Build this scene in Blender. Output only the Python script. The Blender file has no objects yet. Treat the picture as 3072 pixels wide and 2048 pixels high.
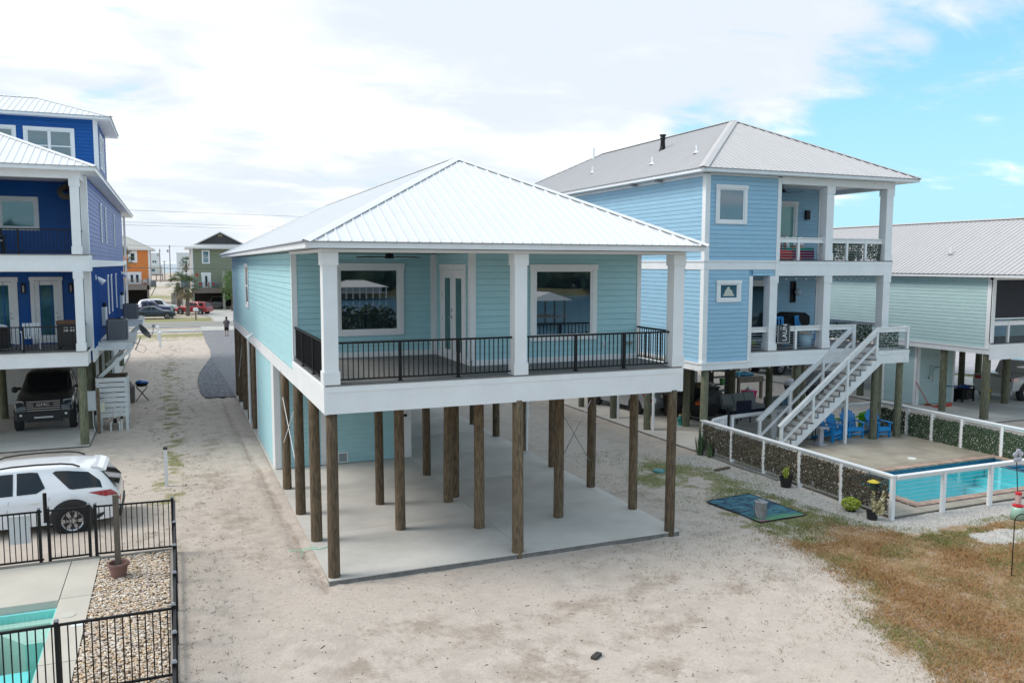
import bpy, bmesh, math, random
from math import radians, sin, cos, pi, sqrt, atan2
from mathutils import Vector, Matrix, noise
R = random.Random(11)
sc = bpy.context.scene
COL = sc.collection
# ------------------------------------------------------------------ camera
cd = bpy.data.cameras.new('camera'); cam = bpy.data.objects.new('camera', cd); COL.objects.link(cam)
PI_, RO_, YA_ = 0.0935, 0.0022, 0.3938
fw = Vector((sin(YA_)*cos(PI_), cos(YA_)*cos(PI_), -sin(PI_))); rt = Vector((cos(YA_), -sin(YA_), 0)); up = rt.cross(fw)
r2 = rt*cos(RO_)+up*sin(RO_); u2 = -rt*sin(RO_)+up*cos(RO_)
mw = Matrix((r2, u2, -fw)).transposed().to_4x4(); mw.translation = (-2.8652, -16.6609, 6.5)
cam.matrix_world = mw
cd.sensor_width = 36; cd.lens = 2465.07*36/3072; cd.clip_start = .1; cd.clip_end = 20000
sc.camera = cam
# ------------------------------------------------------------------ sky, sun, exposure
SUN_EL, SUN_AZ = radians(48), radians(-75)      # azimuth measured from +Y towards +X: the sun stands to the left, a little ahead
w = bpy.data.worlds.new('World'); sc.world = w; w.use_nodes = True
nt = w.node_tree; N = nt.nodes; L = nt.links; N.clear()
def nd(t, **kw):
    n = N.new(t)
    for k, v in kw.items(): setattr(n, k, v)
    return n
def mth(op, a, b=None, c=None, clamp=False):
    n = nd('ShaderNodeMath', operation=op, use_clamp=clamp)
    for i, x in enumerate((a, b, c)):
        if x is None: continue
        if isinstance(x, (int, float)): n.inputs[i].default_value = x
        else: L.new(x, n.inputs[i])
    return n.outputs[0]
def mrange(x, a, b, c=0., d=1., smooth=True):
    n = nd('ShaderNodeMapRange'); n.interpolation_type = 'SMOOTHSTEP' if smooth else 'LINEAR'
    L.new(x, n.inputs[0])
    for i, v in enumerate((a, b, c, d)): n.inputs[i+1].default_value = v
    return n.outputs[0]
def mixc(f, a, b):
    n = nd('ShaderNodeMix', data_type='RGBA')
    if isinstance(f, (int, float)): n.inputs[0].default_value = f
    else: L.new(f, n.inputs[0])
    for i, x in ((6, a), (7, b)):
        if isinstance(x, tuple): n.inputs[i].default_value = (*x, 1)
        else: L.new(x, n.inputs[i])
    return n.outputs[2]
SKY_STR = 0.1
sky = nd('ShaderNodeTexSky', sky_type='NISHITA', sun_disc=False, sun_elevation=SUN_EL, sun_rotation=SUN_AZ)
sky.air_density = 1.0; sky.dust_density = .6; sky.ozone_density = 1.2
tc = nd('ShaderNodeTexCoord'); sep = nd('ShaderNodeSeparateXYZ'); L.new(tc.outputs['Generated'], sep.inputs[0])
X, Y, Z = sep.outputs
zz = mth('ADD', mth('MAXIMUM', Z, 0.0), 0.20)
cmb = nd('ShaderNodeCombineXYZ'); L.new(mth('DIVIDE', X, zz), cmb.inputs[0]); L.new(mth('DIVIDE', Y, zz), cmb.inputs[1])
mp = nd('ShaderNodeMapping'); L.new(cmb.outputs[0], mp.inputs[0]); mp.inputs['Rotation'].default_value = (0, 0, radians(35)); mp.inputs['Scale'].default_value = (.75, 1.15, 1); mp.inputs['Location'].default_value = (3.1, 1.7, 0)
def nz(vec, scale, detail, rough, dist=0., loc=None):
    n = nd('ShaderNodeTexNoise'); n.inputs['Scale'].default_value = scale; n.inputs['Detail'].default_value = detail
    n.inputs['Roughness'].default_value = rough; n.inputs['Distortion'].default_value = dist; L.new(vec, n.inputs['Vector']); return n.outputs['Fac']
n1 = nz(mp.outputs[0], 1.15, 9, .56, .35)
n2 = nz(mp.outputs[0], .95, 7, .52, .25)
n3 = nz(mp.outputs[0], 3.4, 8, .58, .5)
# the clear patch lies low towards the right; elsewhere the deck is closed
bl = nd('ShaderNodeVectorMath', operation='DOT_PRODUCT'); L.new(tc.outputs['Generated'], bl.inputs[0])
_az, _el = radians(72), radians(9); bl.inputs[1].default_value = (sin(_az)*cos(_el), cos(_az)*cos(_el), sin(_el))
clear = mth('MAXIMUM', mth('MULTIPLY', mrange(bl.outputs['Value'], .74, .93), mrange(Z, .10, .34, 1, .6)), mrange(Y, .15, -.5, 0, .5))
cov = mth('SUBTRACT', mth('ADD', mth('MULTIPLY', n1, .64), mth('MULTIPLY', n3, .36)), mth('MULTIPLY', clear, .25))
mask = mrange(cov, .29, .45)
shade = mth('ADD', mth('MULTIPLY', n2, .7), mth('MULTIPLY', n3, .3))
bright = mrange(shade, .43, .66, 0, 1)
cloud = mixc(bright, (5.0, 5.45, 5.95), (8.3, 8.45, 8.5))
hs = nd('ShaderNodeMix', data_type='RGBA', blend_type='MULTIPLY'); hs.inputs[0].default_value = 1; L.new(sky.outputs[0], hs.inputs[6]); hs.inputs[7].default_value = (1.15, 1.55, 1.4, 1)
blue = mixc(mrange(Z, 0.0, .30), (3.6, 6.0, 6.5), hs.outputs[2])
blue2 = mixc(.78, blue, mixc(mrange(Z, .03, .32), (2.9, 5.2, 6.2), (1.6, 4.0, 6.3)))
col = mixc(mask, blue2, cloud)
bg = nd('ShaderNodeBackground'); bg.inputs[1].default_value = SKY_STR; L.new(col, bg.inputs[0])
out = nd('ShaderNodeOutputWorld'); L.new(bg.outputs[0], out.inputs[0])
sd = bpy.data.lights.new('sun', 'SUN'); so = bpy.data.objects.new('sun', sd); COL.objects.link(so)
sd.energy = 1.5; sd.angle = radians(24); sd.color = (1, .96, .9)
so.rotation_euler = Vector((sin(SUN_AZ)*cos(SUN_EL), cos(SUN_AZ)*cos(SUN_EL), sin(SUN_EL))).to_track_quat('Z', 'Y').to_euler(); so.location = (0, 0, 60)
vs = sc.view_settings; vs.view_transform = 'Standard'; vs.look = 'None'; vs.exposure = 0.74; vs.gamma = 1; vs.use_curve_mapping = False
sc.cycles.max_bounces = 6; sc.cycles.diffuse_bounces = 3; sc.cycles.glossy_bounces = 3; sc.cycles.transmission_bounces = 6; sc.cycles.transparent_max_bounces = 8
sc.cycles.use_denoising = True
# ------------------------------------------------------------------ materials
MATS = {}
def mat(name, c, rough=.6, var=0., vs_=6., bump=0., bs=40., metal=0., ior=None, coat=0., c2=None, alpha=1., stretch=None, rnd=0., emit=None, c2fac=(.4, .62), spec=None):
    """A plain procedural surface: base colour, optional second colour through noise, per-object random tone and fine bump."""
    if name in MATS: return MATS[name]
    m = bpy.data.materials.new(name); m.use_nodes = True; t = m.node_tree; b = t.nodes['Principled BSDF']; lk = t.links
    b.inputs['Base Color'].default_value = (*c, 1); b.inputs['Roughness'].default_value = rough; b.inputs['Metallic'].default_value = metal
    if ior: b.inputs['IOR'].default_value = ior
    if coat: b.inputs['Coat Weight'].default_value = coat; b.inputs['Coat Roughness'].default_value = .03
    if alpha < 1: b.inputs['Alpha'].default_value = alpha
    if spec is not None: b.inputs['Specular IOR Level'].default_value = spec
    if emit: b.inputs['Emission Color'].default_value = (*c, 1); b.inputs['Emission Strength'].default_value = emit
    tcn = t.nodes.new('ShaderNodeTexCoord'); vec = tcn.outputs['Object']
    if stretch:
        mpn = t.nodes.new('ShaderNodeMapping'); mpn.inputs['Scale'].default_value = stretch; lk.new(vec, mpn.inputs[0]); vec = mpn.outputs[0]
    if rnd or c2 or var:
        oi = t.nodes.new('ShaderNodeObjectInfo')
        ad = t.nodes.new('ShaderNodeVectorMath'); ad.operation = 'ADD'; lk.new(vec, ad.inputs[0])
        ml = t.nodes.new('ShaderNodeMath'); ml.operation = 'MULTIPLY'; ml.inputs[1].default_value = 37.; lk.new(oi.outputs['Random'], ml.inputs[0])
        lk.new(ml.outputs[0], ad.inputs[1]); vec2 = ad.outputs[0]
        n = t.nodes.new('ShaderNodeTexNoise'); n.inputs['Scale'].default_value = vs_; n.inputs['Detail'].default_value = 6; n.inputs['Roughness'].default_value = .6; lk.new(vec2, n.inputs['Vector'])
        mx = t.nodes.new('ShaderNodeMix'); mx.data_type = 'RGBA'
        mr = t.nodes.new('ShaderNodeMapRange'); mr.inputs[1].default_value, mr.inputs[2].default_value = c2fac; lk.new(n.outputs['Fac'], mr.inputs[0]); lk.new(mr.outputs[0], mx.inputs[0])
        if c2 is None: c2 = tuple(x*(1-var) for x in c)
        mx.inputs[6].default_value = (*c, 1); mx.inputs[7].default_value = (*c2, 1)
        o = mx.outputs[2]
        if rnd:
            hv = t.nodes.new('ShaderNodeHueSaturation'); mr2 = t.nodes.new('ShaderNodeMapRange'); mr2.inputs[3].default_value = 1-rnd; mr2.inputs[4].default_value = 1+rnd
            lk.new(oi.outputs['Random'], mr2.inputs[0]); lk.new(mr2.outputs[0], hv.inputs['Value']); lk.new(o, hv.inputs['Color']); o = hv.outputs[0]
        lk.new(o, b.inputs['Base Color'])
    if bump:
        n = t.nodes.new('ShaderNodeTexNoise'); n.inputs['Scale'].default_value = bs; n.inputs['Detail'].default_value = 5; lk.new(vec, n.inputs['Vector'])
        bp = t.nodes.new('ShaderNodeBump'); bp.inputs['Strength'].default_value = bump; bp.inputs['Distance'].default_value = .01; lk.new(n.outputs['Fac'], bp.inputs['Height']); lk.new(bp.outputs[0], b.inputs['Normal'])
    MATS[name] = m; return m
WHITE = mat('white_paint', (.80, .81, .82), .5, .06, 1.5)
WHITE2 = mat('weathered_white_paint', (.74, .76, .77), .55, .12, 3)
AQUA = mat('aqua_fibre_cement', (.385, .645, .69), .6, .05, 2., .06, 60, rnd=.02)
ROOFW = mat('white_metal_roof', (.75, .75, .755), .36, .03, 1.2, spec=.4)
ROOFG = mat('light_grey_metal_roof', (.49, .475, .475), .45, .05, 1.0)
EDGEM = mat('metal_edge', (.45, .47, .52), .4)
BLACKM = mat('black_aluminium', (.008, .008, .009), .45, spec=.3)
DARKGAP = mat('dark_gap', (.02, .02, .022), .8)
PILE = mat('treated_pile_wood', (.175, .125, .075), .85, 0, 5., .5, 26., c2=(.075, .054, .034), stretch=(6, 6, .8), rnd=.22)
PILEG = mat('greenish_pile_wood', (.17, .17, .11), .85, 0, 5., .5, 26., c2=(.085, .09, .06), stretch=(6, 6, .8), rnd=.2)
CONC = mat('concrete', (.62, .59, .545), .7, 0, .55, .06, 50, c2=(.455, .435, .40), c2fac=(.35, .7))
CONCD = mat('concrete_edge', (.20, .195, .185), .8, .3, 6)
GLASS = mat('dark_window_glass', (.014, .026, .034), .015, ior=2.9)
GLASSB = mat('blue_tinted_glass', (.05, .16, .20), .03, ior=2.0)
DECK = mat('grey_deck_board', (.17, .165, .16), .65, .2, 6, rnd=.08)
STEEL = mat('steel', (.5, .5, .5), .3, metal=1)
# ------------------------------------------------------------------ mesh building
class G:
    def __init__(s): s.v = []; s.f = []
    def add(s, vs, fs):
        k = len(s.v); s.v += [tuple(p) for p in vs]; s.f += [tuple(i+k for i in f) for f in fs]; return s
    def hexa(s, p):  # 0-3 bottom ccw, 4-7 top
        return s.add(p, [(3, 2, 1, 0), (4, 5, 6, 7), (0, 1, 5, 4), (1, 2, 6, 5), (2, 3, 7, 6), (3, 0, 4, 7)])
    def box(s, x0, x1, y0, y1, z0, z1):
        if x0 > x1: x0, x1 = x1, x0
        if y0 > y1: y0, y1 = y1, y0
        if z0 > z1: z0, z1 = z1, z0
        return s.hexa([(x0, y0, z0), (x1, y0, z0), (x1, y1, z0), (x0, y1, z0), (x0, y0, z1), (x1, y0, z1), (x1, y1, z1), (x0, y1, z1)])
    def bar(s, a, b, w, h=None, upv=(0, 0, 1)):
        """A rectangular bar from a to b, w wide and h high."""
        h = h or w; a = Vector(a); b = Vector(b); d = (b-a).normalized(); sd_ = d.cross(Vector(upv))
        if sd_.length < 1e-5: sd_ = d.cross(Vector((1, 0, 0)))
        sd_.normalize(); u = sd_.cross(d).normalized(); sw = sd_*w/2; uh = u*h/2
        return s.hexa([a-sw-uh, a+sw-uh, b+sw-uh, b-sw-uh, a-sw+uh, a+sw+uh, b+sw+uh, b-sw+uh])
    def cyl(s, a, b, r0, r1=None, n=12, cap=True):
        r1 = r0 if r1 is None else r1; a = Vector(a); b = Vector(b); d = (b-a).normalized()
        t = d.orthogonal().normalized(); q = d.cross(t)
        vs = [c+(t*cos(2*pi*i/n)+q*sin(2*pi*i/n))*r for c, r in ((a, r0), (b, r1)) for i in range(n)]
        fs = [(i, (i+1) % n, n+(i+1) % n, n+i) for i in range(n)]
        if cap: fs += [tuple(range(n-1, -1, -1)), tuple(range(n, 2*n))]
        return s.add(vs, fs)
    def tube(s, pts, r, n=6, rf=None):
        pts = [Vector(p) for p in pts]; vs = []; fs = []; t = None
        for i, p in enumerate(pts):
            d = (pts[min(i+1, len(pts)-1)]-pts[max(i-1, 0)]).normalized()
            t = d.orthogonal().normalized() if t is None else (t-d*t.dot(d)).normalized()
            q = d.cross(t); rr = rf(i/(len(pts)-1)) if rf else r
            vs += [p+(t*cos(2*pi*j/n)+q*sin(2*pi*j/n))*rr for j in range(n)]
        for i in range(len(pts)-1):
            fs += [(i*n+j, i*n+(j+1) % n, (i+1)*n+(j+1) % n, (i+1)*n+j) for j in range(n)]
        fs += [tuple(range(n-1, -1, -1)), tuple(range((len(pts)-1)*n, len(pts)*n))]
        return s.add(vs, fs)
    def prism(s, poly, f0, f1):
        """poly: list of 2D points; f0/f1 map a 2D point to 3D on the two ends."""
        n = len(poly); vs = [f0(*p) for p in poly]+[f1(*p) for p in poly]
        return s.add(vs, [tuple(range(n-1, -1, -1)), tuple(range(n, 2*n))]+[(i, (i+1) % n, n+(i+1) % n, n+i) for i in range(n)])
    def lathe(s, prof, c=(0, 0, 0), n=16):
        vs = [(c[0]+r*cos(2*pi*j/n), c[1]+r*sin(2*pi*j/n), c[2]+z) for r, z in prof for j in range(n)]
        fs = [(i*n+j, i*n+(j+1) % n, (i+1)*n+(j+1) % n, (i+1)*n+j) for i in range(len(prof)-1) for j in range(n)]
        return s.add(vs, fs)
    def ball(s, c, rx, ry=None, rz=None, n=10, m=7, jit=0.):
        ry = ry or rx; rz = rz or rx; vs = []
        for i in range(m+1):
            th = pi*i/m
            for j in range(n):
                k = 1+R.uniform(-jit, jit)
                vs.append((c[0]+rx*k*sin(th)*cos(2*pi*j/n), c[1]+ry*k*sin(th)*sin(2*pi*j/n), c[2]+rz*k*cos(th)))
        return s.add(vs, [((i+1)*n+j, (i+1)*n+(j+1) % n, i*n+(j+1) % n, i*n+j) for i in range(m) for j in range(n)])
    def xf(s, M):
        s.v = [tuple(M @ Vector(p)) for p in s.v]; return s
    def merge(s, o, M=None):
        return s.add([M @ Vector(p) for p in o.v] if M else o.v, o.f)
ORG = {}
def mesh(name, g, m, smooth=False, off=None):
    me = bpy.data.meshes.new(name)
    vs = g.v if not off else [(p[0]-off[0], p[1]-off[1], p[2]-off[2]) for p in g.v]
    me.from_pydata(vs, [], g.f)
    for x in (m if isinstance(m, (list, tuple)) else [m]): me.materials.append(x)
    if smooth: me.polygons.foreach_set('use_smooth', [True]*len(me.polygons))
    me.update(); return me
def root_org(p):
    return ORG.get(p.name, (0, 0, 0)) if p else (0, 0, 0)
def part(name, g, m, parent=None, smooth=False, loc=(0, 0, 0), **props):
    off = root_org(parent) if parent else (0, 0, 0)
    o = bpy.data.objects.new(name, mesh(name, g, m, smooth, off if any(off) else None)); COL.objects.link(o)
    o.location = loc
    if parent: o.parent = parent; ORG[o.name] = off
    for k, v in props.items(): o[k] = v
    return o
def inst(name, me, parent, loc=(0, 0, 0), rot=None, scale=None, **props):
    """Another object on shared mesh data, placed in the parent's space."""
    o = bpy.data.objects.new(name, me); COL.objects.link(o); o.parent = parent
    off = root_org(parent); ORG[o.name] = off
    o.location = loc
    if rot: o.rotation_euler = rot
    if scale: o.scale = scale
    for k, v in props.items(): o[k] = v
    return o
def tag(o, label, cat, group=None):
    o['label'] = label; o['category'] = cat
    if group: o['group'] = group
    return o
def thing(name, label, cat, loc=(0, 0, 0), rz=0., group=None, world=False):
    """An Empty at the thing's base. world=True: its parts are written in world coordinates."""
    o = bpy.data.objects.new(name, None); COL.objects.link(o); o.location = loc; o.rotation_euler = (0, 0, rz); o.empty_display_size = .2
    ORG[o.name] = tuple(loc) if world else (0, 0, 0)
    return tag(o, label, cat, group)
def single(name, g, m, label, cat, loc=(0, 0, 0), rz=0., group=None, smooth=False):
    o = part(name, g, m, None, smooth, loc); o.rotation_euler = (0, 0, rz); return tag(o, label, cat, group)
def struct(name, g, m, parent=None, smooth=False):
    o = part(name, g, m, parent, smooth)
    if not parent: o['kind'] = 'structure'
    return o
def dup(root, loc, rz=None, label=None):
    def cp(o, par):
        c = o.copy(); COL.objects.link(c); c.parent = par
        for ch in [x for x in KIDS.get(o.name, [])]: cp(ch, c)
        return c
    KIDS = {}
    for o in bpy.data.objects:
        if o.parent: KIDS.setdefault(o.parent.name, []).append(o)
    r = cp(root, None); r.location = loc
    if rz is not None: r.rotation_euler = (0, 0, rz)
    if label: r['label'] = label
    return r
class Fr:
    """A wall's frame: u along the wall, v up, n outward."""
    def __init__(s, o, u, n): s.o = Vector(o); s.u = Vector(u); s.n = Vector(n)
    def p(s, u, v, n=0.): return s.o+s.u*u+Vector((0, 0, v))+s.n*n
    def box(s, g, u0, u1, v0, v1, n0, n1):
        return g.hexa([s.p(u0, v0, n1), s.p(u1, v0, n1), s.p(u1, v0, n0), s.p(u0, v0, n0), s.p(u0, v1, n1), s.p(u1, v1, n1), s.p(u1, v1, n0), s.p(u0, v1, n0)])
def front(y): return Fr((0, y, 0), (1, 0, 0), (0, -1, 0))
def left(x): return Fr((x, 0, 0), (0, 1, 0), (-1, 0, 0))
def right(x): return Fr((x, 0, 0), (0, 1, 0), (1, 0, 0))
def siding(parent, fr, u0, u1, z0, z1, m, e=.155, name='siding_board', th=.016):
    """Lapped boards, each an object on one shared mesh: thick at the lower edge, tucked behind at the upper."""
    n = max(1, round((z1-z0)/e)); e = (z1-z0)/n
    g = G(); a = [fr.p(u0, 0, th), fr.p(u1, 0, th), fr.p(u1, 0, 0), fr.p(u0, 0, 0), fr.p(u0, e-.007, .004), fr.p(u1, e-.007, .004), fr.p(u1, e-.007, 0), fr.p(u0, e-.007, 0)]
    g.hexa(a); me = mesh(name, g, m, False, root_org(parent))
    for i in range(n): inst(name, me, parent, (0, 0, z0+i*e))
def windowp(parent, fr, u0, u1, v0, v1, t=.13, pane=None, n=.03, split=None, mull=None, head=True, name='window', trim=None, sash=.05):
    """u0..v1 is the outside of the casing. The casing is the part; sash, pane and sill are its sub-parts."""
    trim = trim or WHITE; g = G(); fr.box(g, u0, u0+t, v0, v1-t, .02, n+.02); fr.box(g, u1-t, u1, v0, v1-t, .02, n+.02)
    fr.box(g, u0-(.02 if head else 0), u1+(.02 if head else 0), v1-t, v1, .02, n+.035); fr.box(g, u0+t, u1-t, v0, v0+t*.85, .02, n+.02)
    wn = part(name, g, trim, parent); a0, a1, b0, b1 = u0+t, u1-t, v0+t*.85, v1-t
    g = G(); s = sash
    for q in ((a0, a0+s, b0, b1), (a1-s, a1, b0, b1), (a0+s, a1-s, b0, b0+s), (a0+s, a1-s, b1-s, b1)): fr.box(g, *q, .02, n)
    if split: vm = b0+(b1-b0)*split; fr.box(g, a0+s, a1-s, vm-.025, vm+.025, .02, n+.008)
    if mull: um = a0+(a1-a0)*mull; fr.box(g, um-.06, um+.06, b0+s, b1-s, .02, n+.012)
    part('sash', g, trim, wn)
    g = G(); fr.box(g, a0+s, a1-s, b0+s, b1-s, .012, .022); part('pane', g, pane or GLASS, wn)
    return wn
def column(parent, x, y, z0, z1, w=.30, m=None):
    g = G(); h = w/2; g.box(x-h, x+h, y-h, y+h, z0, z1); c = part('porch_column', g, m or WHITE, parent)
    g = G(); k = h+.025; g.box(x-k, x+k, y-k, y+k, z0+.004, z0+.27); part('column_base', g, m or WHITE, c)
    g = G(); g.box(x-k, x+k, y-k, y+k, z1-.26, z1-.004); part('column_cap', g, m or WHITE, c)
def railing(parent, a, b, z, h=.83, m=None, gap=.115, posts=(), foot=.06, bw=.019):
    """A metal rail between two points on the deck: rails as the part, balusters and posts as sub-parts."""
    m = m or BLACKM; a = Vector((a[0], a[1], z)); b = Vector((b[0], b[1], z)); d = b-a; Ln = d.length; d.normalize()
    g = G(); zv = Vector((0, 0, 1)); g.bar(a+zv*h, b+zv*h, .055, .04); g.bar(a+zv*(foot+.015), b+zv*(foot+.015), .035, .03)
    r = part('railing', g, m, parent)
    q = G(); q.box(-bw/2, bw/2, -bw/2, bw/2, foot+.03, h-.02); me = mesh('baluster', q, m)
    n = max(1, int(round(Ln/gap))); off = Vector(root_org(parent)); ang = atan2(d.y, d.x)
    for i in range(1, n): inst('baluster', me, r, a+d*(Ln*i/n)-off, (0, 0, ang))
    if posts:
        q = G(); q.box(-.03, .03, -.03, .03, .012, h+.004); q.box(-.055, .055, -.055, .055, 0, .012); me = mesh('rail_post', q, m)
        for t in posts: inst('rail_post', me, r, a+d*(Ln*t)-off, (0, 0, ang))
    return r
def slope(parent, p0, e, inn, Ln, run, rise, m, ribs=.229, cl=(1, 1), name='roof_panel', hmax=None, rib_h=.022, screws=None):
    """One roof plane as rib-to-rib panels. p0 eave start, e along the eave, inn horizontal up-slope; cl: hip at start/end (0 = gable)."""
    p0 = Vector(p0); e = Vector(e); inn = Vector(inn); k = rise/run; zv = Vector((0, 0, 1))
    nrm = (zv-inn*k).normalized()
    H = lambda t: max(0., min(run, t if cl[0] else run, (Ln-t) if cl[1] else run))
    P = lambda t, h: p0+e*t+inn*h+zv*(h*k)
    n = max(1, round(Ln/ribs)); st = Ln/n
    for i in range(n):
        t0, t1 = i*st, (i+1)*st; br = [t for t in (run, Ln-run) if t0+1e-4 < t < t1-1e-4]
        top = [(t1, H(t1))]+[(t, H(t)) for t in sorted(br, reverse=True)]+[(t0, H(t0))]
        pts = [(t0, 0), (t1, 0)]+[q for q in top if q[1] > 1e-5]
        if len(pts) < 3: continue
        g = G(); q = [P(*x) for x in pts]; c = len(q); lo = [x-nrm*.006 for x in q]
        g.add(q+lo, [tuple(range(c)), tuple(range(2*c-1, c-1, -1))]+[(j, c+j, c+(j+1) % c, (j+1) % c) for j in range(c)])
        if H(t0) > .05:
            a, b = P(t0, -.012), P(t0, max(.02, H(t0)-.02)); w0, w1 = .024, .011
            g.hexa([a-e*w0, a+e*w0, b+e*w0, b-e*w0, a-e*w1+nrm*rib_h, a+e*w1+nrm*rib_h, b+e*w1+nrm*rib_h, b-e*w1+nrm*rib_h])
        part(name, g, m, parent)
    if screws is not None:
        for i in range(n):
            for r_ in range(int(H((i+.5)*st)/.62)+1):
                hh = .1+r_*.62
                for du in (.28, .72):
                    t = (i+du)*st
                    if H(t) > hh+.05: c = P(t, hh); screws.add([c+e*.008+nrm*.006, c+inn*.008+nrm*.006, c-e*.008+nrm*.006, c-inn*.008+nrm*.006, c+nrm*.011], [(0, 1, 4), (1, 2, 4), (2, 3, 4), (3, 0, 4)])
def hip_cap(parent, a, b, m, w=.15, name='hip_cap', lift=.035):
    a = Vector(a); b = Vector(b); d = (b-a).normalized(); s = d.cross(Vector((0, 0, 1))).normalized(); u = s.cross(d).normalized()
    dz = .05 if name == 'hip_cap' else .06
    g = G(); A, B_ = a+u*lift, b+u*lift
    for sg in (-1, 1):
        o = s*sg*w-u*dz
        q = [A, B_, B_+o, A+o]; 
        g.add([*q, *[x-u*.006 for x in q]], [(0, 1, 2, 3), (7, 6, 5, 4), (0, 4, 5, 1), (1, 5, 6, 2), (2, 6, 7, 3), (3, 7, 4, 0)])
    return part(name, g, m, parent)
def hip_roof(parent, x0, x1, y0, y1, z, rise_k, m, ribs=.229, detail=('front', 'left'), screws=False, capw=.15, edge=EDGEM, trim=None):
    """A hip roof over the eave rectangle; ridge along y."""
    run = (x1-x0)/2; rise = run*rise_k; xm = (x0+x1)/2; sg = G() if screws else None
    def rb(n): return ribs if n in detail else 99
    slope(parent, (x0, y0, z), (1, 0, 0), (0, 1, 0), x1-x0, run, rise, m, rb('front'), screws=sg)
    slope(parent, (x1, y0, z), (0, 1, 0), (-1, 0, 0), y1-y0, run, rise, m, rb('right'))
    slope(parent, (x1, y1, z), (-1, 0, 0), (0, -1, 0), x1-x0, run, rise, m, rb('back'))
    slope(parent, (x0, y1, z), (0, -1, 0), (1, 0, 0), y1-y0, run, rise, m, rb('left'))
    A, B_ = (xm, y0+run, z+rise), (xm, y1-run, z+rise)
    if y1-y0 > 2*run+.1: hip_cap(parent, A, B_, m, capw, 'ridge_cap')
    for c, t in (((x0, y0, z), A), ((x1, y0, z), A), ((x0, y1, z), B_), ((x1, y1, z), B_)): hip_cap(parent, c, t, m, capw)
    if sg: part('roof_screws', sg, EDGEM, parent, kind='stuff')
def eaves(parent, x0, x1, y0, y1, zb, zt, m=None, soff=None, name='fascia'):
    """Fascia boards on four sides, a metal drip edge over each, and the soffit under them."""
    m = m or WHITE; t = .03
    for nm, mm, a, b, o in ((name, m, zb, zt-.022, 0), ('drip_edge', EDGEM, zt-.022, zt+.0, .02)):
        for q in ((x0-o, x1+o, y0-o, y0+t), (x0-o, x1+o, y1-t, y1+o), (x0-o, x0+t, y0+t, y1-t), (x1-t, x1+o, y0+t, y1-t)):
            g = G(); g.box(*q, a, b); part(nm, g, mm, parent)
    g = G(); g.box(x0+t, x1-t, y0+t, y1-t, zb+.012, zb+.03); part('soffit', g, soff or WHITE, parent)
# ================================================================== ground, water, roads
def smooth(a, b, x):
    t = min(1., max(0., (x-a)/(b-a))) if b != a else 0.
    return t*t*(3-2*t)
def inpoly(x, y, poly):
    c = False; n = len(poly); j = n-1
    for i in range(n):
        xi, yi = poly[i]; xj, yj = poly[j]
        if (yi > y) != (yj > y) and x < (xj-xi)*(y-yi)/(yj-yi)+xi: c = not c
        j = i
    return c
def segd(x, y, pts):
    best = 1e9
    for (ax, ay), (bx, by) in zip(pts, pts[1:]):
        dx, dy = bx-ax, by-ay; t = max(0, min(1, ((x-ax)*dx+(y-ay)*dy)/(dx*dx+dy*dy+1e-9)))
        best = min(best, math.hypot(x-ax-dx*t, y-ay-dy*t))
    return best
LAWN = [(12.2, 3.0), (10.7, 1.9), (10.5, -.3), (10.3, -2.1), (10.25, -3.2), (9.9, -4.4), (8.7, -5.7), (8.1, -7.4), (8.3, -9), (8.8, -12), (30, -14), (30, -2.4), (18, -2.0), (14.4, -2.1), (13.4, -1.4), (13.1, .8), (12.9, 2.4)]
TRACK = [(-.66, 26), (-.72, 23.5), (-.62, 14), (-.4, 8.7), (-.33, 3.6), (-.3, 1.9), (-.1, -.4)]
RUTS = [[(-1.15, 25), (-1.3, 14), (-1.15, 5), (-.5, 0), (1.2, -2.2), (4.2, -3.9), (8, -5)], [(-2.45, 25), (-2.6, 14), (-2.45, 5), (-1.7, -1), (.3, -3.6), (3.5, -5.5), (7, -6.8)], [(6.9, -5.4), (5.0, -3.0), (3.6, -1.6), (2.2, -1.3)], [(9.6, 8), (9.5, 3), (9.2, -.5), (8.0, -2.5), (5.5, -4.6)], [(11.2, 26), (10.9, 12), (10.4, 5)]]
def fbm(x, y, s, o=4, z=0.): return noise.fractal(Vector((x*s, y*s, z)), 1., 2., o)
def ghgt(x, y):
    if -9.3 < x < -4.9 and -6.2 < y < 1.1: return -2.2
    if 15.72 < x < 23.1 and -.74 < y < 2.68: return -2.4
    h = -.075+.016*fbm(x, y, .55)+.008*fbm(x, y, 2.3, 3, 4.)
    if 6 < x < 15 and -9 < y < 12: h += .025*fbm(x, y, .9, 3, 8.)
    if -1.5 < x < 10 and -1 < y < .4: h -= .055*math.exp(-((y+.15)/.28)**2)
    d = segd(x, y, TRACK) if -2 < x < 1 and -1 < y < 27 else 9
    if d < .5: h += -.035*math.exp(-(d/.1)**2)+.03*math.exp(-((d-.26)/.1)**2)
    if y > 135: h += smooth(135, 200, y)*(.25+.5*abs(fbm(x, y, .02)))+smooth(290, 380, y)*3.0*(.8+.5*fbm(x, y, .012))-smooth(400, 440, y)*8
    if y < -21: h -= 2.2*smooth(-21, -27, y)
    if y < -156: h += 2.6*smooth(-156, -160, y)
    return h
def steps(*seg):
    o = []
    for a, b, s in seg:
        n = max(1, round((b-a)/s)); o += [a+(b-a)*i/n for i in range(n)]
    return o+[seg[-1][1]]
gx = steps((-9000, -1000, 2000), (-1000, -200, 200), (-200, -60, 20), (-60, -12, 4), (-12, 26, .15), (26, 60, 2), (60, 200, 20), (200, 1000, 200), (1000, 9000, 2000))
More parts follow.
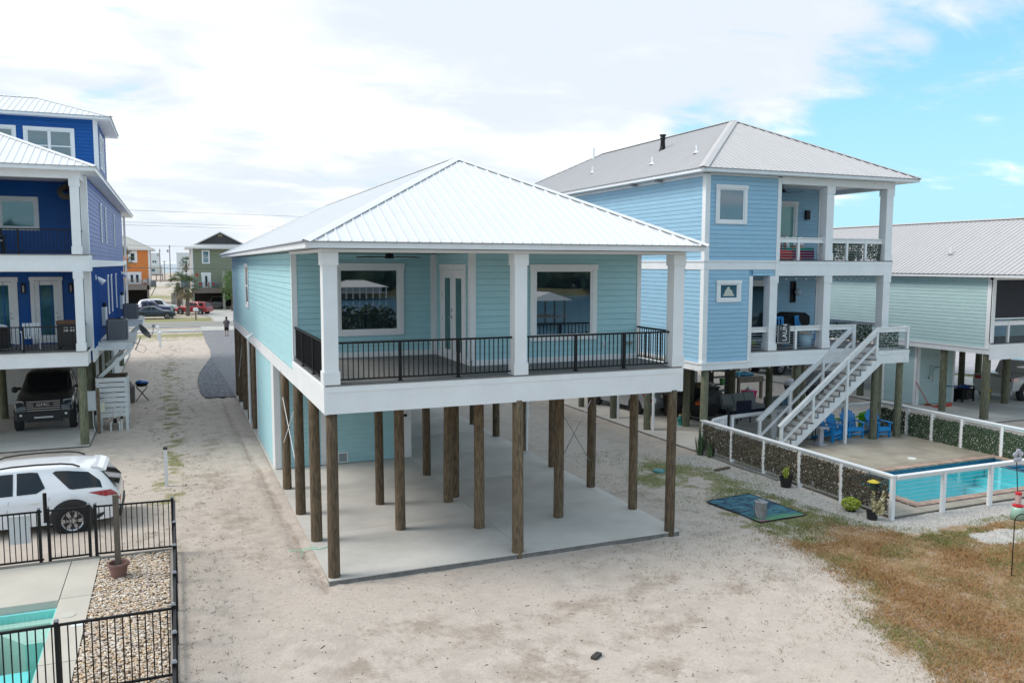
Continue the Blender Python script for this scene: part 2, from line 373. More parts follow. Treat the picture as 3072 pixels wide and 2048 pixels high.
gy = steps((-9000, -1000, 4000), (-1000, -160, 120), (-160, -130, 3), (-130, -30, 20), (-30, -11, 1), (-11, 16, .15), (16, 60, .4), (60, 150, 2), (150, 300, 8), (300, 450, 8), (450, 1000, 110), (1000, 12000, 3000))
nx, ny = len(gx), len(gy); vs_ = []; att = {k: [] for k in ('green', 'dry', 'dirt', 'pale')}
DIRT = [(4.2, -3.1, 1.5, .75), (3.0, -4.4, 1.2, .7), (2.0, -3.3, 1.1, .7), (1.0, -2.7, 1.2, .6), (6.0, -2.5, 1.4, .6), (5.2, -4.4, 1.1, .7), (2.6, -5.2, 1.0, .6), (4.3, -5.6, .9, .5), (7.4, -3.4, .9, .5), (.1, -3.9, .9, .5), (-1.6, 5, .7, 1.8), (-1.8, 9.5, .7, 2.4), (-1.3, 2.2, .6, 1.2), (-1.7, 15, .6, 2.5), (9.4, 3.0, .6, 1.6)]
for y in gy:
    for x in gx:
        vs_.append((x, y, ghgt(x, y)))
        g_ = d_ = b_ = p_ = 0.
        if -12 <= x <= 27 and -11 <= y <= 62:
            f1 = fbm(x, y, .7, 4, 1.5); f2 = fbm(x, y, 1.9, 3, 7.)
            # weeds between the lots
            k = math.exp(-((x+3.0+.25*fbm(0, y, .2))/.62)**2)*smooth(3, 9, y)*(1-smooth(40, 52, y))
            g_ = max(g_, k*(.5+1.1*f2))
            if x > 8.8 and y > -2:
                k = math.exp(-((x-11.6)/1.9)**2)*math.exp(-((y-4.2)/2.4)**2); g_ = max(g_, k*(.75+.8*f1)); d_ = max(d_, .6*k*(.2+f2))
            if y < 26 and x > 8.8: g_ = max(g_, .45*math.exp(-((x-10.6)/1.1)**2)*smooth(5, 9, y)*max(0, f1+.1))
            lw = sum(inpoly(x+.4*f2+.34*cos(k_), y+.4*f1+.34*sin(k_), LAWN) for k_ in (0, 1.05, 2.1, 3.14, 4.2, 5.2))/6
            if lw > 0:
                dn = smooth(-.2, -2.3, y+.15*(x-13)+f1*1.3)*lw
                d_ = max(d_, dn*.95); g_ = max(g_, lw*(1-dn)*(.8+.9*f2)+.0)
                if x > 14: g_ = max(g_, .7*max(0, f1*1.6-.15))
            if 12.3 < x < 14.2 and -1.6 < y < 7: p_ = smooth(12.3, 13.2, x+.5*f1)
            if y < -1.0 and y > -3.0 and x > 13.6: p_ = max(p_, (1-smooth(.5, 1.1, abs(y+1.75)))*.9)
            if segd(x, y, [(15.2, -3.2), (16.9, -3.4)]) < .45: p_ = max(p_, .8); d_ *= .2
            for cx, cy, sx, sy in DIRT: b_ = max(b_, math.exp(-((x-cx)/sx)**2-((y-cy)/sy)**2)*(.75+.6*f2))
            b_ = max(b_, .95*math.exp(-(segd(x, y, TRACK)/.13)**2) if x < 1 and y > -.6 else 0)
            b_ = max(b_, .8*math.exp(-((y+1.0+.12*x*.3)/.14)**2)*smooth(1, 2.5, x)*(1-smooth(6, 7.5, x))*(.6+f2))
            for tr_ in RUTS:
                k = segd(x, y, tr_); b_ = max(b_, .62*math.exp(-((k-.09)/.07)**2)*(.55+.7*fbm(x*3, y*3, 1., 2, 3.))) if k < .4 else b_
        if x < 1.2 and ((y > 59 and y < 67.6) or (71 < y < 73.6)): g_ = .8 if y > 62 else .5
        if 83.5 < y < 92 and x < 1.6: g_ = .95
        if 92 <= y < 107 and x < .2: g_ = .45; d_ = .3
        if 126 < y < 240: g_ = .55+.5*fbm(x, y, .05); d_ = .35; 
        if 196 < y < 275: p_ = .9*smooth(-.2, .3, fbm(x, y, .03)+.3); g_ *= (1-p_)
        if y >= 275: d_ = .5; g_ = .4+.4*fbm(x, y, .03)
        if y < -13: g_ = 1.; d_ = 0.
        if x > 36 and 12 < y < 22: g_ = .9*math.exp(-((y-18.3+.0*(x-42))/1.8)**2)
        for n_, v_ in zip(('green', 'dry', 'dirt', 'pale'), (g_, d_, b_, p_)): att[n_].append(max(0., min(1., v_)))
gm = G(); gm.v = vs_; gm.f = [(j*nx+i, j*nx+i+1, (j+1)*nx+i+1, (j+1)*nx+i) for j in range(ny-1) for i in range(nx-1)]
def ground_mat():
    m = bpy.data.materials.new('sandy_ground'); m.use_nodes = True; t = m.node_tree; b = t.nodes['Principled BSDF']; lk = t.links
    b.inputs['Roughness'].default_value = .95; b.inputs['Specular IOR Level'].default_value = .15
    ge = t.nodes.new('ShaderNodeNewGeometry'); pos = ge.outputs['Position']
    def nzz(s, d=6, r=.6, dist=0.):
        n = t.nodes.new('ShaderNodeTexNoise'); n.inputs['Scale'].default_value = s; n.inputs['Detail'].default_value = d; n.inputs['Roughness'].default_value = r; n.inputs['Distortion'].default_value = dist; lk.new(pos, n.inputs['Vector']); return n.outputs['Fac']
    def mp_(x, a, c, lo=0., hi=1.):
        n = t.nodes.new('ShaderNodeMapRange'); n.inputs[1].default_value = a; n.inputs[2].default_value = c; n.inputs[3].default_value = lo; n.inputs[4].default_value = hi; lk.new(x, n.inputs[0]); return n.outputs[0]
    def mx(f, a, c):
        n = t.nodes.new('ShaderNodeMix'); n.data_type = 'RGBA'; lk.new(f, n.inputs[0])
        for i, q in ((6, a), (7, c)):
            if isinstance(q, tuple): n.inputs[i].default_value = (*q, 1)
            else: lk.new(q, n.inputs[i])
        return n.outputs[2]
    def ma(op, a, c):
        n = t.nodes.new('ShaderNodeMath'); n.operation = op
        for i, q in enumerate((a, c)):
            if isinstance(q, (int, float)): n.inputs[i].default_value = q
            else: lk.new(q, n.inputs[i])
        return n.outputs[0]
    def at(nm):
        n = t.nodes.new('ShaderNodeAttribute'); n.attribute_name = nm; return n.outputs['Fac']
    big, mid, fin, grit = nzz(.35, 5), nzz(2.2, 7, .65), nzz(9, 6, .7), nzz(55, 4, .7)
    sand = mx(mp_(mid, .40, .60), (.595, .52, .455), (.47, .405, .35))
    sand = mx(mp_(big, .42, .62), sand, (.57, .495, .43))
    fin2 = nzz(24, 4, .65)
    sand = mx(mp_(fin2, .5, .68, 0, .55), sand, (.41, .345, .29))
    sand = mx(mp_(fin, .52, .70, 0, .5), sand, (.41, .345, .29))  # brown mottling; also carries the shading of small bumps as colour
    sand = mx(mp_(grit, .58, .70, 0, .7), sand, (.22, .185, .15))
    brk = ma('ADD', ma('MULTIPLY', mid, .55), ma('MULTIPLY', fin, .45))
    def thr(a, w=.13):
        return mp_(ma('ADD', a, ma('MULTIPLY', ma('SUBTRACT', brk, .5), 2.4)), .42, .42+2*w)
    dirt = mx(mp_(fin, .35, .65), (.43, .355, .295), (.34, .28, .23))
    c = mx(ma('MULTIPLY', thr(at('dirt'), .24), .92), sand, dirt)
    pale = mx(mp_(nzz(22, 4, .75), .42, .6), (.62, .59, .55), (.33, .30, .27))
    c = mx(thr(at('pale')), c, pale)
    green = mx(mp_(fin, .35, .65), (.17, .20, .06), (.30, .26, .13))
    c = mx(ma('MULTIPLY', thr(at('green')), .85), c, green)
    dry = mx(mp_(fin, .3, .7), (.27, .155, .068), (.36, .24, .12))
    c = mx(ma('MULTIPLY', thr(at('dry'), .27), .9), c, dry)
    lk.new(c, b.inputs['Base Color'])
    bp = t.nodes.new('ShaderNodeBump'); bp.inputs['Strength'].default_value = .8; bp.inputs['Distance'].default_value = .05
    lk.new(ma('ADD', ma('ADD', ma('MULTIPLY', mid, .6), ma('MULTIPLY', fin, .5)), ma('MULTIPLY', grit, .3)), bp.inputs['Height']); lk.new(bp.outputs[0], b.inputs['Normal'])
    return m
go = struct('ground', gm, ground_mat(), None, True)
for k, v in att.items():
    a = go.data.attributes.new(k, 'FLOAT', 'POINT'); a.data.foreach_set('value', v)
def sheet(name, pts, z, m, kind='structure', n=None):
    g = G(); g.add([(x, y, z) for x, y in pts], [tuple(range(len(pts)))]); o = part(name, g, m); o['kind'] = kind; return o
SEA = mat('sea_water', (.18, .30, .36), .25, .2, .01, bump=.4, bs=.15)
CANAL = mat('canal_water', (.11, .27, .42), .15, bump=.25, bs=.8)
sheet('sea', [(-15000, 415), (15000, 415), (15000, 19000), (-15000, 19000)], -.9, SEA)
sheet('canal_water', [(-600, -159), (600, -159), (600, -20), (-600, -20)], -.9, CANAL)
ASPH = mat('asphalt', (.27, .265, .265), .9, 0, 3, bump=.3, bs=30, c2=(.21, .205, .2))
road = sheet('road', [(-200, 74.2), (200, 74.2), (200, 82.6), (-200, 82.6)], -.03, ASPH)
LINE = mat('road_line_paint', (.62, .62, .6), .7); YLINE = mat('yellow_road_paint', (.55, .42, .12), .7)
for nm, y0, y1, mm in (('edge_line', 74.6, 74.78, LINE), ('edge_line', 81.9, 82.1, LINE), ('centre_line', 78.1, 78.24, YLINE), ('centre_line', 78.4, 78.54, YLINE)):
    g = G(); g.box(-200, 200, y0, y1, -.029, -.024); part(nm, g, mm, road)
WALK = mat('pale_pavement', (.44, .43, .41), .8, .15, 1, bump=.1)
g = G(); g.box(-200, 200, 68.2, 70.8, -.06, .02); struct('pavement', g, WALK)
GRAV = mat('grey_gravel', (.27, .27, .285), .95, 0, 9, bump=1., bs=34, c2=(.13, .13, .14), c2fac=(.35, .65))
sheet('gravel_driveway', [(-.05, 25.8), (-1.45, 25.9), (-1.62, 28), (-1.62, 32), (-1.4, 36), (-.8, 41), (-.35, 45), (-.2, 50), (-.25, 57), (-.15, 68.2), (9.5, 68.2), (9, 50), (8.6, 36), (8.4, 26.5)], -.03, GRAV)
SHELLC = mat('pale_driveway', (.5, .48, .44), .9, .2, .8, bump=.2)
sheet('pale_driveway', [(-.1, 70.8), (12, 70.8), (12, 74.2), (-.1, 74.2)], -.025, SHELLC)
sheet('pale_forecourt', [(1.8, 82.6), (30, 82.6), (30, 109), (1.0, 109), (.9, 97), (1.5, 91)], -.028, SHELLC)
sheet('far_gravel_lot', [(40, 21), (70, 38), (110, 10), (60, -20)], -.03, mat('pale_gravel_lot', (.45, .43, .44), .95, .25, 2., bump=.4))
# pebble-sized gravel lying on the driveway, near end
def pebbles(name, n, fn, rad, m, zo=0., flat=.6):
    g = G()
    ico = [(0, 0, -1), (.894, 0, -.447), (.276, .851, -.447), (-.724, .526, -.447), (-.724, -.526, -.447), (.276, -.851, -.447), (.724, .526, .447), (-.276, .851, .447), (-.894, 0, .447), (-.276, -.851, .447), (.724, -.526, .447), (0, 0, 1)]
    fc = [(0, 2, 1), (0, 3, 2), (0, 4, 3), (0, 5, 4), (0, 1, 5), (1, 2, 6), (2, 3, 7), (3, 4, 8), (4, 5, 9), (5, 1, 10), (1, 6, 10), (2, 7, 6), (3, 8, 7), (4, 9, 8), (5, 10, 9), (6, 7, 11), (7, 8, 11), (8, 9, 11), (9, 10, 11), (10, 6, 11)]
    cols = []
    for _ in range(n):
        q = fn()
        if q is None: continue
        x, y, z = q; r = rad*R.uniform(.55, 1.3); a = R.uniform(0, 6.28); sx, sy, sz = r*R.uniform(.8, 1.3), r*R.uniform(.6, .95), r*flat*R.uniform(.7, 1.1)
        ca, sa = cos(a), sin(a)
        vs = [(x+(p[0]*sx*ca-p[1]*sy*sa)*R.uniform(.9, 1.1), y+(p[0]*sx*sa+p[1]*sy*ca)*R.uniform(.9, 1.1), z+zo+p[2]*sz) for p in ico]
        g.add(vs, fc); cols.append(R.random())
    o = part(name, g, m); o['kind'] = 'stuff'
    a = o.data.attributes.new('tone', 'FLOAT', 'FACE'); a.data.foreach_set('value', [c for c in cols for _ in range(20)])
    return o
def tone_mat(name, cols, rough=.7):
    m = bpy.data.materials.new(name); m.use_nodes = True; t = m.node_tree; b = t.nodes['Principled BSDF']; b.inputs['Roughness'].default_value = rough
    a = t.nodes.new('ShaderNodeAttribute'); a.attribute_name = 'tone'; cr = t.nodes.new('ShaderNodeValToRGB'); cr.color_ramp.interpolation = 'CONSTANT'
    while len(cr.color_ramp.elements) < len(cols): cr.color_ramp.elements.new(.5)
    for i, c in enumerate(cols): cr.color_ramp.elements[i].position = i/len(cols); cr.color_ramp.elements[i].color = (*c, 1)
    t.links.new(a.outputs['Fac'], cr.inputs[0]); t.links.new(cr.outputs[0], b.inputs['Base Color']); return m
# ================================================================== the aqua house on piles
MH = thing('stilt_house', 'aqua house on wooden piles with white metal hip roof and black porch railing', 'house', (0, 0, 0), world=True)
def pile(parent, x, y, z1, m, r=.125, z0=-.12):
    g = G(); n = 14; rings = 7; vs = []; k = R.uniform(.93, 1.05); lx, ly = R.uniform(-.02, .02), R.uniform(-.02, .02)
    for i in range(rings+1):
        t = i/rings; rr = r*k*(1.04-.1*t)
        for j in range(n):
            a = 2*pi*j/n; q = rr*(1+.035*noise.noise(Vector((x*3+cos(a)*.9, y*3+sin(a)*.9, t*2.2)))+R.uniform(-.008, .008))
            vs.append((x+q*cos(a)+lx*(1-t), y+q*sin(a)+ly*(1-t), z0+(z1-z0)*t))
    g.add(vs, [(i*n+j, i*n+(j+1) % n, (i+1)*n+(j+1) % n, (i+1)*n+j) for i in range(rings) for j in range(n)]+[tuple(range(rings*n, rings*n+n))])
    return part('pile', g, m, parent, True)
# slab: panels with recessed joints, on an edge
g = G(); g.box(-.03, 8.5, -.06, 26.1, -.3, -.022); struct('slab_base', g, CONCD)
xs_, ys_ = [-.05, 1.4+3.0, 8.52], [-.08, 3.05, 6.42, 9.82, 13.2, 16.6, 20., 26.12]
for i in range(2):
    for j in range(len(ys_)-1):
        g = G(); g.box(xs_[i]+.006, xs_[i+1]-.006, ys_[j]+.006, ys_[j+1]-.006, -.02, 0); g2 = g
        o = part('slab_panel', g, CONC); o['kind'] = 'structure'
# piles
ZB = 3.46
for x, y in ((.1, .12), (4.22, .05), (8.28, .03), (.12, 2.56), (2.17, 2.64), (4.02, 2.02), (6.22, 2.04), (8.38, 1.96), (.09, 4.84), (2.2, 4.9), (4.02, 4.42), (4.35, 4.86), (8.38, 4.33), (.08, 7.43), (4.28, 7.45), (8.36, 6.93), (8.4, 9.46), (8.4, 12.04), (8.4, 14.6), (8.4, 17.2), (.1, 16.94), (.1, 19.12), (.1, 21.59), (.1, 23.93), (.1, 25.9), (4.3, 12.5), (4.3, 17.4), (4.3, 22), (8.4, 21.6), (8.4, 25.8)):
    pile(MH, x, y, ZB+.03, PILE)
g = G()
for a, b in (((6.3, 2.12, 2.75), (8.32, 4.25, .75)), ((6.3, 2.12, 1.45), (8.32, 4.25, 2.6))): g.cyl(a, b, .012, n=6)
part('brace_rod', g, STEEL, MH)
g = G()
for a, b in (((.0, 5.0, 2.7), (.0, 7.3, 1.4)), ((.0, 5.0, 1.4), (.0, 7.3, 2.7)), ((.0, 21.7, 2.9), (.0, 23.8, 1.2))): g.cyl(a, b, .012, n=6)
part('brace_rod', g, WHITE2, MH)
# floor structure: white band in two layers round the porch, trim further back
F = 4.06; X1 = 8.46
g = G(); g.box(.05, X1-.05, .05, 26.05, 3.5, 4.0); part('floor_frame', g, mat('floor_frame_wood', (.25, .2, .14), .8), MH)
def board(name, x0, x1, y0, y1, z0, z1, m=WHITE, p=MH):
    g = G(); g.box(x0, x1, y0, y1, z0, z1); return part(name, g, m, p)
def band(p, x0, x1, y, zb, zt, left_y1=None, lower=.44, right_y1=None, ret=.07):
    """Porch skirt: lower board proud of a recessed panel look, with an upper frieze board and end stiles."""
    board('band_board', x0, x1, y, y+.05, zb, zt-.0, WHITE, p)
    board('frieze_board', x0-.012, x1+.012, y-.014, y-.0005, zt-.155, zt-.03, WHITE, p)
    for a in (x0-.012, x1-ret+.012): board('end_stile', a, a+ret, y-.0135, y-.0006, zb-.004, zt-.156, WHITE, p)
    for xx, yy, s in ((x0, left_y1, -1), (x1, right_y1, 1)):
        if yy:
            a, b = (xx, xx+.05) if s < 0 else (xx-.05, xx)
            board('band_board', a, b, y+.051, yy, zb, zt, WHITE, p)
            a, b = (xx-.0135, xx-.0006) if s < 0 else (xx+.0006, xx+.0135)
            board('frieze_board', a, b, y+.0, yy, zt-.154, zt-.031, WHITE, p)
band(MH, -.06, X1+.04, -.05, ZB, F, 4.62, right_y1=1.85)
board('side_band', -.03, .03, 4.63, 26.13, 3.42, 3.75); board('side_band', X1-.02, X1+.04, 1.86, 26.13, 3.42, 3.75)
g = G()
part('band_cap', g.box(-.05, 0, 4.64, 26.13, 3.751, 3.775), WHITE, MH)
# porch deck boards
q = G(); q.box(0, X1-.02+.06, 0, .135, -.026, 0); me_db = mesh('deck_board', q, DECK)
for i in range(35):
    y = -.075+i*.1375
    if y < 1.75: inst('deck_board', me_db, MH, (-.04, y, F))
    else:
        if i == 14: q = G(); q.box(0, 3.78, 0, .135, -.026, 0); me_db2 = mesh('deck_board', q, DECK)
        if y > 1.84: inst('deck_board', me_db2 if i >= 14 else me_db, MH, (-.04, y, F))
# walls
CORE = mat('wall_core', (.3, .42, .43), .8)
board('wall', .02, X1-.02, 4.72, 26.08, 3.5, 6.8, CORE); board('wall', 3.79, X1-.02, 1.89, 4.70, 3.98, 6.8, CORE)
FW, FR, FS, FL = front(4.7), front(1.87), left(3.77), left(0.0)
siding(MH, FW, .10, 3.66, F+.14, 6.76, AQUA); siding(MH, FR, 3.88, X1-.12, F+.14, 6.76, AQUA)
siding(MH, FS, 1.99, 4.58, F+.14, 6.76, AQUA); siding(MH, FL, 4.82, 26.0, 3.80, 6.78, AQUA)
for fr, a, b in ((FW, .0, 3.74), (FR, 3.79, X1), (FS, 1.875, 4.66)):
    g = G(); fr.box(g, a, b, F+.002, F+.139, .001, .026); part('base_board', g, WHITE, MH)
def trims(p, fr, lst, n=.03):
    for a, b, z0, z1 in lst:
        g = G(); fr.box(g, a, b, z0, z1, .0015, n); part('corner_trim', g, WHITE, p)
trims(MH, FW, [(-.03, .10, F+.14, 6.80), (3.62, 3.738, F+.141, 6.76)])
trims(MH, FR, [(3.735, 3.88, F+.14, 6.76), (X1-.12, X1, F+.14, 6.76)]); trims(MH, FS, [(1.871, 1.99, F+.141, 6.759), (4.58, 4.698, F+.141, 6.759)], .028)
trims(MH, FL, [(4.668, 4.82, 3.42, 6.80), (25.98, 26.12, 3.6, 6.80)])
# porch ceiling beams and columns
board('porch_ceiling', .02, X1-.02, .02, 4.72, 6.80, 6.815, WHITE)
board('porch_beam', -.08, X1+.04, -.10, .15, 6.735, 6.80); board('porch_beam', -.08, .12, .151, 4.66, 6.736, 6.80); board('porch_beam', X1-.16, X1+.04, .151, 1.86, 6.736, 6.80)
for x in (.09, 4.25, 8.35): column(MH, x, .09, F, 6.735, .29)
# rails
railing(MH, (.245, .12), (4.10, .12), F, .83, posts=(.34, .675), gap=.108); railing(MH, (4.40, .12), (8.20, .12), F, .83, posts=(.34, .675), gap=.108)
railing(MH, (.03, 4.66), (.03, .24), F, .83, posts=(.3, .65), gap=.108); railing(MH, (8.38, .24), (8.38, 1.84), F, .83, posts=(), gap=.108)
# windows and the French door in the side of the projecting bay
windowp(MH, FW, 1.02, 2.87, 4.63, 6.52, .14, GLASS, .04); windowp(MH, FR, 5.30, 7.15, 4.60, 6.50, .13, GLASS, .04)
windowp(MH, FL, 17.25, 18.55, 4.75, 6.5, .10, GLASS, .03, split=.5)
def door(p, fr, u0, u1, v0, v1, t, leaves, m=WHITE, glass=GLASS, hd=1, n=.03, stile=.17, name='door', bot=.3):
    g = G(); fr.box(g, u0, u0+t, v0, v1-t, .02, n+.02); fr.box(g, u1-t, u1, v0, v1-t, .02, n+.02); fr.box(g, u0-.03, u1+.03, v1-t, v1, .02, n+.03)
    d = part('door_casing', g, m, p); w_ = (u1-u0-2*t)/leaves
    for i in range(leaves):
        a = u0+t+i*w_; g = G(); z0, z1 = v0+.03, v1-t-.01
        fr.box(g, a+.004, a+stile, z0, z1, .02, n); fr.box(g, a+w_-stile, a+w_-.004, z0, z1, .02, n)
        fr.box(g, a+stile, a+w_-stile, z0, z0+bot, .02, n); fr.box(g, a+stile, a+w_-stile, z1-stile, z1, .02, n)
        part(name, g, m, d)
        g = G(); fr.box(g, a+stile, a+w_-stile, z0+bot, z1-stile, .012, .022); part('pane', g, glass, d)
        if i == 0 or True:
            hu = a+(w_-.07 if i == 0 else .07)
            if i == hd or leaves == 1:
                g = G(); fr.box(g, hu-.025, hu+.025, v0+1.13, v0+1.22, n, n+.02); fr.box(g, hu-.025, hu+.025, v0+.96, v0+1.05, n, n+.02); fr.box(g, hu-.012, hu+.10, v0+.99, v0+1.015, n+.02, n+.05); part('door_handle', g, STEEL, d)
        g = G(); hu = a+.004 if i == leaves-1 and leaves == 1 else (a if i == 0 else a+w_)
        for k in range(4): fr.box(g, hu-.012, hu+.012, v0+.25+k*.62, v0+.36+k*.62, n, n+.012)
        part('hinge', g, STEEL, d)
    return d
door(MH, FS, 2.15, 4.16, F+.10, 6.5, .13, 2, glass=mat('green_grey_glass', (.05, .13, .13), .05, ior=1.7), hd=1, stile=.21, bot=.12)
# small fittings
g = G(); FR.box(g, 7.36, 7.44, 4.42, 4.54, .016, .04); part('outlet_cover', g, WHITE, MH)
g = G(); FR.box(g, 8.05, 8.2, 4.44, 4.52, .016, .07); part('hose_tap', g, STEEL, MH)
def floodlight(p, fr, u, v, s=1.):
    g = G(); fr.box(g, u-.06*s, u+.06*s, v-.06*s, v+.06*s, .01, .04); f = part('floodlight', g, WHITE, p)
    g = G(); a = fr.p(u, v, .05); b = a+fr.n*.16*s+Vector((0, 0, -.14*s)); g.cyl(a, b, .035*s, .085*s, 10); part('lamp_head', g, WHITE, f)
floodlight(MH, FL, 15.68, 3.86, 1.2)
board('floor_soffit', .06, X1-.06, .06, 26.0, 3.485, 3.50, mat('underside_board', (.32, .30, .27), .8))
# ground floor store
GX0, GX1, GY0, GY1 = .06, 4.45, 9.88, 15.5
board('store_wall', GX0+.02, GX1-.02, GY0+.02, GY1-.02, -.01, 3.44, CORE)
FG, FGL, FGR = front(GY0), left(GX0), right(GX1)
siding(MH, FG, .54, 1.48, .02, 3.44, AQUA); siding(MH, FG, 1.66, 4.20, .02, 3.44, AQUA); siding(MH, FGL, 10.5, GY1-.1, .02, 3.42, AQUA)
trims(MH, FG, [(GX0-.03, .22, .015, 3.44), (1.48, 1.66, .015, 3.44), (4.20, GX1+.03, .015, 3.44)]); trims(MH, FGL, [(GY0-.0, 10.5, .015, 3.42), (GY1-.12, GY1, .015, 3.42)], .029)
siding(MH, FG, .22, .54, .02, 3.44, AQUA)
g = G(); FG.box(g, 2.0, 2.34, .035, .07, .017, .034); FG.box(g, 2.0, 2.34, .34, .375, .017, .034); FG.box(g, 2.0, 2.04, .07, .34, .017, .034); FG.box(g, 2.30, 2.34, .07, .34, .017, .034)
v_ = part('flood_vent', g, WHITE, MH); g = G()
for k in range(9): FG.box(g, 2.04, 2.30, .075+k*.03, .09+k*.03, .012, .028)
part('vent_louver', g, mat('vent_grey', (.35, .36, .37), .5), v_)
g = G(); FG.box(g, 4.22, 4.32, 1.42, 1.5, .03, .1); part('outlet_box', g, BLACKM, MH)
g = G(); g.tube([(8.52, 9.36, -.05), (8.52, 9.36, .6), (8.53, 9.36, 3.45)], .05, 8); dp = part('drain_pipe', g, WHITE, MH); g = G(); g.cyl((8.525, 9.36, 1.15), (8.525, 9.36, 1.3), .066, n=8); part('pipe_collar', g, WHITE, dp)
g = G(); g.tube([(.0, 18.2, -.05), (.0, 18.2, 3.45)], .05, 8); part('drain_pipe', g, WHITE, MH)
g = G(); g.tube([(8.50, 4.35, .55), (8.51, 4.35, 3.45)], .035, 8); cb = part('service_cable', g, BLACKM, MH)
g = G()
for z in (1.0, 1.9, 2.8): g.cyl((8.505, 4.35, z), (8.505, 4.35, z+.04), .045, n=8)
part('cable_clip', g, STEEL, cb)
# roof
eaves(MH, -.42, 8.83, -.42, 27.6, 6.81, 6.94)
hip_roof(MH, -.47, 8.88, -.47, 27.65, 6.945, (9.277-6.945)/4.675, ROOFW, detail=('front', 'left'), screws=True)
# ceiling fan
def ceiling_fan(loc, label, L_=.75, m=BLACKM, n=5, a0=.2, group=None):
    f = thing('ceiling_fan', label, 'ceiling fan', loc, a0, group)
    g = G(); g.cyl((0, 0, -.22), (0, 0, 0), .02); g.cyl((0, 0, -.02), (0, 0, 0), .07); part('down_rod', g, m, f)
    g = G(); g.cyl((0, 0, -.30), (0, 0, -.18), .11, .09, 14); part('motor_housing', g, m, f)
    q = G(); q.hexa([(.1, -.05, -.272), (L_, -.07, -.285), (L_, .07, -.265), (.1, .05, -.258), (.1, -.05, -.262), (L_, -.07, -.275), (L_, .07, -.255), (.1, .05, -.248)]); me = mesh('fan_blade', q, m)
    for i in range(n): inst('fan_blade', me, f, (0, 0, 0), (0, 0, 2*pi*i/n))
    return f
ceiling_fan((1.9, 2.3, 6.93), 'black ceiling fan under the porch roof of the aqua house', .78)
bpy.data.objects['ceiling_fan'].location.z = 6.80+.13
# ================================================================== the deep blue house on the left
LH = thing('stilt_house', 'deep blue three storey house with white porches and a truck under it', 'house', (-5.7, 16.1, 0), world=True)
BLUE = mat('cobalt_siding', (.004, .09, .34), .42, .08, 2., .05, 60, rnd=.04, spec=.28)
BLUEC = mat('cobalt_core', (.008, .04, .22), .7)
LX, LX0 = -5.6, -14.2
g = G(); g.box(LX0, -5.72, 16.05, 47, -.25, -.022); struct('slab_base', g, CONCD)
ys_ = [16.0, 20.4, 24.8, 29.2, 36, 47]
for i, (a, b) in enumerate(((-14.2, -9.98), (-9.98, -5.74))):
    for j in range(5):
        g = G(); g.box(a+.006, b-.006, ys_[j]+.006, ys_[j+1]-.006, -.02, 0); part('slab_panel', g, CONC)['kind'] = 'structure'
for x, y in ((-5.9, 16.3), (-5.95, 19.4), (-9.5, 23.05), (-9.3, 19.8), (-9.9, 16.3), (-13.9, 16.3), (-5.95, 22.6), (-5.95, 25.6), (-5.9, 28.8), (-5.9, 32.), (-5.9, 41), (-13.9, 22), (-9.9, 30), (-9.9, 41)): pile(LH, x, y, 2.9, PILEG, .15)
FA, FB = 3.40, 6.82
def bx(name, x0, x1, y0, y1, z0, z1, m=WHITE, p=LH): return board(name, x0, x1, y0, y1, z0, z1, m, p)
bx('floor_frame', LX0+.1, -5.8, 16.2, 41.3, 2.9, 3.36, mat('floor_frame_wood', (.25, .2, .14), .8))
band(LH, LX0, -5.68, 16.12, 2.85, FA, right_y1=17.5)
bx('side_band', -5.62, -5.56, 17.51, 41.6, 2.83, 3.24); bx('band_cap', -5.62, -5.53, 17.51, 41.6, 3.241, 3.27)
band(LH, LX0, -5.5, 16.12, 6.22, FB, right_y1=17.5)
bx('side_band', -5.62, -5.54, 17.51, 41.6, 6.36, 6.64)
bx('porch_floor', LX0, -5.66, 16.06, 19.4, FA-.026, FA, DECK); bx('porch_floor', LX0, -5.49, 16.06, 19.4, FB-.026, FB, DECK)
bx('wall', LX0, LX-.02, 19.42, 41.4, 2.9, 9.7, BLUEC); bx('wall', LX0, -9.8, 17.6, 19.41, FB+.01, 9.7, BLUEC)
bx('wall', -5.78, LX-.02, 17.56, 19.41, 2.9, 9.7, BLUEC)
LF, LR = front(19.4), right(LX)
g = G(); LF.box(g, -14, -5.8, FA+.0, 6.3, .0, .012); part('wall_sheet', g, BLUE, LH)
q = G(); LF.box(q, 0, .035, FA, 6.3, .0125, .03); me = mesh('batten', q, BLUE, False, root_org(LH))
for i in range(22): inst('batten', me, LH, (-13.9+i*.4, 0, 0))
siding(LH, LF, -14, -5.8, FB, 9.55, BLUE, .152)
g = G(); LR.box(g, 17.72, 41.4, 3.27, 6.36, -.015, .0); part('wall_sheet', g, BLUE, LH)
q = G(); LR.box(q, 0, .035, 3.275, 6.355, .0005, .02); me = mesh('batten', q, BLUE, False, root_org(LH))
for i in range(78): inst('batten', me, LH, (0, 17.9+i*.3, 0))
for a, b in ((17.72, 23.15), (23.18, 29.1), (29.13, 35.2), (35.23, 41.4)): siding(LH, LR, a, b, 6.65, 9.62, BLUE, .17)
trims(LH, LR, [(17.5, 17.72, 3.28, 6.35), (17.5, 17.72, 6.65, 9.68), (41.4, 41.6, 3.28, 6.35), (41.4, 41.6, 6.65, 9.68)])
bx('corner_trim', -5.80, -5.57, 17.48, 17.5, 3.27, 9.68)
bx('porch_ceiling', LX0, -5.66, 16.2, 19.4, 6.2, 6.215); bx('porch_ceiling', LX0, -5.66, 16.2, 19.4, 9.6, 9.615)
bx('porch_beam', LX0, -5.66, 16.0, 16.25, 9.44, 9.71); bx('porch_beam', -5.86, -5.66, 16.251, 17.48, 9.44, 9.70)
for x in (-5.85, -9.9, -13.9): column(LH, x, 16.14, FA, 6.22, .27); column(LH, x, 16.14, FB, 9.44, .27)
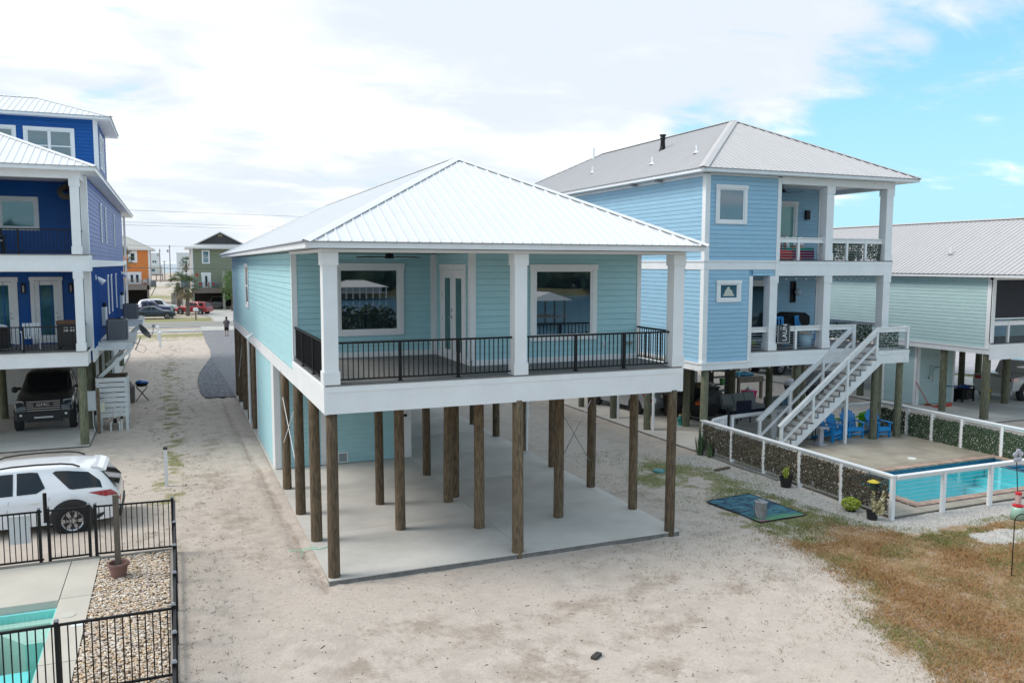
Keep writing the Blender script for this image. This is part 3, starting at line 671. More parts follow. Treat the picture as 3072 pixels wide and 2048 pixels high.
railing(LH, (-9.75, 16.2), (-6.0, 16.2), FA, .88, posts=(.56,), gap=.118); railing(LH, (-9.75, 16.2), (-6.0, 16.2), FB, .86, posts=(.56,), gap=.118)
railing(LH, (-5.8, 16.32), (-5.8, 17.46), FA, .88); railing(LH, (-5.8, 16.32), (-5.8, 17.46), FB, .86)
LGL = mat('teal_reflecting_glass', (.03, .12, .15), .03, ior=2.1)
door(LH, LF, -7.80, -6.72, FA+.02, 5.98, .14, 1, glass=LGL, stile=.16, bot=.3); door(LH, LF, -9.8, -8.22, FA+.02, 5.98, .18, 1, glass=LGL, stile=.12, bot=.1)
windowp(LH, LF, -8.75, -7.38, 7.74, 9.0, .12, LGL, .03, head=False)
for a, b in ((26.4, 26.95), (28.85, 29.45), (32.6, 33.1)): windowp(LH, LR, a, b, 4.12, 5.97, .09, LGL, .025, split=.5, head=False, sash=.035)
for a, b in ((23.8, 24.35), (26.65, 27.15), (33.0, 33.5)): windowp(LH, LR, a, b, 7.44, 9.13, .09, LGL, .025, split=.5, head=False, sash=.035)
def wall_lantern(p, fr, u, v, h=.38, w_=.14, m=BLACKM):
    g = G(); fr.box(g, u-w_/2, u+w_/2, v-h/2, v+h/2, .02, .04); fr.box(g, u-w_/2, u+w_/2, v+h/2-.04, v+h/2, .04, .15); fr.box(g, u-w_/2, u+w_/2, v-h/2, v-h/2+.03, .04, .15)
    for a in (u-w_/2, u+w_/2-.02): fr.box(g, a, a+.02, v-h/2+.03, v+h/2-.04, .12, .15)
    l = part('wall_lantern', g, m, p); g = G(); fr.box(g, u-.03, u+.03, v-h/2+.04, v+h/2-.08, .05, .1); part('lamp_glass', g, mat('lamp_glass', (.5, .5, .48), .2), l)
wall_lantern(LH, LF, -8.02, 5.55); wall_lantern(LH, LF, -6.42, 5.55)
floodlight(LH, LR, 19.9, 5.95, 1.6); floodlight(LH, LR, 38.8, 5.95, 1.6)
eaves(LH, LX0-.5, -5.13, 15.62, 47.5, 9.69, 9.84); hip_roof(LH, LX0-.55, -5.09, 15.57, 47.55, 9.845, .42, ROOFW, detail=('front',))
bx('porch_post', -5.72, -5.58, 46.3, 46.45, FB, 9.7); bx('porch_floor', LX0, -5.6, 41.6, 46.6, FB-.4, FB-.1); bx('porch_post', -5.72, -5.58, 46.3, 46.45, 0, FB-.4)
# tower
bx('tower_wall', -12.5, LX-.02, 24.12, 29.2, 9.7, 12.78, BLUEC)
TF = front(24.1); TR = right(LX)
siding(LH, TF, -12.5, LX-.14, 10.0, 12.72, BLUE, .152, 'tower_board'); siding(LH, TR, 24.25, 29.1, 9.95, 12.72, BLUE, .17, 'tower_board')
trims(LH, TF, [(LX-.14, LX+.03, 10.0, 12.72)]); trims(LH, TR, [(24.1, 24.25, 9.95, 12.72), (29.06, 29.2, 9.95, 12.72)], .029)
windowp(LH, TF, -8.40, -6.47, 10.75, 12.29, .12, LGL, .03, split=.5, mull=.5, head=False); windowp(LH, TF, -10.6, -8.66, 10.75, 12.29, .12, LGL, .03, split=.5, mull=.5, head=False)
windowp(LH, TR, 25.1, 26.2, 10.75, 12.3, .1, LGL, .03, split=.5, head=False); windowp(LH, TR, 26.5, 27.4, 10.75, 12.3, .1, LGL, .03, split=.5, head=False)
eaves(LH, -13.0, -5.03, 23.6, 29.6, 12.70, 12.82)
_tw = -13.05; _r = 3.05; _k = .36
slope(LH, (_tw, 23.55, 12.825), (1, 0, 0), (0, 1, 0), 8.07, _r, _r*_k, ROOFW); slope(LH, (-4.98, 23.55, 12.825), (0, 1, 0), (-1, 0, 0), 6.1, _r, _r*_k, ROOFW)
slope(LH, (-4.98, 29.65, 12.825), (-1, 0, 0), (0, -1, 0), 8.07, _r, _r*_k, ROOFW, 99); slope(LH, (_tw, 29.65, 12.825), (0, -1, 0), (1, 0, 0), 6.1, _r, _r*_k, ROOFW, 99)
hip_cap(LH, (-4.98, 23.55, 12.825), (-8.03, 26.6, 12.825+_r*_k), ROOFW); hip_cap(LH, (-8.03, 26.6, 12.825+_r*_k), (-10, 26.6, 12.825+_r*_k), ROOFW, name='ridge_cap'); hip_cap(LH, (-4.98, 29.65, 12.825), (-8.03, 26.6, 12.825+_r*_k), ROOFW)
# back wall of the open ground floor, and its white door further along the side
bx('store_wall', LX0, -6.3, 27.0, 27.2, 0, 2.88, mat('pale_panel', (.62, .63, .62), .6, .1, 2)); bx('store_wall', -5.85, -5.72, 31.3, 35.5, .0, 2.82, mat('pale_panel', (.62, .63, .62), .6))
bx('floor_soffit', LX0+.1, -5.8, 16.2, 41.3, 2.885, 2.9, mat('underside_board', (.32, .30, .27), .8))
bx('drain_pipe', -5.8, -5.7, 20.9, 21.0, 0, 2.83); bx('drain_pipe', -5.8, -5.7, 24.1, 24.2, 0, 2.83)
for y0, z0 in ((22.6, 3.88), (36.8, 3.88)):
    g = G(); g.box(LX+.02, LX+.17, y0-.55 if y0 < 30 else y0-.8, y0+.55 if y0 < 30 else y0+.8, z0, z0+.76); mb = part('meter_box', g, mat('grey_box', (.55, .58, .60), .5), LH)
    g = G(); g.cyl((LX+.12, y0-.1, z0+.76), (LX+.12, y0-.1, z0+.95), .07, n=10); g.tube([(LX+.1, y0+.3, z0), (LX+.12, y0+.35, z0-.4), (LX+.08, y0+.4, 3.45)], .03, 6); part('meter_conduit', g, BLACKM, mb)
# service platforms with condensers
for y0, y1 in ((19.35, 24.3), (32.6, 36.6)):
    g = G(); g.box(LX+.04, -4.33, y0, y0+.06, 3.08, 3.37); g.box(-4.39, -4.33, y0+.061, y1, 3.08, 3.37); pf = part('platform_frame', g, WHITE2, LH)
    n = 9; q = G(); q.box(LX+.03, -4.31, 0, (y1-y0)/n-.012, -.03, 0); me = mesh('platform_board', q, mat('grey_platform_board', (.5, .5, .48), .7, .15, 4), False, root_org(LH))
    for i in range(n): inst('platform_board', me, pf, (0, y0+i*(y1-y0)/n, 3.401))
    for yy in (y0+.1, y1-.2):
        g = G(); g.bar((-4.42, yy, 3.08), (LX-.02, yy, 1.95), .09, .14); part('platform_brace', g, WHITE2, LH)
def condenser(loc, label):
    t = thing('air_conditioner', label, 'air conditioner', loc, 0, 'air conditioner condensers on the blue house'); s = .38; hh = .84; M_ = mat('condenser_grey', (.19, .20, .22), .5, .1, 3)
    g = G(); pts = [(-s, -s+.08), (-s+.08, -s), (s-.08, -s), (s, -s+.08), (s, s-.08), (s-.08, s), (-s+.08, s), (-s, s-.08)]
    g.prism(pts, lambda a, b: (a, b, 0), lambda a, b: (a, b, .05)); g.prism(pts, lambda a, b: (a, b, hh-.06), lambda a, b: (a, b, hh))
    pi_ = [(a*.93, b*.93) for a, b in pts]; g.prism(pi_, lambda a, b: (a, b, .05), lambda a, b: (a, b, hh-.06)); part('casing', g, M_, t)
    q = G(); q.box(-s+.05, s-.05, -.012, 0, 0, .022); me = mesh('louver', q, M_)
    for i in range(17):
        for k in range(4): 
            a = k*pi/2; inst('louver', me, t, (sin(a)*s*.965, -cos(a)*s*.965, .075+i*.042), (0, 0, a))
    g = G()
    for k in range(4):
        a = k*pi/2; c, sn = cos(a), sin(a)
        for u in (-.3, 0, .3): x_, y_ = sn*s*.99+c*u, -cos(a)*s*.99+sn*u; g.box(x_-.012, x_+.012, y_-.012, y_+.012, .05, hh-.06)
    part('casing_rib', g, M_, t, kind='stuff')
    g = G(); g.lathe([(.33, hh-.02), (.35, hh+.02), (.31, hh+.025), (.30, hh-.02)], n=20); part('top_grille_ring', g, BLACKM, t)
    g = G(); 
    for i in range(5): g.lathe([(.06+i*.05, hh+.004), (.068+i*.05, hh+.012), (.076+i*.05, hh+.004)], n=18)
    part('top_grille', g, BLACKM, t, kind='stuff')
condenser((-4.92, 20.5, 3.405), 'grey condenser on the nearer white platform beside the satellite dish'); condenser((-4.95, 34.2, 3.405), 'grey condenser on the farther white platform nearer the road')
# satellite dish on the platform edge
t = thing('satellite_dish', 'black satellite dish mounted on the edge of a white platform', 'satellite dish', (-4.28, 20.6, 3.3))
g = G(); g.tube([(0, 0, -.35), (.12, 0, -.1), (.22, 0, .18)], .022, 8); g.bar((-.04, 0, -.05), (.12, 0, -.12), .05); part('mount_arm', g, STEEL, t)
Md = Matrix.Translation((.30, .05, .35)) @ Matrix.Rotation(radians(52), 4, 'Y') @ Matrix.Rotation(radians(12), 4, 'X')
g = G(); g.lathe([(.36*k/6, .11*(k/6)**2) for k in range(7)]+[(.36*k/6, .11*(k/6)**2-.012) for k in range(6, -1, -1)], n=24); g.xf(Md); part('reflector', g, mat('dish_black', (.02, .02, .022), .45), t, True)
g = G(); g.tube([Md @ Vector((.3, 0, .05)), Md @ Vector((.28, 0, .28)), Md @ Vector((.05, 0, .5))], .016, 6); part('feed_arm', g, STEEL, t)
g = G(); g.cyl(Md @ Vector((.05, -.07, .5)), Md @ Vector((.03, .07, .52)), .045, n=8); g.cyl(Md @ Vector((.05, 0, .46)), Md @ Vector((.05, 0, .55)), .05, n=8); part('receiver', g, mat('receiver_grey', (.3, .31, .33), .5), t)
g = G(); g.tube([(-.02, 0, -.3), (.15, .02, -.45), (.3, .05, -.5), (.42, .05, -.35), (.36, .02, -.2), (.15, 0, -.15)], .008, 5); part('coax_cable', g, BLACKM, t)
# slatted outdoor shower box on legs, with a planter top
t = thing('shower_stall', 'white slatted wooden stall on legs standing beside the blue house', 'stall', (-5.12, 19.7, 0)); W_, D_ = .5, .62
for sx in (-1, 1):
    for sy in (-1, 1): g = G(); g.box(sx*W_-.05, sx*W_+.05, sy*D_-.05, sy*D_+.05, -.1, 1.98); part('leg', g, WHITE2, t)
for side in range(4):
    for i in range(8):
        z0 = .46+i*.2; g = G()
        if side == 0: g.box(-W_-.05, W_+.05, -D_-.075, -D_-.051, z0, z0+.168+R.uniform(-.01, .0))
        elif side == 1: g.box(-W_-.05, W_+.05, D_+.051, D_+.075, z0, z0+.168)
        else: s_ = -1 if side == 2 else 1; g.box(s_*(W_+.051), s_*(W_+.075), -D_-.05, D_+.05, z0, z0+.168)
        part('slat', g, WHITE2, t)
g = G(); g.box(-W_-.04, W_+.04, -D_-.04, D_+.04, 1.62, 1.66); part('planter_floor', g, mat('old_wood', (.17, .12, .09), .9, .3, 8), t)
for q_ in ((-W_-.04, W_+.04, -D_-.04, -D_-.0), (-W_-.04, W_+.04, D_, D_+.04), (-W_-.04, -W_, -D_, D_), (W_, W_+.04, -D_, D_)):
    g = G(); g.box(*q_, 1.66, 2.04); part('planter_side', g, mat('old_wood', (.17, .12, .09), .9), t)
t = thing('water_pipes', 'white plastic pipes rising from the sand beside a slatted stall', 'pipes', (-5.05, 18.95, 0)); PV = mat('white_plastic', (.7, .7, .68), .4)
g = G(); g.tube([(-.16, 0, -.1), (-.16, 0, .24), (-.12, 0, .27), (.12, 0, .27), (.16, 0, .24), (.16, 0, -.1)], .035, 8); part('pipe_loop', g, PV, t)
g = G(); g.tube([(0, 0, .27), (0, .02, .7), (0, .1, .95)], .035, 8); part('riser_pipe', g, PV, t); g = G(); g.tube([(.24, 0, -.1), (.24, .02, .7), (.26, .1, .95)], .035, 8); part('riser_pipe', g, PV, t)
g = G(); g.cyl((0, 0, .3), (0, 0, .42), .055, n=8); g.cyl((.24, 0, .38), (.24, 0, .48), .05, n=8); g.cyl((-.08, 0, .27), (.08, 0, .27), .05, n=8); part('valve', g, BLACKM, t, kind='stuff')
g = G(); g.tube([(-.1, .05, .6), (-.25, 0, .32), (-.45, .1, .3), (-.6, .2, .45)], .012, 6); part('hose', g, PV, t)
t = thing('power_cabinet', 'grey electrical cabinet fixed between posts at the edge of the slab', 'cabinet', (-5.78, 18.55, 0)); BG = mat('grey_box', (.55, .58, .60), .5)
g = G(); g.box(-.17, .12, -.1, .1, .85, 1.6); part('cabinet_box', g, BG, t); g = G(); g.box(-.15, .1, -.112, -.1, .88, 1.57); part('door', g, BG, t)
g = G(); g.box(.14, .24, -.06, .06, -.1, 1.7); part('post', g, mat('brown_post', (.2, .14, .09), .9, .3, 6), t); g = G(); g.box(.26, .42, -.04, .1, .75, 1.12); part('junction_box', g, mat('cream_box', (.6, .57, .48), .6), t)
g = G(); g.tube([(.0, 0, .85), (.0, .02, .3), (.05, .02, -.1)], .02, 6); g.tube([(.3, 0, .75), (.28, .02, -.1)], .02, 6); part('conduit', g, BG, t, kind='stuff')
# things stored along the side
t = thing('storage_chest', 'brown plastic deck box standing on sand below the satellite dish', 'deck box', (-4.95, 26.2, 0)); BR = mat('taupe_plastic', (.16, .145, .125), .6)
g = G(); g.box(-.42, .35, -.45, .45, -.08, .62); part('box_body', g, BR, t); g = G(); g.hexa([(-.44, -.47, .62), (.37, -.47, .62), (.37, .47, .62), (-.44, .47, .62), (-.40, -.43, .72), (.33, -.43, .72), (.33, .43, .72), (-.40, .43, .72)]); part('lid', g, BR, t)
single('fishing_net_pile', G().ball((0, 0, 0), .3, .35, .16, 9, 6, .25), mat('tan_canvas', (.3, .25, .19), .9, .3, 9), 'tan canvas bundle lying on the brown deck box lid', 'bundle', (-5.0, 26.2, .86))
t = thing('kettle_grill', 'blue portable grill on crossed legs beside the brown deck box', 'grill', (-4.28, 26.3, 0))
g = G(); g.ball((0, 0, .82), .3, .3, .12, 14, 8); part('lid', g, mat('blue_enamel', (.01, .09, .32), .25), t, True); g = G(); g.lathe([(.31, .8), (.22, .64), (0, .6)], n=14); part('bowl', g, BLACKM, t)
for a, b in (((-.25, -.1, .62), (.28, -.1, -.08)), ((.25, -.1, .62), (-.28, -.1, -.08)), ((-.25, .1, .62), (.28, .1, -.08)), ((.25, .1, .62), (-.28, .1, -.08))): g = G(); g.bar(a, b, .03); part('leg', g, mat('brown_post', (.2, .14, .09), .9), t)
# porch furniture
t = thing('pellet_grill', 'black grill cabinet with a wooden lid on the blue house porch', 'grill', (-6.28, 16.95, FA)); 
g = G(); g.box(-.38, .38, -.28, .28, .1, .92); part('cabinet', g, mat('grill_black', (.02, .02, .022), .4), t); g = G(); g.box(-.4, .42, -.3, .3, .93, 1.05); part('lid', g, mat('brown_wood_lid', (.12, .06, .035), .6, .3, 6), t)
for i in range(2): g = G(); g.box(-.36+i*.37, -.01+i*.37, -.295, -.281, .16, .6); part('door', g, mat('grill_black', (.02, .02, .022), .4), t)
for i in range(2):
    for k in range(2): g = G(); g.box(-.16+i*.2, -.02+i*.2, -.30, -.282, .66-.0+k*.13, .74+k*.13); part('control_panel', g, STEEL, t)
for sx in (-1, 1):
    for sy in (-1, 1): g = G(); g.cyl((sx*.32-.03, sy*.2, .05), (sx*.32+.03, sy*.2, .05), .05, n=10); part('caster', g, BLACKM, t)
g = G(); g.cyl((-.43, -.2, .8), (-.43, .2, .8), .02, n=8); part('side_handle', g, STEEL, t)
def patio_chair(loc, rz, label, m, cm=None, cat='chair', group=None):
    t = thing('patio_chair', label, cat, loc, rz, group)
    for sx in (-1, 1):
        for sy in (-1, 1): g = G(); g.box(sx*.27-.025, sx*.27+.025, sy*.26-.025, sy*.26+.025, 0, .62 if sy < 0 else .42); part('leg', g, m, t)
    for i in range(5): g = G(); g.box(-.29, .29, -.28+i*.115, -.18+i*.115, .40, .425); part('seat_slat', g, m, t)
    for i in range(5): g = G(); x = -.25+i*.115; g.hexa([(x, .25, .42), (x+.09, .25, .42), (x+.09, .275, .42), (x, .275, .42), (x, .38, .92), (x+.09, .38, .92), (x+.09, .405, .92), (x, .405, .92)]); part('back_slat', g, m, t)
    for sx in (-1, 1): g = G(); g.box(sx*.29-.04, sx*.29+.04, -.3, .3, .62, .65); part('armrest', g, m, t)
    if cm: g = G(); g.ball((0, -.02, .47), .26, .25, .07, 12, 6); part('cushion', g, cm, t, True); g = G(); g.ball((0, .27, .66), .24, .09, .2, 12, 6); part('back_cushion', g, cm, t, True)
    return t
patio_chair((-7.6, 17.5, FA), .15, 'white slatted chair on the lower porch of the blue house', WHITE2)
patio_chair((-8.55, 17.3, FB), .3, 'black chair with a white cushion on the upper porch', BLACKM, mat('white_cushion', (.7, .72, .74), .9))
t = thing('cooler_cart', 'black cart on the lower porch at the left edge of the photo', 'cart', (-8.55, 17.0, FA)); g = G(); g.box(-.4, .35, -.3, .3, .12, .78); part('cart_body', g, BLACKM, t); g = G(); g.box(-.42, .37, -.32, .32, .79, .84); part('lid', g, BLACKM, t)
g = G(); g.ball((.1, 0, .88), .2, .14, .06, 8, 5, .2); part('folded_cloth', g, WHITE2, t)
t = thing('wall_fan', 'dark round outdoor fan hanging near the ceiling of the upper porch', 'fan', (-6.35, 18.6, 9.15)); g = G(); g.lathe([(.1, -.1), (.3, 0), (.3, .03), (.1, .12)], n=16); g.xf(Matrix.Rotation(radians(80), 4, 'X')); part('fan_cage', g, mat('bronze', (.05, .04, .03), .5), t); g = G(); g.cyl((0, 0, 0), (0, .1, .47), .025); part('bracket', g, BLACKM, t)
# ================================================================== the light blue house on the right
RH = thing('stilt_house', 'light blue two storey house with grey metal hip roof and white stair to a pool', 'house', (14.1, 6.9, 0), world=True)
SKYB = mat('sky_blue_siding', (.30, .51, .665), .55, .05, 2., .06, 60, rnd=.025)
SKYC = mat('sky_blue_core', (.17, .35, .55), .8)
def rx(name, x0, x1, y0, y1, z0, z1, m=WHITE, p=RH): return board(name, x0, x1, y0, y1, z0, z1, m, p)
A0, A1, AY, BW = 14.05, 22.6, 6.9, 9.5          # walls, front, porch back wall
YB = 26.4
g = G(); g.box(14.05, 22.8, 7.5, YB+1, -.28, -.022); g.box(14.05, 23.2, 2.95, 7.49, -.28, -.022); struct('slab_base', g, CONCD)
for j, (y0, y1) in enumerate(((7.2, 11.4), (11.4, 15.6), (15.6, 19.8), (19.8, 27.4))):
    for x0, x1 in ((14.03, 18.4), (18.4, 22.8)):
        g = G(); g.box(x0+.006, x1-.006, y0+.006, y1-.006, -.02, 0); part('slab_panel', g, CONC)['kind'] = 'structure'
for x, y in ((14.3, 7.06), (14.4, 10.93), (14.4, 13.6), (14.4, 16.6), (14.4, 20), (14.4, 25), (16.25, 10.95), (18.4, 7.06), (18.4, 13.7), (19.75, 12.6), (20.58, 11.2), (22.4, 7.1), (22.4, 11.2), (22.4, 16), (18.4, 18), (22.4, 21), (21.36, 6.26), (22.62, 6.3)):
    pile(RH, x, y, 2.9, PILEG, .14)
rx('floor_frame', A0+.05, A1-.05, AY+.1, YB, 2.9, 3.4, mat('floor_frame_wood', (.25, .2, .14), .8))
rx('floor_soffit', A0+.06, A1-.06, AY+.12, YB-.05, 2.885, 2.899, mat('underside_board', (.32, .30, .27), .8))
# skirt below the wall bay, and the deck beam
rx('side_band', A0-.06, 16.08, AY-.06, AY+.05, 2.86, 3.07); rx('side_band', A0-.06, A0+.05, AY+.051, YB, 2.82, 3.05); rx('band_cap', A0-.09, 16.10, AY-.09, AY+.05, 3.071, 3.135); rx('band_cap', A0-.09, A0+.05, AY+.051, YB, 3.051, 3.11)
rx('band_board', 16.09, A1, AY-.04, AY+.06, 2.87, 3.405); rx('frieze_board', 16.11, A1+.012, AY-.054, AY-.0405, 3.26, 3.39); rx('band_board', A1-.06, A1, AY+.061, YB, 2.87, 3.405)
q = G(); q.box(16.09, A1-.0, 0, .135, -.026, 0); me = mesh('deck_board', q, DECK, False, root_org(RH))
for i in range(20): inst('deck_board', me, RH, (0, AY-.06+i*.1375, 3.435))
rx('porch_floor', 17.2, A1+.02, AY-.06, BW, 6.63, 6.665, DECK)
rx('wall', A0+.02, 16.07, AY+.02, BW, 3.0, 6.34, SKYC); rx('wall', A0+.02, 17.2, AY+.02, BW, 6.35, 9.58, SKYC); rx('wall', A0+.02, 21.5, BW+.02, YB-.02, 3.0, 9.6, SKYC); rx('wall', 16.071, 17.18, AY+.02, AY+.2, 6.12, 6.34, SKYC)
RF, RL, RB = front(AY), left(A0), front(BW)
siding(RH, RF, A0+.16, 15.94, 3.14, 6.33, SKYB, .155); siding(RH, RF, 16.1, 17.06, 6.12, 6.33, SKYB, .11); siding(RH, RF, A0+.16, 17.08, 6.63, 9.54, SKYB, .155)
siding(RH, RL, AY+.17, YB-.1, 3.12, 6.33, SKYB, .155); siding(RH, RL, AY+.17, YB-.1, 6.63, 9.50, SKYB, .155)
siding(RH, RB, 16.1, 21.4, 3.5, 6.2, SKYB, .155); siding(RH, RB, 17.2, 21.4, 6.72, 9.5, SKYB, .155)
trims(RH, RF, [(A0-.03, A0+.16, 3.14, 6.33), (A0-.03, A0+.16, 6.66, 9.58), (15.94, 16.09, 3.14, 6.11), (17.08, 17.24, 6.66, 9.56)]); trims(RH, RL, [(AY-.0, AY+.17, 3.12, 6.33), (AY, AY+.17, 6.66, 9.58), (YB-.1, YB, 3.12, 9.58)], .029)
trims(RH, RB, [(21.36, 21.5, 3.46, 6.2), (21.36, 21.5, 6.7, 9.5)])
g = G(); RL.box(g, AY+.171, YB-.101, 9.50, 9.6, .001, .028); part('frieze_board', g, WHITE, RH); g = G(); RF.box(g, A0+.161, 17.079, 9.54, 9.6, .001, .028); part('frieze_board', g, WHITE, RH)
rx('side_band', A0-.035, 17.2, AY-.035, AY+.02, 6.331, 6.60); rx('side_band', A0-.035, A0+.02, AY+.021, YB, 6.331, 6.60); rx('band_cap', A0-.065, 17.2, AY-.065, AY+.02, 6.601, 6.655); rx('band_cap', A0-.065, A0+.02, AY+.021, YB, 6.601, 6.65)
rx('porch_beam', 17.06, A1, AY-.05, AY+.24, 6.11, 6.63); rx('frieze_board', 17.21, A1+.012, AY-.064, AY-.0505, 6.50, 6.62); rx('porch_beam', A1-.28, A1, AY+.241, BW+4, 6.11, 6.63)
rx('porch_ceiling', 16.1, A1-.02, AY+.1, BW, 6.3, 6.33, mat('porch_ceiling_paint', (.62, .64, .66), .6)); rx('porch_ceiling', 17.2, A1-.02, AY+.1, BW+4, 9.5, 9.53)
rx('porch_beam', 17.24, A1-.02, AY-.05, AY+.2, 9.35, 9.60); rx('porch_beam', A1-.24, A1-.02, AY+.201, BW+4, 9.35, 9.59)
for x in (17.02, 19.49, 22.39): column(RH, x, AY+.14, 3.435, 6.11, .33)
for x in (19.49, 22.39): column(RH, x, AY+.14, 6.665, 9.35, .33)
def cable_rail(parent, a, b, z, h=.85, posts=(), top=.16, ncab=6, m=WHITE, pw=.09):
    """White timber rail with a wide cap, posts and thin steel cables."""
    a = Vector((a[0], a[1], z)); b = Vector((b[0], b[1], z)); zv = Vector((0, 0, 1)); d = (b-a)
    g = G(); g.bar(a+zv*(h-.015), b+zv*(h-.015), .14, .03); r = part('deck_rail', g, m, parent)
    g = G(); g.bar(a+zv*(h-.03-top/2), b+zv*(h-.03-top/2), .04, top-.005); part('top_board', g, m, r)
    off = Vector(root_org(parent)); q = G(); q.box(-pw/2, pw/2, -pw/2, pw/2, 0, h-.031); me = mesh('rail_post', q, m)
    for t in posts: inst('rail_post', me, r, a+d*t-off)
    q = G(); q.cyl(a-off, b-off, .006, n=5); me = mesh('rail_cable', q, STEEL)
    for i in range(ncab): inst('rail_cable', me, r, (0, 0, .08+i*(h-top-.1)/ncab))
    return r
cable_rail(RH, (16.1, AY+.1), (16.85, AY+.1), 3.435); cable_rail(RH, (17.2, AY+.1), (19.32, AY+.1), 3.435, posts=(.46,)); cable_rail(RH, (19.66, AY+.05), (20.88, AY-.02), 3.435, posts=(.96,))
cable_rail(RH, (17.26, AY+.1), (19.32, AY+.1), 6.665, .82, posts=(.44,)); cable_rail(RH, (19.66, AY+.1), (22.2, AY+.1), 6.665, .82, posts=(.31, .67)); cable_rail(RH, (22.45, AY+.3), (22.45, 13), 3.435, posts=(.2, .45, .7)); cable_rail(RH, (22.45, AY+.3), (22.45, 13), 6.665, .82, posts=(.2, .45, .7))
RGL = mat('blue_grey_window_glass', (.045, .12, .17), .03, ior=2.1)
windowp(RH, RF, 14.44, 15.75, 7.9, 9.23, .12, RGL, .035); w2 = windowp(RH, RF, 14.56, 15.58, 5.21, 5.97, .12, RGL, .035)
# a plain pale ornament leans inside the lower window
g = G(); RF.box(g, 14.85, 15.3, 5.42, 5.47, .023, .027); g.prism([(14.88, 5.47), (15.27, 5.47), (15.2, 5.62), (15.12, 5.66), (15.1, 5.74), (15.03, 5.74), (14.98, 5.66), (14.92, 5.6)], lambda u, v: RF.p(u, v, .023), lambda u, v: RF.p(u, v, .027)); part('window_ornament', g, mat('pale_ornament', (.5, .52, .45), .6), w2)
LT = mat('pale_green_glass', (.10, .30, .27), .05, ior=1.8)
door(RH, RB, 17.45, 20.28, 6.68, 9.0, .13, 2, glass=LT, stile=.07, bot=.09)
door(RH, RB, 16.0, 19.15, 3.46, 5.9, .13, 2, glass=mat('dark_patio_glass', (.02, .045, .05), .03, ior=1.9), stile=.09, bot=.1)
g = G(); 
for i in range(6): RB.box(g, 17.05+i*.03, 17.07+i*.03, 4.2, 5.7, .023, .045)
part('curtain', g, mat('green_curtain', (.15, .5, .3), .8), RH, kind='stuff')
g = G(); RB.box(g, 20.65, 20.85, 8.3, 8.66, .02, .12); part('wall_lantern', g, BLACKM, RH)
g = G(); RB.box(g, 20.05, 20.3, 5.0, 5.85, .02, .06); g.bar(RB.p(20.24, 5.78, .09), RB.p(20.24, 5.06, .09), .05); lm = part('wall_lantern', g, BLACKM, RH); g = G(); g.ball(RB.p(20.3, 5.42, .18), .13, .13, .13, 12, 8); part('lamp_globe', g, mat('milk_glass', (.55, .6, .66), .2), lm, True)
eaves(RH, 13.57, 23.32, 6.40, 27.0, 9.60, 9.72); hip_roof(RH, 13.53, 23.36, 6.36, 27.04, 9.725, .525, ROOFG, capw=.17)
_k = .525
for x, y, h, r_, m_ in ((15.1, 9.0, .3, .04, WHITE), (14.85, 11.6, .3, .04, WHITE), (15.4, 17.6, .32, .04, WHITE)):
    z = 9.725+(x-13.53)*_k; g = G(); g.cyl((x, y, z-.03), (x, y, z+h), r_, n=8); v = part('vent_pipe', g, m_, RH); g = G(); g.lathe([(.14, .01), (.06, .07), (.04, .1)], (x, y, z), 10); part('vent_boot', g, m_, v)
x, y = 16.6, 13.6; z = 9.725+(x-13.53)*_k; g = G(); g.lathe([(.16, -.05), (.11, .12), (.09, .42), (.12, .44), (.12, .5), (.09, .52), (.14, .6), (.14, .63), (0, .63)], (x, y, z), 12); part('flue_pipe', g, BLACKM, RH, True)
x, y = 17.9, 22.2; z = 9.725+(x-13.53)*_k; g = G(); g.cyl((x, y, z-.03), (x, y, z+.55), .06, n=8); part('vent_pipe', g, WHITE, RH)
for y in (9.6, 11.4, 19.5): g = G(); g.box(13.75, 13.98, y-.09, y+.09, 9.52, 9.598); part('soffit_light', g, mat('lamp_grey', (.3, .3, .32), .5), RH)
g = G(); g.box(A0-.05, A0-.025, 8.0, 8.25, 6.38, 6.75); fx = part('light_plate', g, WHITE, RH); g = G(); g.cyl((A0-.06, 8.12, 6.56), (A0-.2, 8.05, 6.46), .03, .07, 10); part('lamp_head', g, mat('lamp_grey', (.3, .3, .32), .5), fx)
for y in (10.7, 13.45):
    g = G(); g.cyl((14.53, y, -.03), (14.53, y, 2.9), .055, n=10); dpp = part('drain_pipe', g, WHITE, RH); g = G(); g.cyl((14.56, y, 1.1), (14.56, y, 1.28), .075, n=10); part('pipe_collar', g, WHITE, dpp)
ceiling_fan((18.5, 8.3, 9.5), 'black ceiling fan under the upper porch of the light blue house', .75, a0=.5)
# small store under the house
rx('store_wall', 18.15, 19.7, 15.5, 15.6, 0, 2.88, SKYC); rx('corner_trim', 19.7, 19.95, 15.45, 15.62, .8, 2.88)
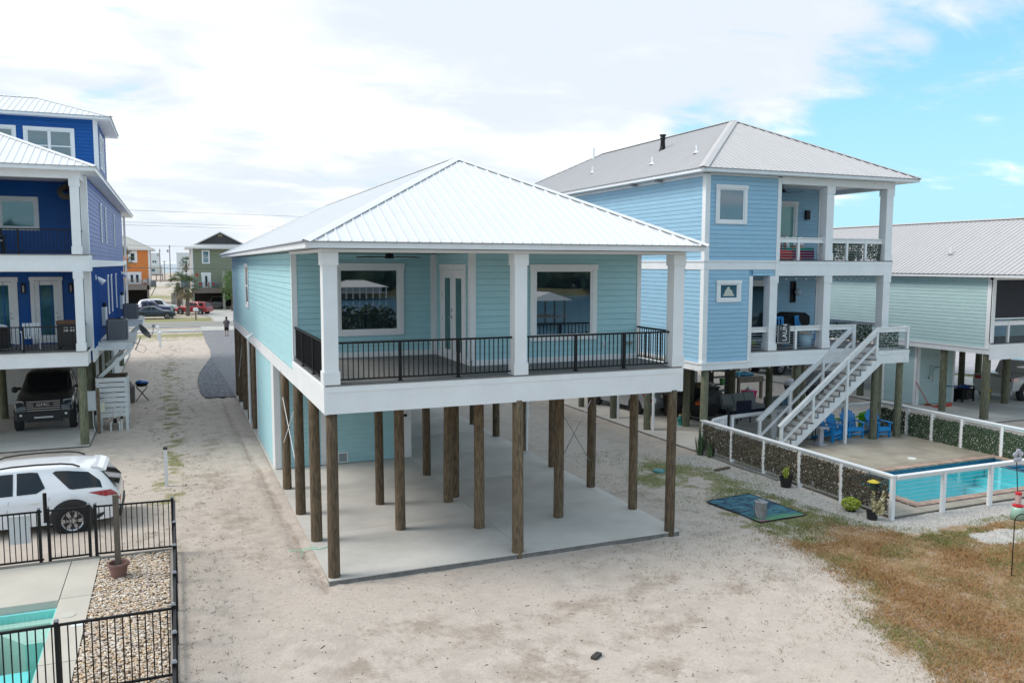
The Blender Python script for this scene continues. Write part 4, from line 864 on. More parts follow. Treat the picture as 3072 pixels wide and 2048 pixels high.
# stair: stringers, treads, risers, sloping rails with cables; landing in front of the deck
ST = thing('outdoor_stair', 'white wooden stair from the pool deck up to the lower porch', 'staircase', (17.1, 6.1, 0), world=True)
SY0, SY1, RI, RU = 6.12, 6.84, .18, .24
TG = mat('grey_tread', (.23, .225, .22), .7, .2, 5, rnd=.06); n = 18
q = G(); q.box(-.02, .27, SY0-.03, SY1-.01, -.035, 0); met = mesh('tread', q, TG, False, (0, 0, 0)); met.transform(Matrix.Translation((0, -6.1, 0)))
q = G(); q.box(.215, .24, SY0+.01, SY1-.03, -RI-.0, -.036); mer = mesh('riser', q, WHITE2, False); mer.transform(Matrix.Translation((0, -6.1, 0)))
for i in range(n):
    inst('tread', met, ST, (i*RU, 0, .14+i*RI)); inst('riser', mer, ST, ((i-1)*RU, 0, .14+i*RI))
for y0, y1 in ((SY0-.075, SY0-.035), (SY1, SY1+.04)):
    pr = [(17.1-.05, -.0)]
    for i in range(n): pr += [(17.1+i*RU-.0, .14+i*RI-.04), (17.1+(i+1)*RU-.0, .14+i*RI-.04)]
    pr += [(17.1+n*RU, 2.86), (17.1+n*RU-.15, 2.75), (17.45, -.02)]
    g = G(); g.prism(pr, lambda a, b: (a, y0, b), lambda a, b: (a, y1, b)); part('stringer', g, WHITE2, ST)
for y, (xa, za), (xb, zb) in ((SY0-.06, (16.8, .88), (21.2, 4.18)), (SY1+.02, (16.5, .98), (20.82, 4.25))):
    k = (zb-za)/(xb-xa); g = G(); g.bar((xa-.05, y, za-.035), (xb, y, zb), .14, .045); r_ = part('hand_rail', g, WHITE2, ST)
    g = G(); g.bar((xa, y, za-.11), (xb, y, zb-.115), .045, .13); part('rail_board', g, WHITE2, r_); g = G(); g.bar((xa+.1, y, za-.62), (xb-.1, y, zb-.66), .05, .09); part('lower_rail', g, WHITE2, r_)
    for x in ((xa+.07, 18.25, xb-.04) if y < 6.5 else (xa+.07, 17.9, 19.4, xb-.03)):
        zt = za+(x-xa)*k-.07; g = G(); g.box(x-.045, x+.045, y-.046, y+.046, max(-.02, zt-1.0), zt); part('rail_post', g, WHITE2, r_)
    for c in range(4): g = G(); g.cyl((xa+.1, y, za-.2-c*.1), (xb-.05, y, zb-.24-c*.1), .006, n=4); part('rail_cable', g, STEEL, r_)
g = G(); g.box(19.76, 19.86, 6.02, 6.11, -.02, 3.1); part('support_post', g, WHITE2, ST)
g = G(); g.box(21.24, 22.8, 6.06, 6.10, 2.86, 3.33); g.box(22.76, 22.8, 6.101, 7.2, 2.86, 3.33); part('landing_frame', g, WHITE2, ST); g = G(); g.box(21.24, 22.8, 6.04, 6.058, 3.2, 3.34); part('landing_trim', g, WHITE2, ST)
q = G(); q.box(21.42, 22.82, 0, .135, -.026, 0); me = mesh('deck_board', q, DECK, False, (17.1, 6.1, 0))
for i in range(6): inst('deck_board', me, ST, (0, -.04+i*.1375, 3.366))
lr = cable_rail(ST, (21.2, 6.1), (22.76, 6.1), 3.37, .84, posts=(.0, .97)); lr2 = cable_rail(ST, (22.76, 6.15), (22.76, 7.0), 3.37, .84)
for x in (20.86,): g = G(); g.box(x-.05, x+.05, 6.83, 6.93, 3.4, 4.26); part('newel_post', g, WHITE2, ST)
def leaf_screen(parent, o, u, v, w_, h_, m, n=None, size=.05, name='leaf_screen', depth=.05):
    g = G(); o = Vector(o); u = Vector(u); v = Vector(v); nn = u.cross(v); n = n or int(w_*h_*2000); tone = []
    for _ in range(n):
        c = o+u*R.uniform(0, w_)+v*(R.uniform(0, h_)+R.gauss(0, .02))+nn*R.uniform(-depth/2, depth/2)
        a = R.uniform(0, 6.28); s_ = size*R.uniform(.6, 1.2); d1 = u*cos(a)+v*sin(a); d2 = (v*cos(a)-u*sin(a))*.55+nn*R.uniform(-.5, .5)
        g.add([c-d1*s_*.5, c+d2*s_*.5, c+d1*s_*.6, c-d2*s_*.5], [(0, 1, 2, 3)]); tone.append(R.random())
    o2 = part(name, g, m, parent, kind='stuff'); at_ = o2.data.attributes.new('tone', 'FLOAT', 'FACE'); at_.data.foreach_set('value', tone); return o2
LEAFG = tone_mat('artificial_ivy', [(.03, .06, .025), (.04, .085, .03), (.022, .045, .02), (.055, .10, .04), (.03, .065, .035)], .6)
LEAFB = tone_mat('faded_artificial_ivy', [(.085, .07, .048), (.11, .09, .06), (.06, .052, .036), (.13, .105, .07), (.075, .075, .048), (.10, .08, .055)], .7)
for a, b in ((19.72, 20.42), (20.48, 21.3), (21.38, 22.2)): leaf_screen(RH, (a, AY+.16, 6.7), (1, 0, 0), (0, 0, 1), b-a, .62, LEAFG, size=.06)
leaf_screen(ST, (21.35, 6.22, 3.42), (1, 0, 0), (0, 0, 1), 1.05, .62, LEAFG, size=.06); leaf_screen(RH, (22.4, 7.5, 3.48), (0, 1, 0), (0, 0, 1), 4.2, .66, LEAFG, size=.06)
# hanging bulbs
def bulb_string(label, pts, loc):
    t = thing('string_lights', label, 'string lights', loc, group='strings of bulbs on the light blue house'); g = G(); g.tube(pts, .006, 4); part('light_cord', g, BLACKM, t); g = G(); n = len(pts)
    q = G(); q.cyl((0, 0, -.05), (0, 0, 0), .018, n=6); ms = mesh('bulb_socket', q, BLACKM); q = G(); q.ball((0, 0, -.085), .03, .03, .042, 8, 5); mb = mesh('bulb', q, mat('clear_bulb', (.75, .75, .72), .2))
    for p in pts[1:-1]: inst('bulb_socket', ms, t, p); inst('bulb', mb, t, p)
bulb_string('row of clear bulbs along the ceiling edge of the lower porch', [(.16+i*.46, .0, -.02*(i % 2)) for i in range(8)]+[(3.5+i*.28, 0, -.02*(i % 2)) for i in range(9)], (16.3, 7.2, 6.1))
bulb_string('row of clear bulbs under the floor edge of the light blue house', [(i*.85, .0, -.03*(i % 2)) for i in range(8)], (13.9, 7.3, 2.86))
# porch contents
RED = mat('coral_red_paint', (.55, .035, .035), .45)
t = thing('lattice_armchair', 'coral red lattice armchair behind the upper porch rail', 'armchair', (17.75, 7.6, 6.665), .3)
g = G(); g.box(-.36, .36, -.34, .34, .3, .36); part('seat', g, RED, t)
for i in range(9): g = G(); a = -pi*.05+i*(pi*1.1)/8; x_, y_ = .40*cos(a), .36*sin(a); g.bar((x_, y_, .05), (x_*1.05, y_*1.05, .86), .035); part('back_slat', g, RED, t)
for z in (.16, .28, .55, .72, .86): g = G(); g.tube([(.41*cos(-pi*.05+i*pi*1.1/12), .37*sin(-pi*.05+i*pi*1.1/12), z) for i in range(13)], .022, 5); part('back_band', g, RED, t)
g = G()
for i in range(6): g.box(-.36+i*.13, -.30+i*.13, -.36, -.33, .05, .3)
g.box(-.38, .38, -.37, -.32, .28, .33); g.box(-.38, .38, -.37, -.32, .05, .09); part('front_lattice', g, RED, t, kind='stuff')
t = thing('side_table', 'round orange side table between the red chair and the bench', 'side table', (18.5, 7.45, 6.665)); OR = mat('orange_paint', (.6, .12, .04), .4)
g = G(); g.cyl((0, 0, .5), (0, 0, .54), .24, n=16); part('table_top', g, OR, t)
for i in range(3): a = i*2.1; g = G(); g.bar((.2*cos(a), .2*sin(a), 0), (.12*cos(a), .12*sin(a), .5), .03); part('leg', g, OR, t)
t = thing('outdoor_sofa', 'magenta wicker sofa with teal striped cushions on the upper porch', 'sofa', (18.95, 8.3, 6.665)); MG = mat('magenta_wicker', (.22, .012, .09), .6); TE = mat('teal_fabric', (.02, .32, .27), .8); 
g = G(); g.box(-.8, .8, -.4, .4, .05, .38); part('sofa_base', g, MG, t); g = G(); g.box(-.8, .8, .3, .42, .38, .75); part('sofa_back', g, MG, t); g = G(); g.box(-.76, .76, -.42, .3, .38, .5); part('seat_cushion', g, TE, t)
for i in range(9): g = G(); g.hexa([(-.75+i*.17, .1, .5), (-.60+i*.17, .1, .5), (-.60+i*.17, .28, .5), (-.75+i*.17, .28, .5), (-.75+i*.17, .22, .92), (-.60+i*.17, .22, .92), (-.60+i*.17, .32, .92), (-.75+i*.17, .32, .92)]); part('cushion_stripe', g, TE if i % 2 else WHITE2, t)
def pot_plant(label, loc, r, h, m, foliage=None, n=30, fh=.3, lm=None, spread=.2, cat='potted plant', taper=.75, lw=.03):
    t = thing('potted_plant', label, cat, loc); g = G(); g.lathe([(r*taper, 0), (r, h*.92), (r*1.07, h*.92), (r*1.07, h), (r*.9, h), (r*.85, h*.85), (0, h*.85)], n=16); g.f.append(tuple(range(15, -1, -1))); part('pot', g, m, t)
    if n:
        g = G(); tone = []
        for _ in range(n):
            a = R.uniform(0, 6.28); k = R.uniform(.2, 1); p0 = Vector((cos(a)*r*.5*k, sin(a)*r*.5*k, h*.85)); p1 = p0+Vector((cos(a)*spread*k, sin(a)*spread*k, fh*R.uniform(.6, 1.))); p2 = p1+Vector((cos(a)*spread*.5*k, sin(a)*spread*.5*k, -fh*.15*k)); s = Vector((-sin(a), cos(a), 0))*lw*R.uniform(.6, 1)
            g.add([p0-s*.4, p0+s*.4, p1+s, p1-s, p2], [(0, 1, 2, 3), (3, 2, 4)]); tone += [R.random()]*2
        o = part('foliage', g, lm or LEAFG, t, kind='stuff'); at_ = o.data.attributes.new('tone', 'FLOAT', 'FACE'); at_.data.foreach_set('value', tone)
    return t
FRESH = tone_mat('fresh_leaves', [(.06, .16, .03), (.09, .22, .04), (.04, .10, .03), (.14, .26, .06)], .6); YELL = tone_mat('yellow_green_leaves', [(.35, .42, .03), (.25, .35, .03), (.45, .48, .06)], .6)
pot_plant('teal pot with green leaves and red bloom on the upper porch', (19.95, 7.3, 6.665), .2, .38, mat('teal_glaze', (.01, .25, .27), .3), n=40, fh=.3, lm=FRESH)
pot_plant('small grey pot on the upper porch right of the teal pot', (21.0, 7.3, 6.665), .13, .22, mat('grey_glaze', (.3, .3, .3), .5), n=20, fh=.15)
t = thing('planter_box', 'purple planter box of dark foliage by the patio door on the lower porch', 'planter', (16.55, 8.6, 3.435)); g = G(); g.box(-.4, .4, -.15, .15, .62, .9); part('trough', g, mat('violet_plastic', (.05, .02, .22), .5), t)
g = G(); g.box(-.36, -.3, -.12, .12, 0, .62); g.box(.3, .36, -.12, .12, 0, .62); part('stand', g, mat('violet_plastic', (.05, .02, .22), .5), t); leaf_screen(t, (-.36, 0, .88), (1, 0, 0), (0, 0, 1), .72, .26, LEAFG, 160, .09, 'foliage', .25)
pot_plant('yellow green plant in a brown basket on the lower porch floor', (16.5, 7.35, 3.435), .22, .2, mat('brown_basket', (.1, .07, .045), .8), n=50, fh=.16, lm=YELL, spread=.15)
t = thing('wheeled_bin', 'blue bin beside the patio door on the lower porch', 'bin', (16.25, 8.0, 3.435)); g = G(); g.box(-.2, .2, -.2, .2, .0, .8); part('bin_body', g, mat('bright_blue_plastic', (.01, .16, .5), .5), t); g = G(); g.box(-.22, .22, -.22, .22, .8, .85); part('lid', g, mat('bright_blue_plastic', (.01, .16, .5), .5), t)
PB = mat('pool_blue_paint', (.012, .26, .62), .5)
def rocker(label, loc, rz):
    t = thing('rocking_chair', label, 'rocking chair', loc, rz, 'blue rocking chairs on the lower porch')
    for sx in (-.27, .27):
        g = G(); g.tube([(sx, -.42+.1*i, .02+.012*(i-4)**2*.35) for i in range(9)], .02, 5); part('rocker', g, PB, t)
        g = G(); g.bar((sx, -.26, .06), (sx, -.26, .66), .04); part('leg', g, PB, t); g = G(); g.bar((sx, .24, .05), (sx, .36, 1.08), .04); part('leg', g, PB, t); g = G(); g.bar((sx, -.3, .67), (sx, .32, .63), .07, .025); part('armrest', g, PB, t)
    g = G(); g.box(-.28, .28, -.28, .26, .42, .45); part('seat', g, PB, t); g = G(); g.box(-.25, .25, -.26, .2, .451, .49); part('cushion', g, mat('cream_cushion', (.55, .48, .36), .9), t)
    for i in range(5): x = -.22+i*.11; g = G(); g.bar((x, .27, .5), (x, .36, 1.05), .06, .015, (0, 1, 0)); part('back_slat', g, PB, t)
    g = G(); g.bar((-.27, .365, 1.06), (.27, .365, 1.06), .03, .1); part('back_rail', g, PB, t)
rocker('blue rocking chair between the flag and the covered grill', (18.3, 8.1, 3.435), -.5); rocker('blue rocking chair half hidden behind the middle porch column', (19.85, 8.3, 3.435), .5)
t = thing('covered_grill', 'grill under a black fitted cover on the lower porch', 'grill', (19.75, 9.0, 3.435)); g = G(); g.box(-.6, .6, -.28, .28, .05, .9); g2 = G(); g2.prism([(-.62, .75), (.62, .75), (.62, 1.05), (.4, 1.2), (-.3, 1.22), (-.55, 1.1)], lambda a, b: (a, -.32, b), lambda a, b: (a, .32, b)); part('cover', g2, mat('black_canvas', (.012, .012, .012), .9), t); part('grill_body', g, BLACKM, t)
t = thing('drum_stool', 'pale blue drum stool with wooden top beside the rocking chair', 'stool', (19.05, 7.45, 3.435)); g = G(); g.cyl((0, 0, 0), (0, 0, .5), .24, n=20); part('drum', g, mat('pale_blue_enamel', (.33, .5, .6), .4, .1, 3), t, True); g = G(); g.cyl((0, 0, .502), (0, 0, .54), .255, n=20); part('wood_top', g, mat('light_wood', (.4, .3, .2), .7), t)
# the dark sign hung over the rail: it reads sideways
t = thing('hanging_sign', 'dark grey hanging sign with sideways white lettering over the porch rail', 'sign', (17.48, AY-.02, 3.7)); SG = mat('charcoal_sign', (.035, .045, .055), .7); SW = mat('sign_white', (.8, .8, .8), .7)
g = G(); g.box(-.29, .29, -.075, -.06, -.02, .68); part('sign_board', g, SG, t)
g = G(); 
for q_ in ((-.27, .27, -.0, .012), (-.27, -.258, .013, .62), (.258, .27, .013, .62)): g.box(q_[0], q_[1], -.0775, -.0755, q_[2], q_[3])
part('sign_border', g, SW, t, kind='stuff')
def text_mesh(s, size):
    cu = bpy.data.curves.new('lettering', 'FONT'); cu.body = s; cu.size = size; o = bpy.data.objects.new('tmp', cu); COL.objects.link(o); dg = bpy.context.evaluated_depsgraph_get(); me = bpy.data.meshes.new_from_object(o.evaluated_get(dg)); bpy.data.objects.remove(o); bpy.data.curves.remove(cu); return me
def lettering(parent, s, size, M, m, bold=0.):
    me = text_mesh(s, size); me.transform(M); me.name = 'lettering'; me.materials.clear(); me.materials.append(m); o = bpy.data.objects.new('lettering', me); COL.objects.link(o); o.parent = parent; ORG[o.name] = (0, 0, 0); return o
UPX = Matrix(((0, -1, 0, 0), (0, 0, -1, 0), (1, 0, 0, 0), (0, 0, 0, 1)))   # text lying in x-z, running upwards
lettering(t, 'LAUN', .225, Matrix.Translation((.13, -.0785, .07)) @ UPX @ Matrix.Diagonal((1.05, 1.25, 1, 1)), SW); lettering(t, 'the', .085, Matrix.Translation((-.12, -.0785, .48)) @ UPX, SW)
# ================================================================== right pool yard
PDK = mat('pool_deck_concrete', (.43, .38, .30), .5, 0, .9, .05, 40, c2=(.29, .25, .195), c2fac=(.35, .62))
def frame_rect(g, x0, x1, y0, y1, a0, a1, b0, b1, z0, z1):
    g.box(x0, x1, y0, b0, z0, z1); g.box(x0, x1, b1, y1, z0, z1); g.box(x0, a0, b0, b1, z0, z1); g.box(a1, x1, b0, b1, z0, z1); return g
PX0, PX1, PY0, PY1 = 15.95, 22.9, -.52, 2.45
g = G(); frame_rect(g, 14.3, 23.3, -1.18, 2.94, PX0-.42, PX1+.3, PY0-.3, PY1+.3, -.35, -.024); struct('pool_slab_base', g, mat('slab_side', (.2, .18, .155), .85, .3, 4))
for x0, x1, y0, y1 in ((14.28, 15.52, -1.2, 2.96), (15.53, 23.2, 2.78, 2.96), (15.53, 23.32, -1.2, -.83), (14.28, 18.4, 2.97, 7.0), (18.41, 23.32, 2.97, 7.0)):
    g = G(); g.box(x0+.005, x1-.005, y0+.005, y1-.005, -.0235, -.003); part('pool_deck_panel', g, PDK)['kind'] = 'structure'
POOL = thing('swimming_pool', 'turquoise swimming pool with a brick coping behind the white cable fence', 'swimming pool', (19.3, 1, 0), world=True)
SHELL = mat('pool_plaster', (.20, .80, .86), .5, .06, 2); TILE = mat('blue_pool_tile', (.012, .07, .16), .15, 0, 14, c2=(.03, .15, .26)); BRK = mat('pink_brick', (.44, .31, .245), .85, .25, 9, bump=.3, bs=30, rnd=.2)
g = G(); zb = -1.35; x0, x1, y0, y1 = PX0, PX1, PY0, PY1
g.box(x0-.1, x1+.1, y0-.1, y1+.1, zb-.1, zb); g.box(x0-.1, x0, y0-.1, y1+.1, zb, -.3); g.box(x1, x1+.1, y0-.1, y1+.1, zb, -.3); g.box(x0, x1, y0-.1, y0, zb, -.3); g.box(x0, x1, y1, y1+.1, zb, -.3); part('pool_shell', g, SHELL, POOL)
for a in ((x0-.1, x0-.004, y0-.1, y1+.1), (x1+.004, x1+.1, y0-.1, y1+.1), (x0-.003, x1+.003, y0-.1, y0-.004), (x0-.003, x1+.003, y1+.004, y1+.1)): g = G(); g.box(*a, -.299, -.03); part('tile_band', g, TILE, POOL)
for i in range(3): g = G(); g.box(x1-.45-i*.45, x1-.46*i, y0+.01, y1-.01, zb+.001, -.35-i*.28); part('pool_step', g, SHELL, POOL)
def brick_row(parent, a, b, w, across, m, z=.0, h=.05, pitch=.112):
    a = Vector(a); b = Vector(b); d = b-a; Ln = d.length; d.normalize(); n = int(Ln/pitch); st = Ln/n; ac = Vector(across)*w
    off = Vector(root_org(parent)); q = G(); e = d*(st-.012); q.hexa([Vector((0, 0, -h)), e-Vector((0, 0, h)), e+ac-Vector((0, 0, h)), ac-Vector((0, 0, h)), Vector((0, 0, 0)), e, e+ac, ac]); me = mesh('brick', q, m)
    for i in range(n): inst('brick', me, parent, a+d*(i*st+.006)-off+Vector((0, 0, z+R.uniform(-.003, .004))))
cw = .28
brick_row(POOL, (x0-cw+.02, y1-.02, .012), (x1+cw, y1-.02, .012), cw, (0, 1, 0), BRK); brick_row(POOL, (x0-cw+.02, y0-cw+.03, .012), (x1+cw, y0-cw+.03, .012), cw, (0, 1, 0), BRK)
brick_row(POOL, (x0-cw+.02, y0+.04, .012), (x0-cw+.02, y1-.03, .012), cw, (1, 0, 0), BRK); brick_row(POOL, (x1-.02, y0+.04, .012), (x1-.02, y1-.03, .012), cw, (1, 0, 0), BRK)
def water_mat(name, tint):
    m = bpy.data.materials.new(name); m.use_nodes = True; t = m.node_tree; t.nodes.clear(); o = t.nodes.new('ShaderNodeOutputMaterial'); mx = t.nodes.new('ShaderNodeMixShader'); tr = t.nodes.new('ShaderNodeBsdfTransparent'); gl = t.nodes.new('ShaderNodeBsdfGlossy'); fr = t.nodes.new('ShaderNodeFresnel'); fr.inputs[0].default_value = 1.33
    tr.inputs[0].default_value = (*tint, 1); gl.inputs['Roughness'].default_value = .03; nzn = t.nodes.new('ShaderNodeTexNoise'); nzn.inputs['Scale'].default_value = 2.2; nzn.inputs['Detail'].default_value = 3; bp = t.nodes.new('ShaderNodeBump'); bp.inputs['Strength'].default_value = .12; bp.inputs['Distance'].default_value = .02
    ge = t.nodes.new('ShaderNodeNewGeometry'); t.links.new(ge.outputs['Position'], nzn.inputs['Vector']); t.links.new(nzn.outputs['Fac'], bp.inputs['Height']); t.links.new(bp.outputs[0], gl.inputs['Normal']); t.links.new(bp.outputs[0], fr.inputs['Normal'])
    t.links.new(fr.outputs[0], mx.inputs[0]); t.links.new(tr.outputs[0], mx.inputs[1]); t.links.new(gl.outputs[0], mx.inputs[2]); t.links.new(mx.outputs[0], o.inputs[0]); return m
WAT = water_mat('pool_water_surface', (.82, .99, 1.0))
g = G(); g.add([(x0+.001, y0+.001, -.14), (x1-.001, y0+.001, -.14), (x1-.001, y1-.001, -.14), (x0+.001, y1-.001, -.14)], [(0, 1, 2, 3)]); part('pool_water', g, WAT, POOL)
single('skimmer_lid', G().cyl((0, 0, 0), (0, 0, .012), .14, n=20), WHITE, 'round white skimmer lid set in the brown pool deck', 'lid', (20.1, 3.35, 0))
# white fence with steel cables round the yard
def yard_fence(label, pts, posts_t, z=-.05, h=1.15, ncab=9, leaf=None):
    t = thing('cable_fence', label, 'fence', (*pts[0], z), world=True); ORG[t.name] = (*pts[0], z); a, b = Vector((*pts[0], z)), Vector((*pts[1], z)); d = b-a; zv = Vector((0, 0, 1))
    g = G(); g.bar(a+zv*(h-.02), b+zv*(h-.02), .15, .04); part('top_rail', g, WHITE, t); g = G(); g.bar(a+zv*(h-.08), b+zv*(h-.08), .05, .075); part('rail_board', g, WHITE, t)
    q = G(); q.box(-.05, .05, -.05, .05, -.1, h-.041); me = mesh('fence_post', q, WHITE); off = Vector(ORG[t.name])
    for k in posts_t: inst('fence_post', me, t, a+d*k-off)
    q = G(); q.cyl((0, 0, 0), d, .005, n=5); me = mesh('cable', q, STEEL)
    for i in range(ncab): inst('cable', me, t, (0, 0, .12+i*(h-.28)/(ncab-1)))
    if leaf:
        ks = posts_t; nrm = Vector((0, 0, 1)).cross(d.normalized())*leaf[1]; ln = d.length
        for k0, k1 in zip(ks, ks[1:]): leaf_screen(t, a+d*k0+d.normalized()*.08+nrm*.07+zv*leaf[2], d.normalized(), (0, 0, 1), (k1-k0)*ln-.16, leaf[3], leaf[0], size=.058, n=int((k1-k0)*ln*leaf[3]*2900))
    return t
L_ = 8.33
yard_fence('white fence run with brown ivy screens facing the sandy lot', ((14.22, -1.28), (14.22, 7.05)), [0.006, (.49+1.28)/L_, (2.14+1.28)/L_, (3.73+1.28)/L_, (5.35+1.28)/L_, .994], leaf=(LEAFB, 1, .17, .84))
yard_fence('white fence run with bare cables in front of the turquoise pool', ((14.3, -1.28), (23.4, -1.28)), [(15.98-14.3)/9.1, (17.77-14.3)/9.1, (19.55-14.3)/9.1, (21.35-14.3)/9.1, .99])
yard_fence('white fence run with green ivy screens on the far side of the pool', ((23.2, 7.75), (23.2, -1.2)), [.01, .16, .285, (7.75-3.96)/8.95, (7.75-2.41)/8.95, (7.75-.8)/8.95, .99], leaf=(LEAFG, -1, .06, .86))
yard_fence('white fence run along the back of the pool yard behind the blue chairs', ((18.0, 7.85), (23.1, 7.85)), [.02, .35, .68, .98], h=1.1); yard_fence('short white fence run right of the small picket gate', ((15.85, 7.55), (18.0, 7.8)), [.02, .98], h=1.1)
t = thing('picket_gate', 'small white picket gate with a black latch post under the light blue house', 'gate', (14.75, 7.2, -.02), .4)
for z in (.25, .98): g = G(); g.box(0, 1.02, -.02, .02, z, z+.08); part('gate_rail', g, WHITE, t)
q = G(); q.box(-.03, .03, -.035, -.021, .1, 1.1); me = mesh('picket', q, WHITE)
for i in range(9): inst('picket', me, t, (.06+i*.112, 0, 0))
g = G(); g.bar((.05, .03, .3), (.98, .03, 1.0), .07, .02, (0, 1, 0)); part('gate_brace', g, WHITE, t); g = G(); g.box(1.05, 1.12, -.04, .04, 0, 1.35); g.cyl((1.085, 0, .25), (1.085, -.06, .25), .09, n=12); part('latch_post', g, BLACKM, t)
# blue slatted chairs
def adirondack(loc, rz, label):
    t = thing('adirondack_chair', label, 'chair', loc, rz, 'blue slatted chairs on the pool deck')
    for sx in (-1, 1):
        g = G(); g.box(sx*.27-.02, sx*.27+.02, -.38, -.28, 0, .56); part('leg', g, PB, t)
        g = G(); g.hexa([(sx*.25-.015, -.36, .28), (sx*.25+.015, -.36, .28), (sx*.25+.015, .5, 0), (sx*.25-.015, .5, 0), (sx*.25-.015, -.36, .40), (sx*.25+.015, -.36, .40), (sx*.25+.015, .5, .1), (sx*.25-.015, .5, .1)]); part('rear_leg', g, PB, t)
        g = G(); g.prism([(-.08, -.42), (.06, -.42), (.09, -.2), (.05, .3), (-.04, .3), (-.08, -.1)], lambda a, b: (sx*(.28+a), b, .56), lambda a, b: (sx*(.28+a), b, .585)); part('armrest', g, PB, t)
    for i in range(5): y = -.34+i*.11; z = .39-i*.034; g = G(); g.box(-.25, .25, y, y+.09, z, z+.02); part('seat_slat', g, PB, t)
    g = G(); g.box(-.25, .25, -.40, -.381, .26, .40); part('front_apron', g, PB, t); g = G(); g.box(-.25, .25, -.36, -.34, .12, .18); part('stretcher', g, PB, t)
    hts = [.80, .90, .955, .97, .955, .90, .80]
    for i in range(7):
        x = (i-3)*.079; s_ = .034; f = 1+.16*(1); x2 = x*1.14; h = hts[i]; k = .42
        Z0 = .24; y0 = .14; P_ = lambda xx, zz, dd: (xx, y0+(zz-Z0)*k+dd, zz)
        g = G(); g.hexa([P_(x-s_, Z0, 0), P_(x+s_, Z0, 0), P_(x+s_, Z0, .018), P_(x-s_, Z0, .018), P_(x2-s_*1.08, h, 0), P_(x2+s_*1.08, h-.0, 0), P_(x2+s_*1.08, h-.0, .018), P_(x2-s_*1.08, h, .018)]); part('back_slat', g, PB, t)
    g = G(); g.box(-.3, .3, .30, .33, .52, .58); part('back_rail', g, PB, t)
adirondack((19.62, 6.72, 0), .35, 'blue slatted chair at the near left under the stair'); adirondack((20.35, 6.98, 0), .28, 'blue slatted chair half behind the white stair post'); adirondack((21.0, 6.95, 0), -.30, 'blue slatted chair just left of the round wooden pile'); adirondack((21.95, 6.6, 0), -.12, 'lone blue slatted chair right of the round wooden pile')
GN = mat('lime_fabric', (.12, .42, .02), .8)
t = thing('lime_hammock', 'lime green slung fabric chair behind the row of blue chairs', 'hammock chair', (21.5, 7.45, 0)); 
for x0 in (-.9, .75): g = G(); g.bar((x0, 0, 0), (x0+.1, .1, .75), .04); part('frame_leg', g, GN, t)
g = G(); g.tube([(-.9, 0, .62), (-.4, -.05, .55), (.1, -.05, .58), (.75, 0, .74)], .035, 6); part('sling_bar', g, GN, t); g = G(); g.add([(.25, -.1, .2), (.62, -.05, .25), (.88, .05, .80), (.42, .05, .72)], [(0, 1, 2, 3)]); g.add([(.25, -.08, .2), (.62, -.03, .25), (.88, .07, .80), (.42, .07, .72)], [(3, 2, 1, 0)]); part('sling', g, GN, t)
for i in range(5): g = G(); g.bar((-.7+i*.2, -.03, .56), (-.68+i*.2, -.1, .22), .06, .01); part('fabric_strip', g, GN, t)
pot_plant('white tub with a low plant behind the round wooden pile', (22.35, 7.35, 0), .26, .42, mat('pale_tub', (.6, .62, .65), .6), n=25, fh=.15)
t = thing('pool_table_stand', 'grey plastic pedestal table under the stair', 'table', (18.75, 6.15, 0)); GP = mat('grey_plastic', (.36, .36, .40), .6)
g = G(); g.box(-.17, .17, -.17, .17, .0, .05); part('foot', g, GP, t); g = G(); g.box(-.09, .09, -.05, .05, .05, .62); part('pedestal', g, GP, t); g = G(); g.box(-.2, .2, -.2, .2, .62, .66); part('table_top', g, GP, t)
t = thing('bar_stool', 'dark metal bar stool under the stair', 'stool', (19.15, 6.75, 0)); g = G(); g.cyl((0, 0, .7), (0, 0, .74), .17, n=14); part('seat', g, BLACKM, t)
for i in range(4): a = i*pi/2+.4; g = G(); g.bar((.2*cos(a), .2*sin(a), 0), (.12*cos(a), .12*sin(a), .7), .025); part('leg', g, BLACKM, t)
# plants and things along the pool fence, garden side
def spikes(label, loc, n, h, m, sp=.25, name='spiky_plant', w_=.03, cat='plant'):
    t = thing(name, label, cat, loc); g = G(); tone = []
    for _ in range(n):
        a = R.uniform(0, 6.28); k = R.uniform(.1, 1); hh = h*R.uniform(.55, 1.); p0 = Vector((cos(a)*.1*k, sin(a)*.1*k, -.06)); p2 = Vector((cos(a)*sp*k, sin(a)*sp*k, hh)); pm = (p0+p2)/2+Vector((0, 0, hh*.08)); s = Vector((-sin(a), cos(a), 0))*w_*R.uniform(.6, 1)
        g.add([p0-s, p0+s, pm+s*.8, pm-s*.8, p2], [(0, 1, 2, 3), (3, 2, 4)]); tone += [R.random()]*2
    o = part('foliage', g, m, t, kind='stuff'); at_ = o.data.attributes.new('tone', 'FLOAT', 'FACE'); at_.data.foreach_set('value', tone); return t
SPK = tone_mat('blue_green_blades', [(.05, .10, .04), (.08, .15, .06), (.04, .08, .035), (.13, .19, .09)], .6)
spikes('tall spiky green plant at the foot of the corner pile by the ivy fence', (13.95, 6.75, -.05), 46, .95, SPK); spikes('lower spiky green plant beside the first ivy fence panel', (14.05, 6.3, -.05), 40, .7, SPK, .3)
pot_plant('black nursery pot with a few yellow green shoots against the ivy fence', (13.86, 2.32, -.07), .19, .3, mat('black_plastic', (.012, .012, .013), .5), n=16, fh=.36, lm=YELL, spread=.1, lw=.02)
t = thing('round_shrub', 'small bright yellow green ball shrub against the ivy fence', 'shrub', (13.82, -.25, -.06)); g = G(); tone = []
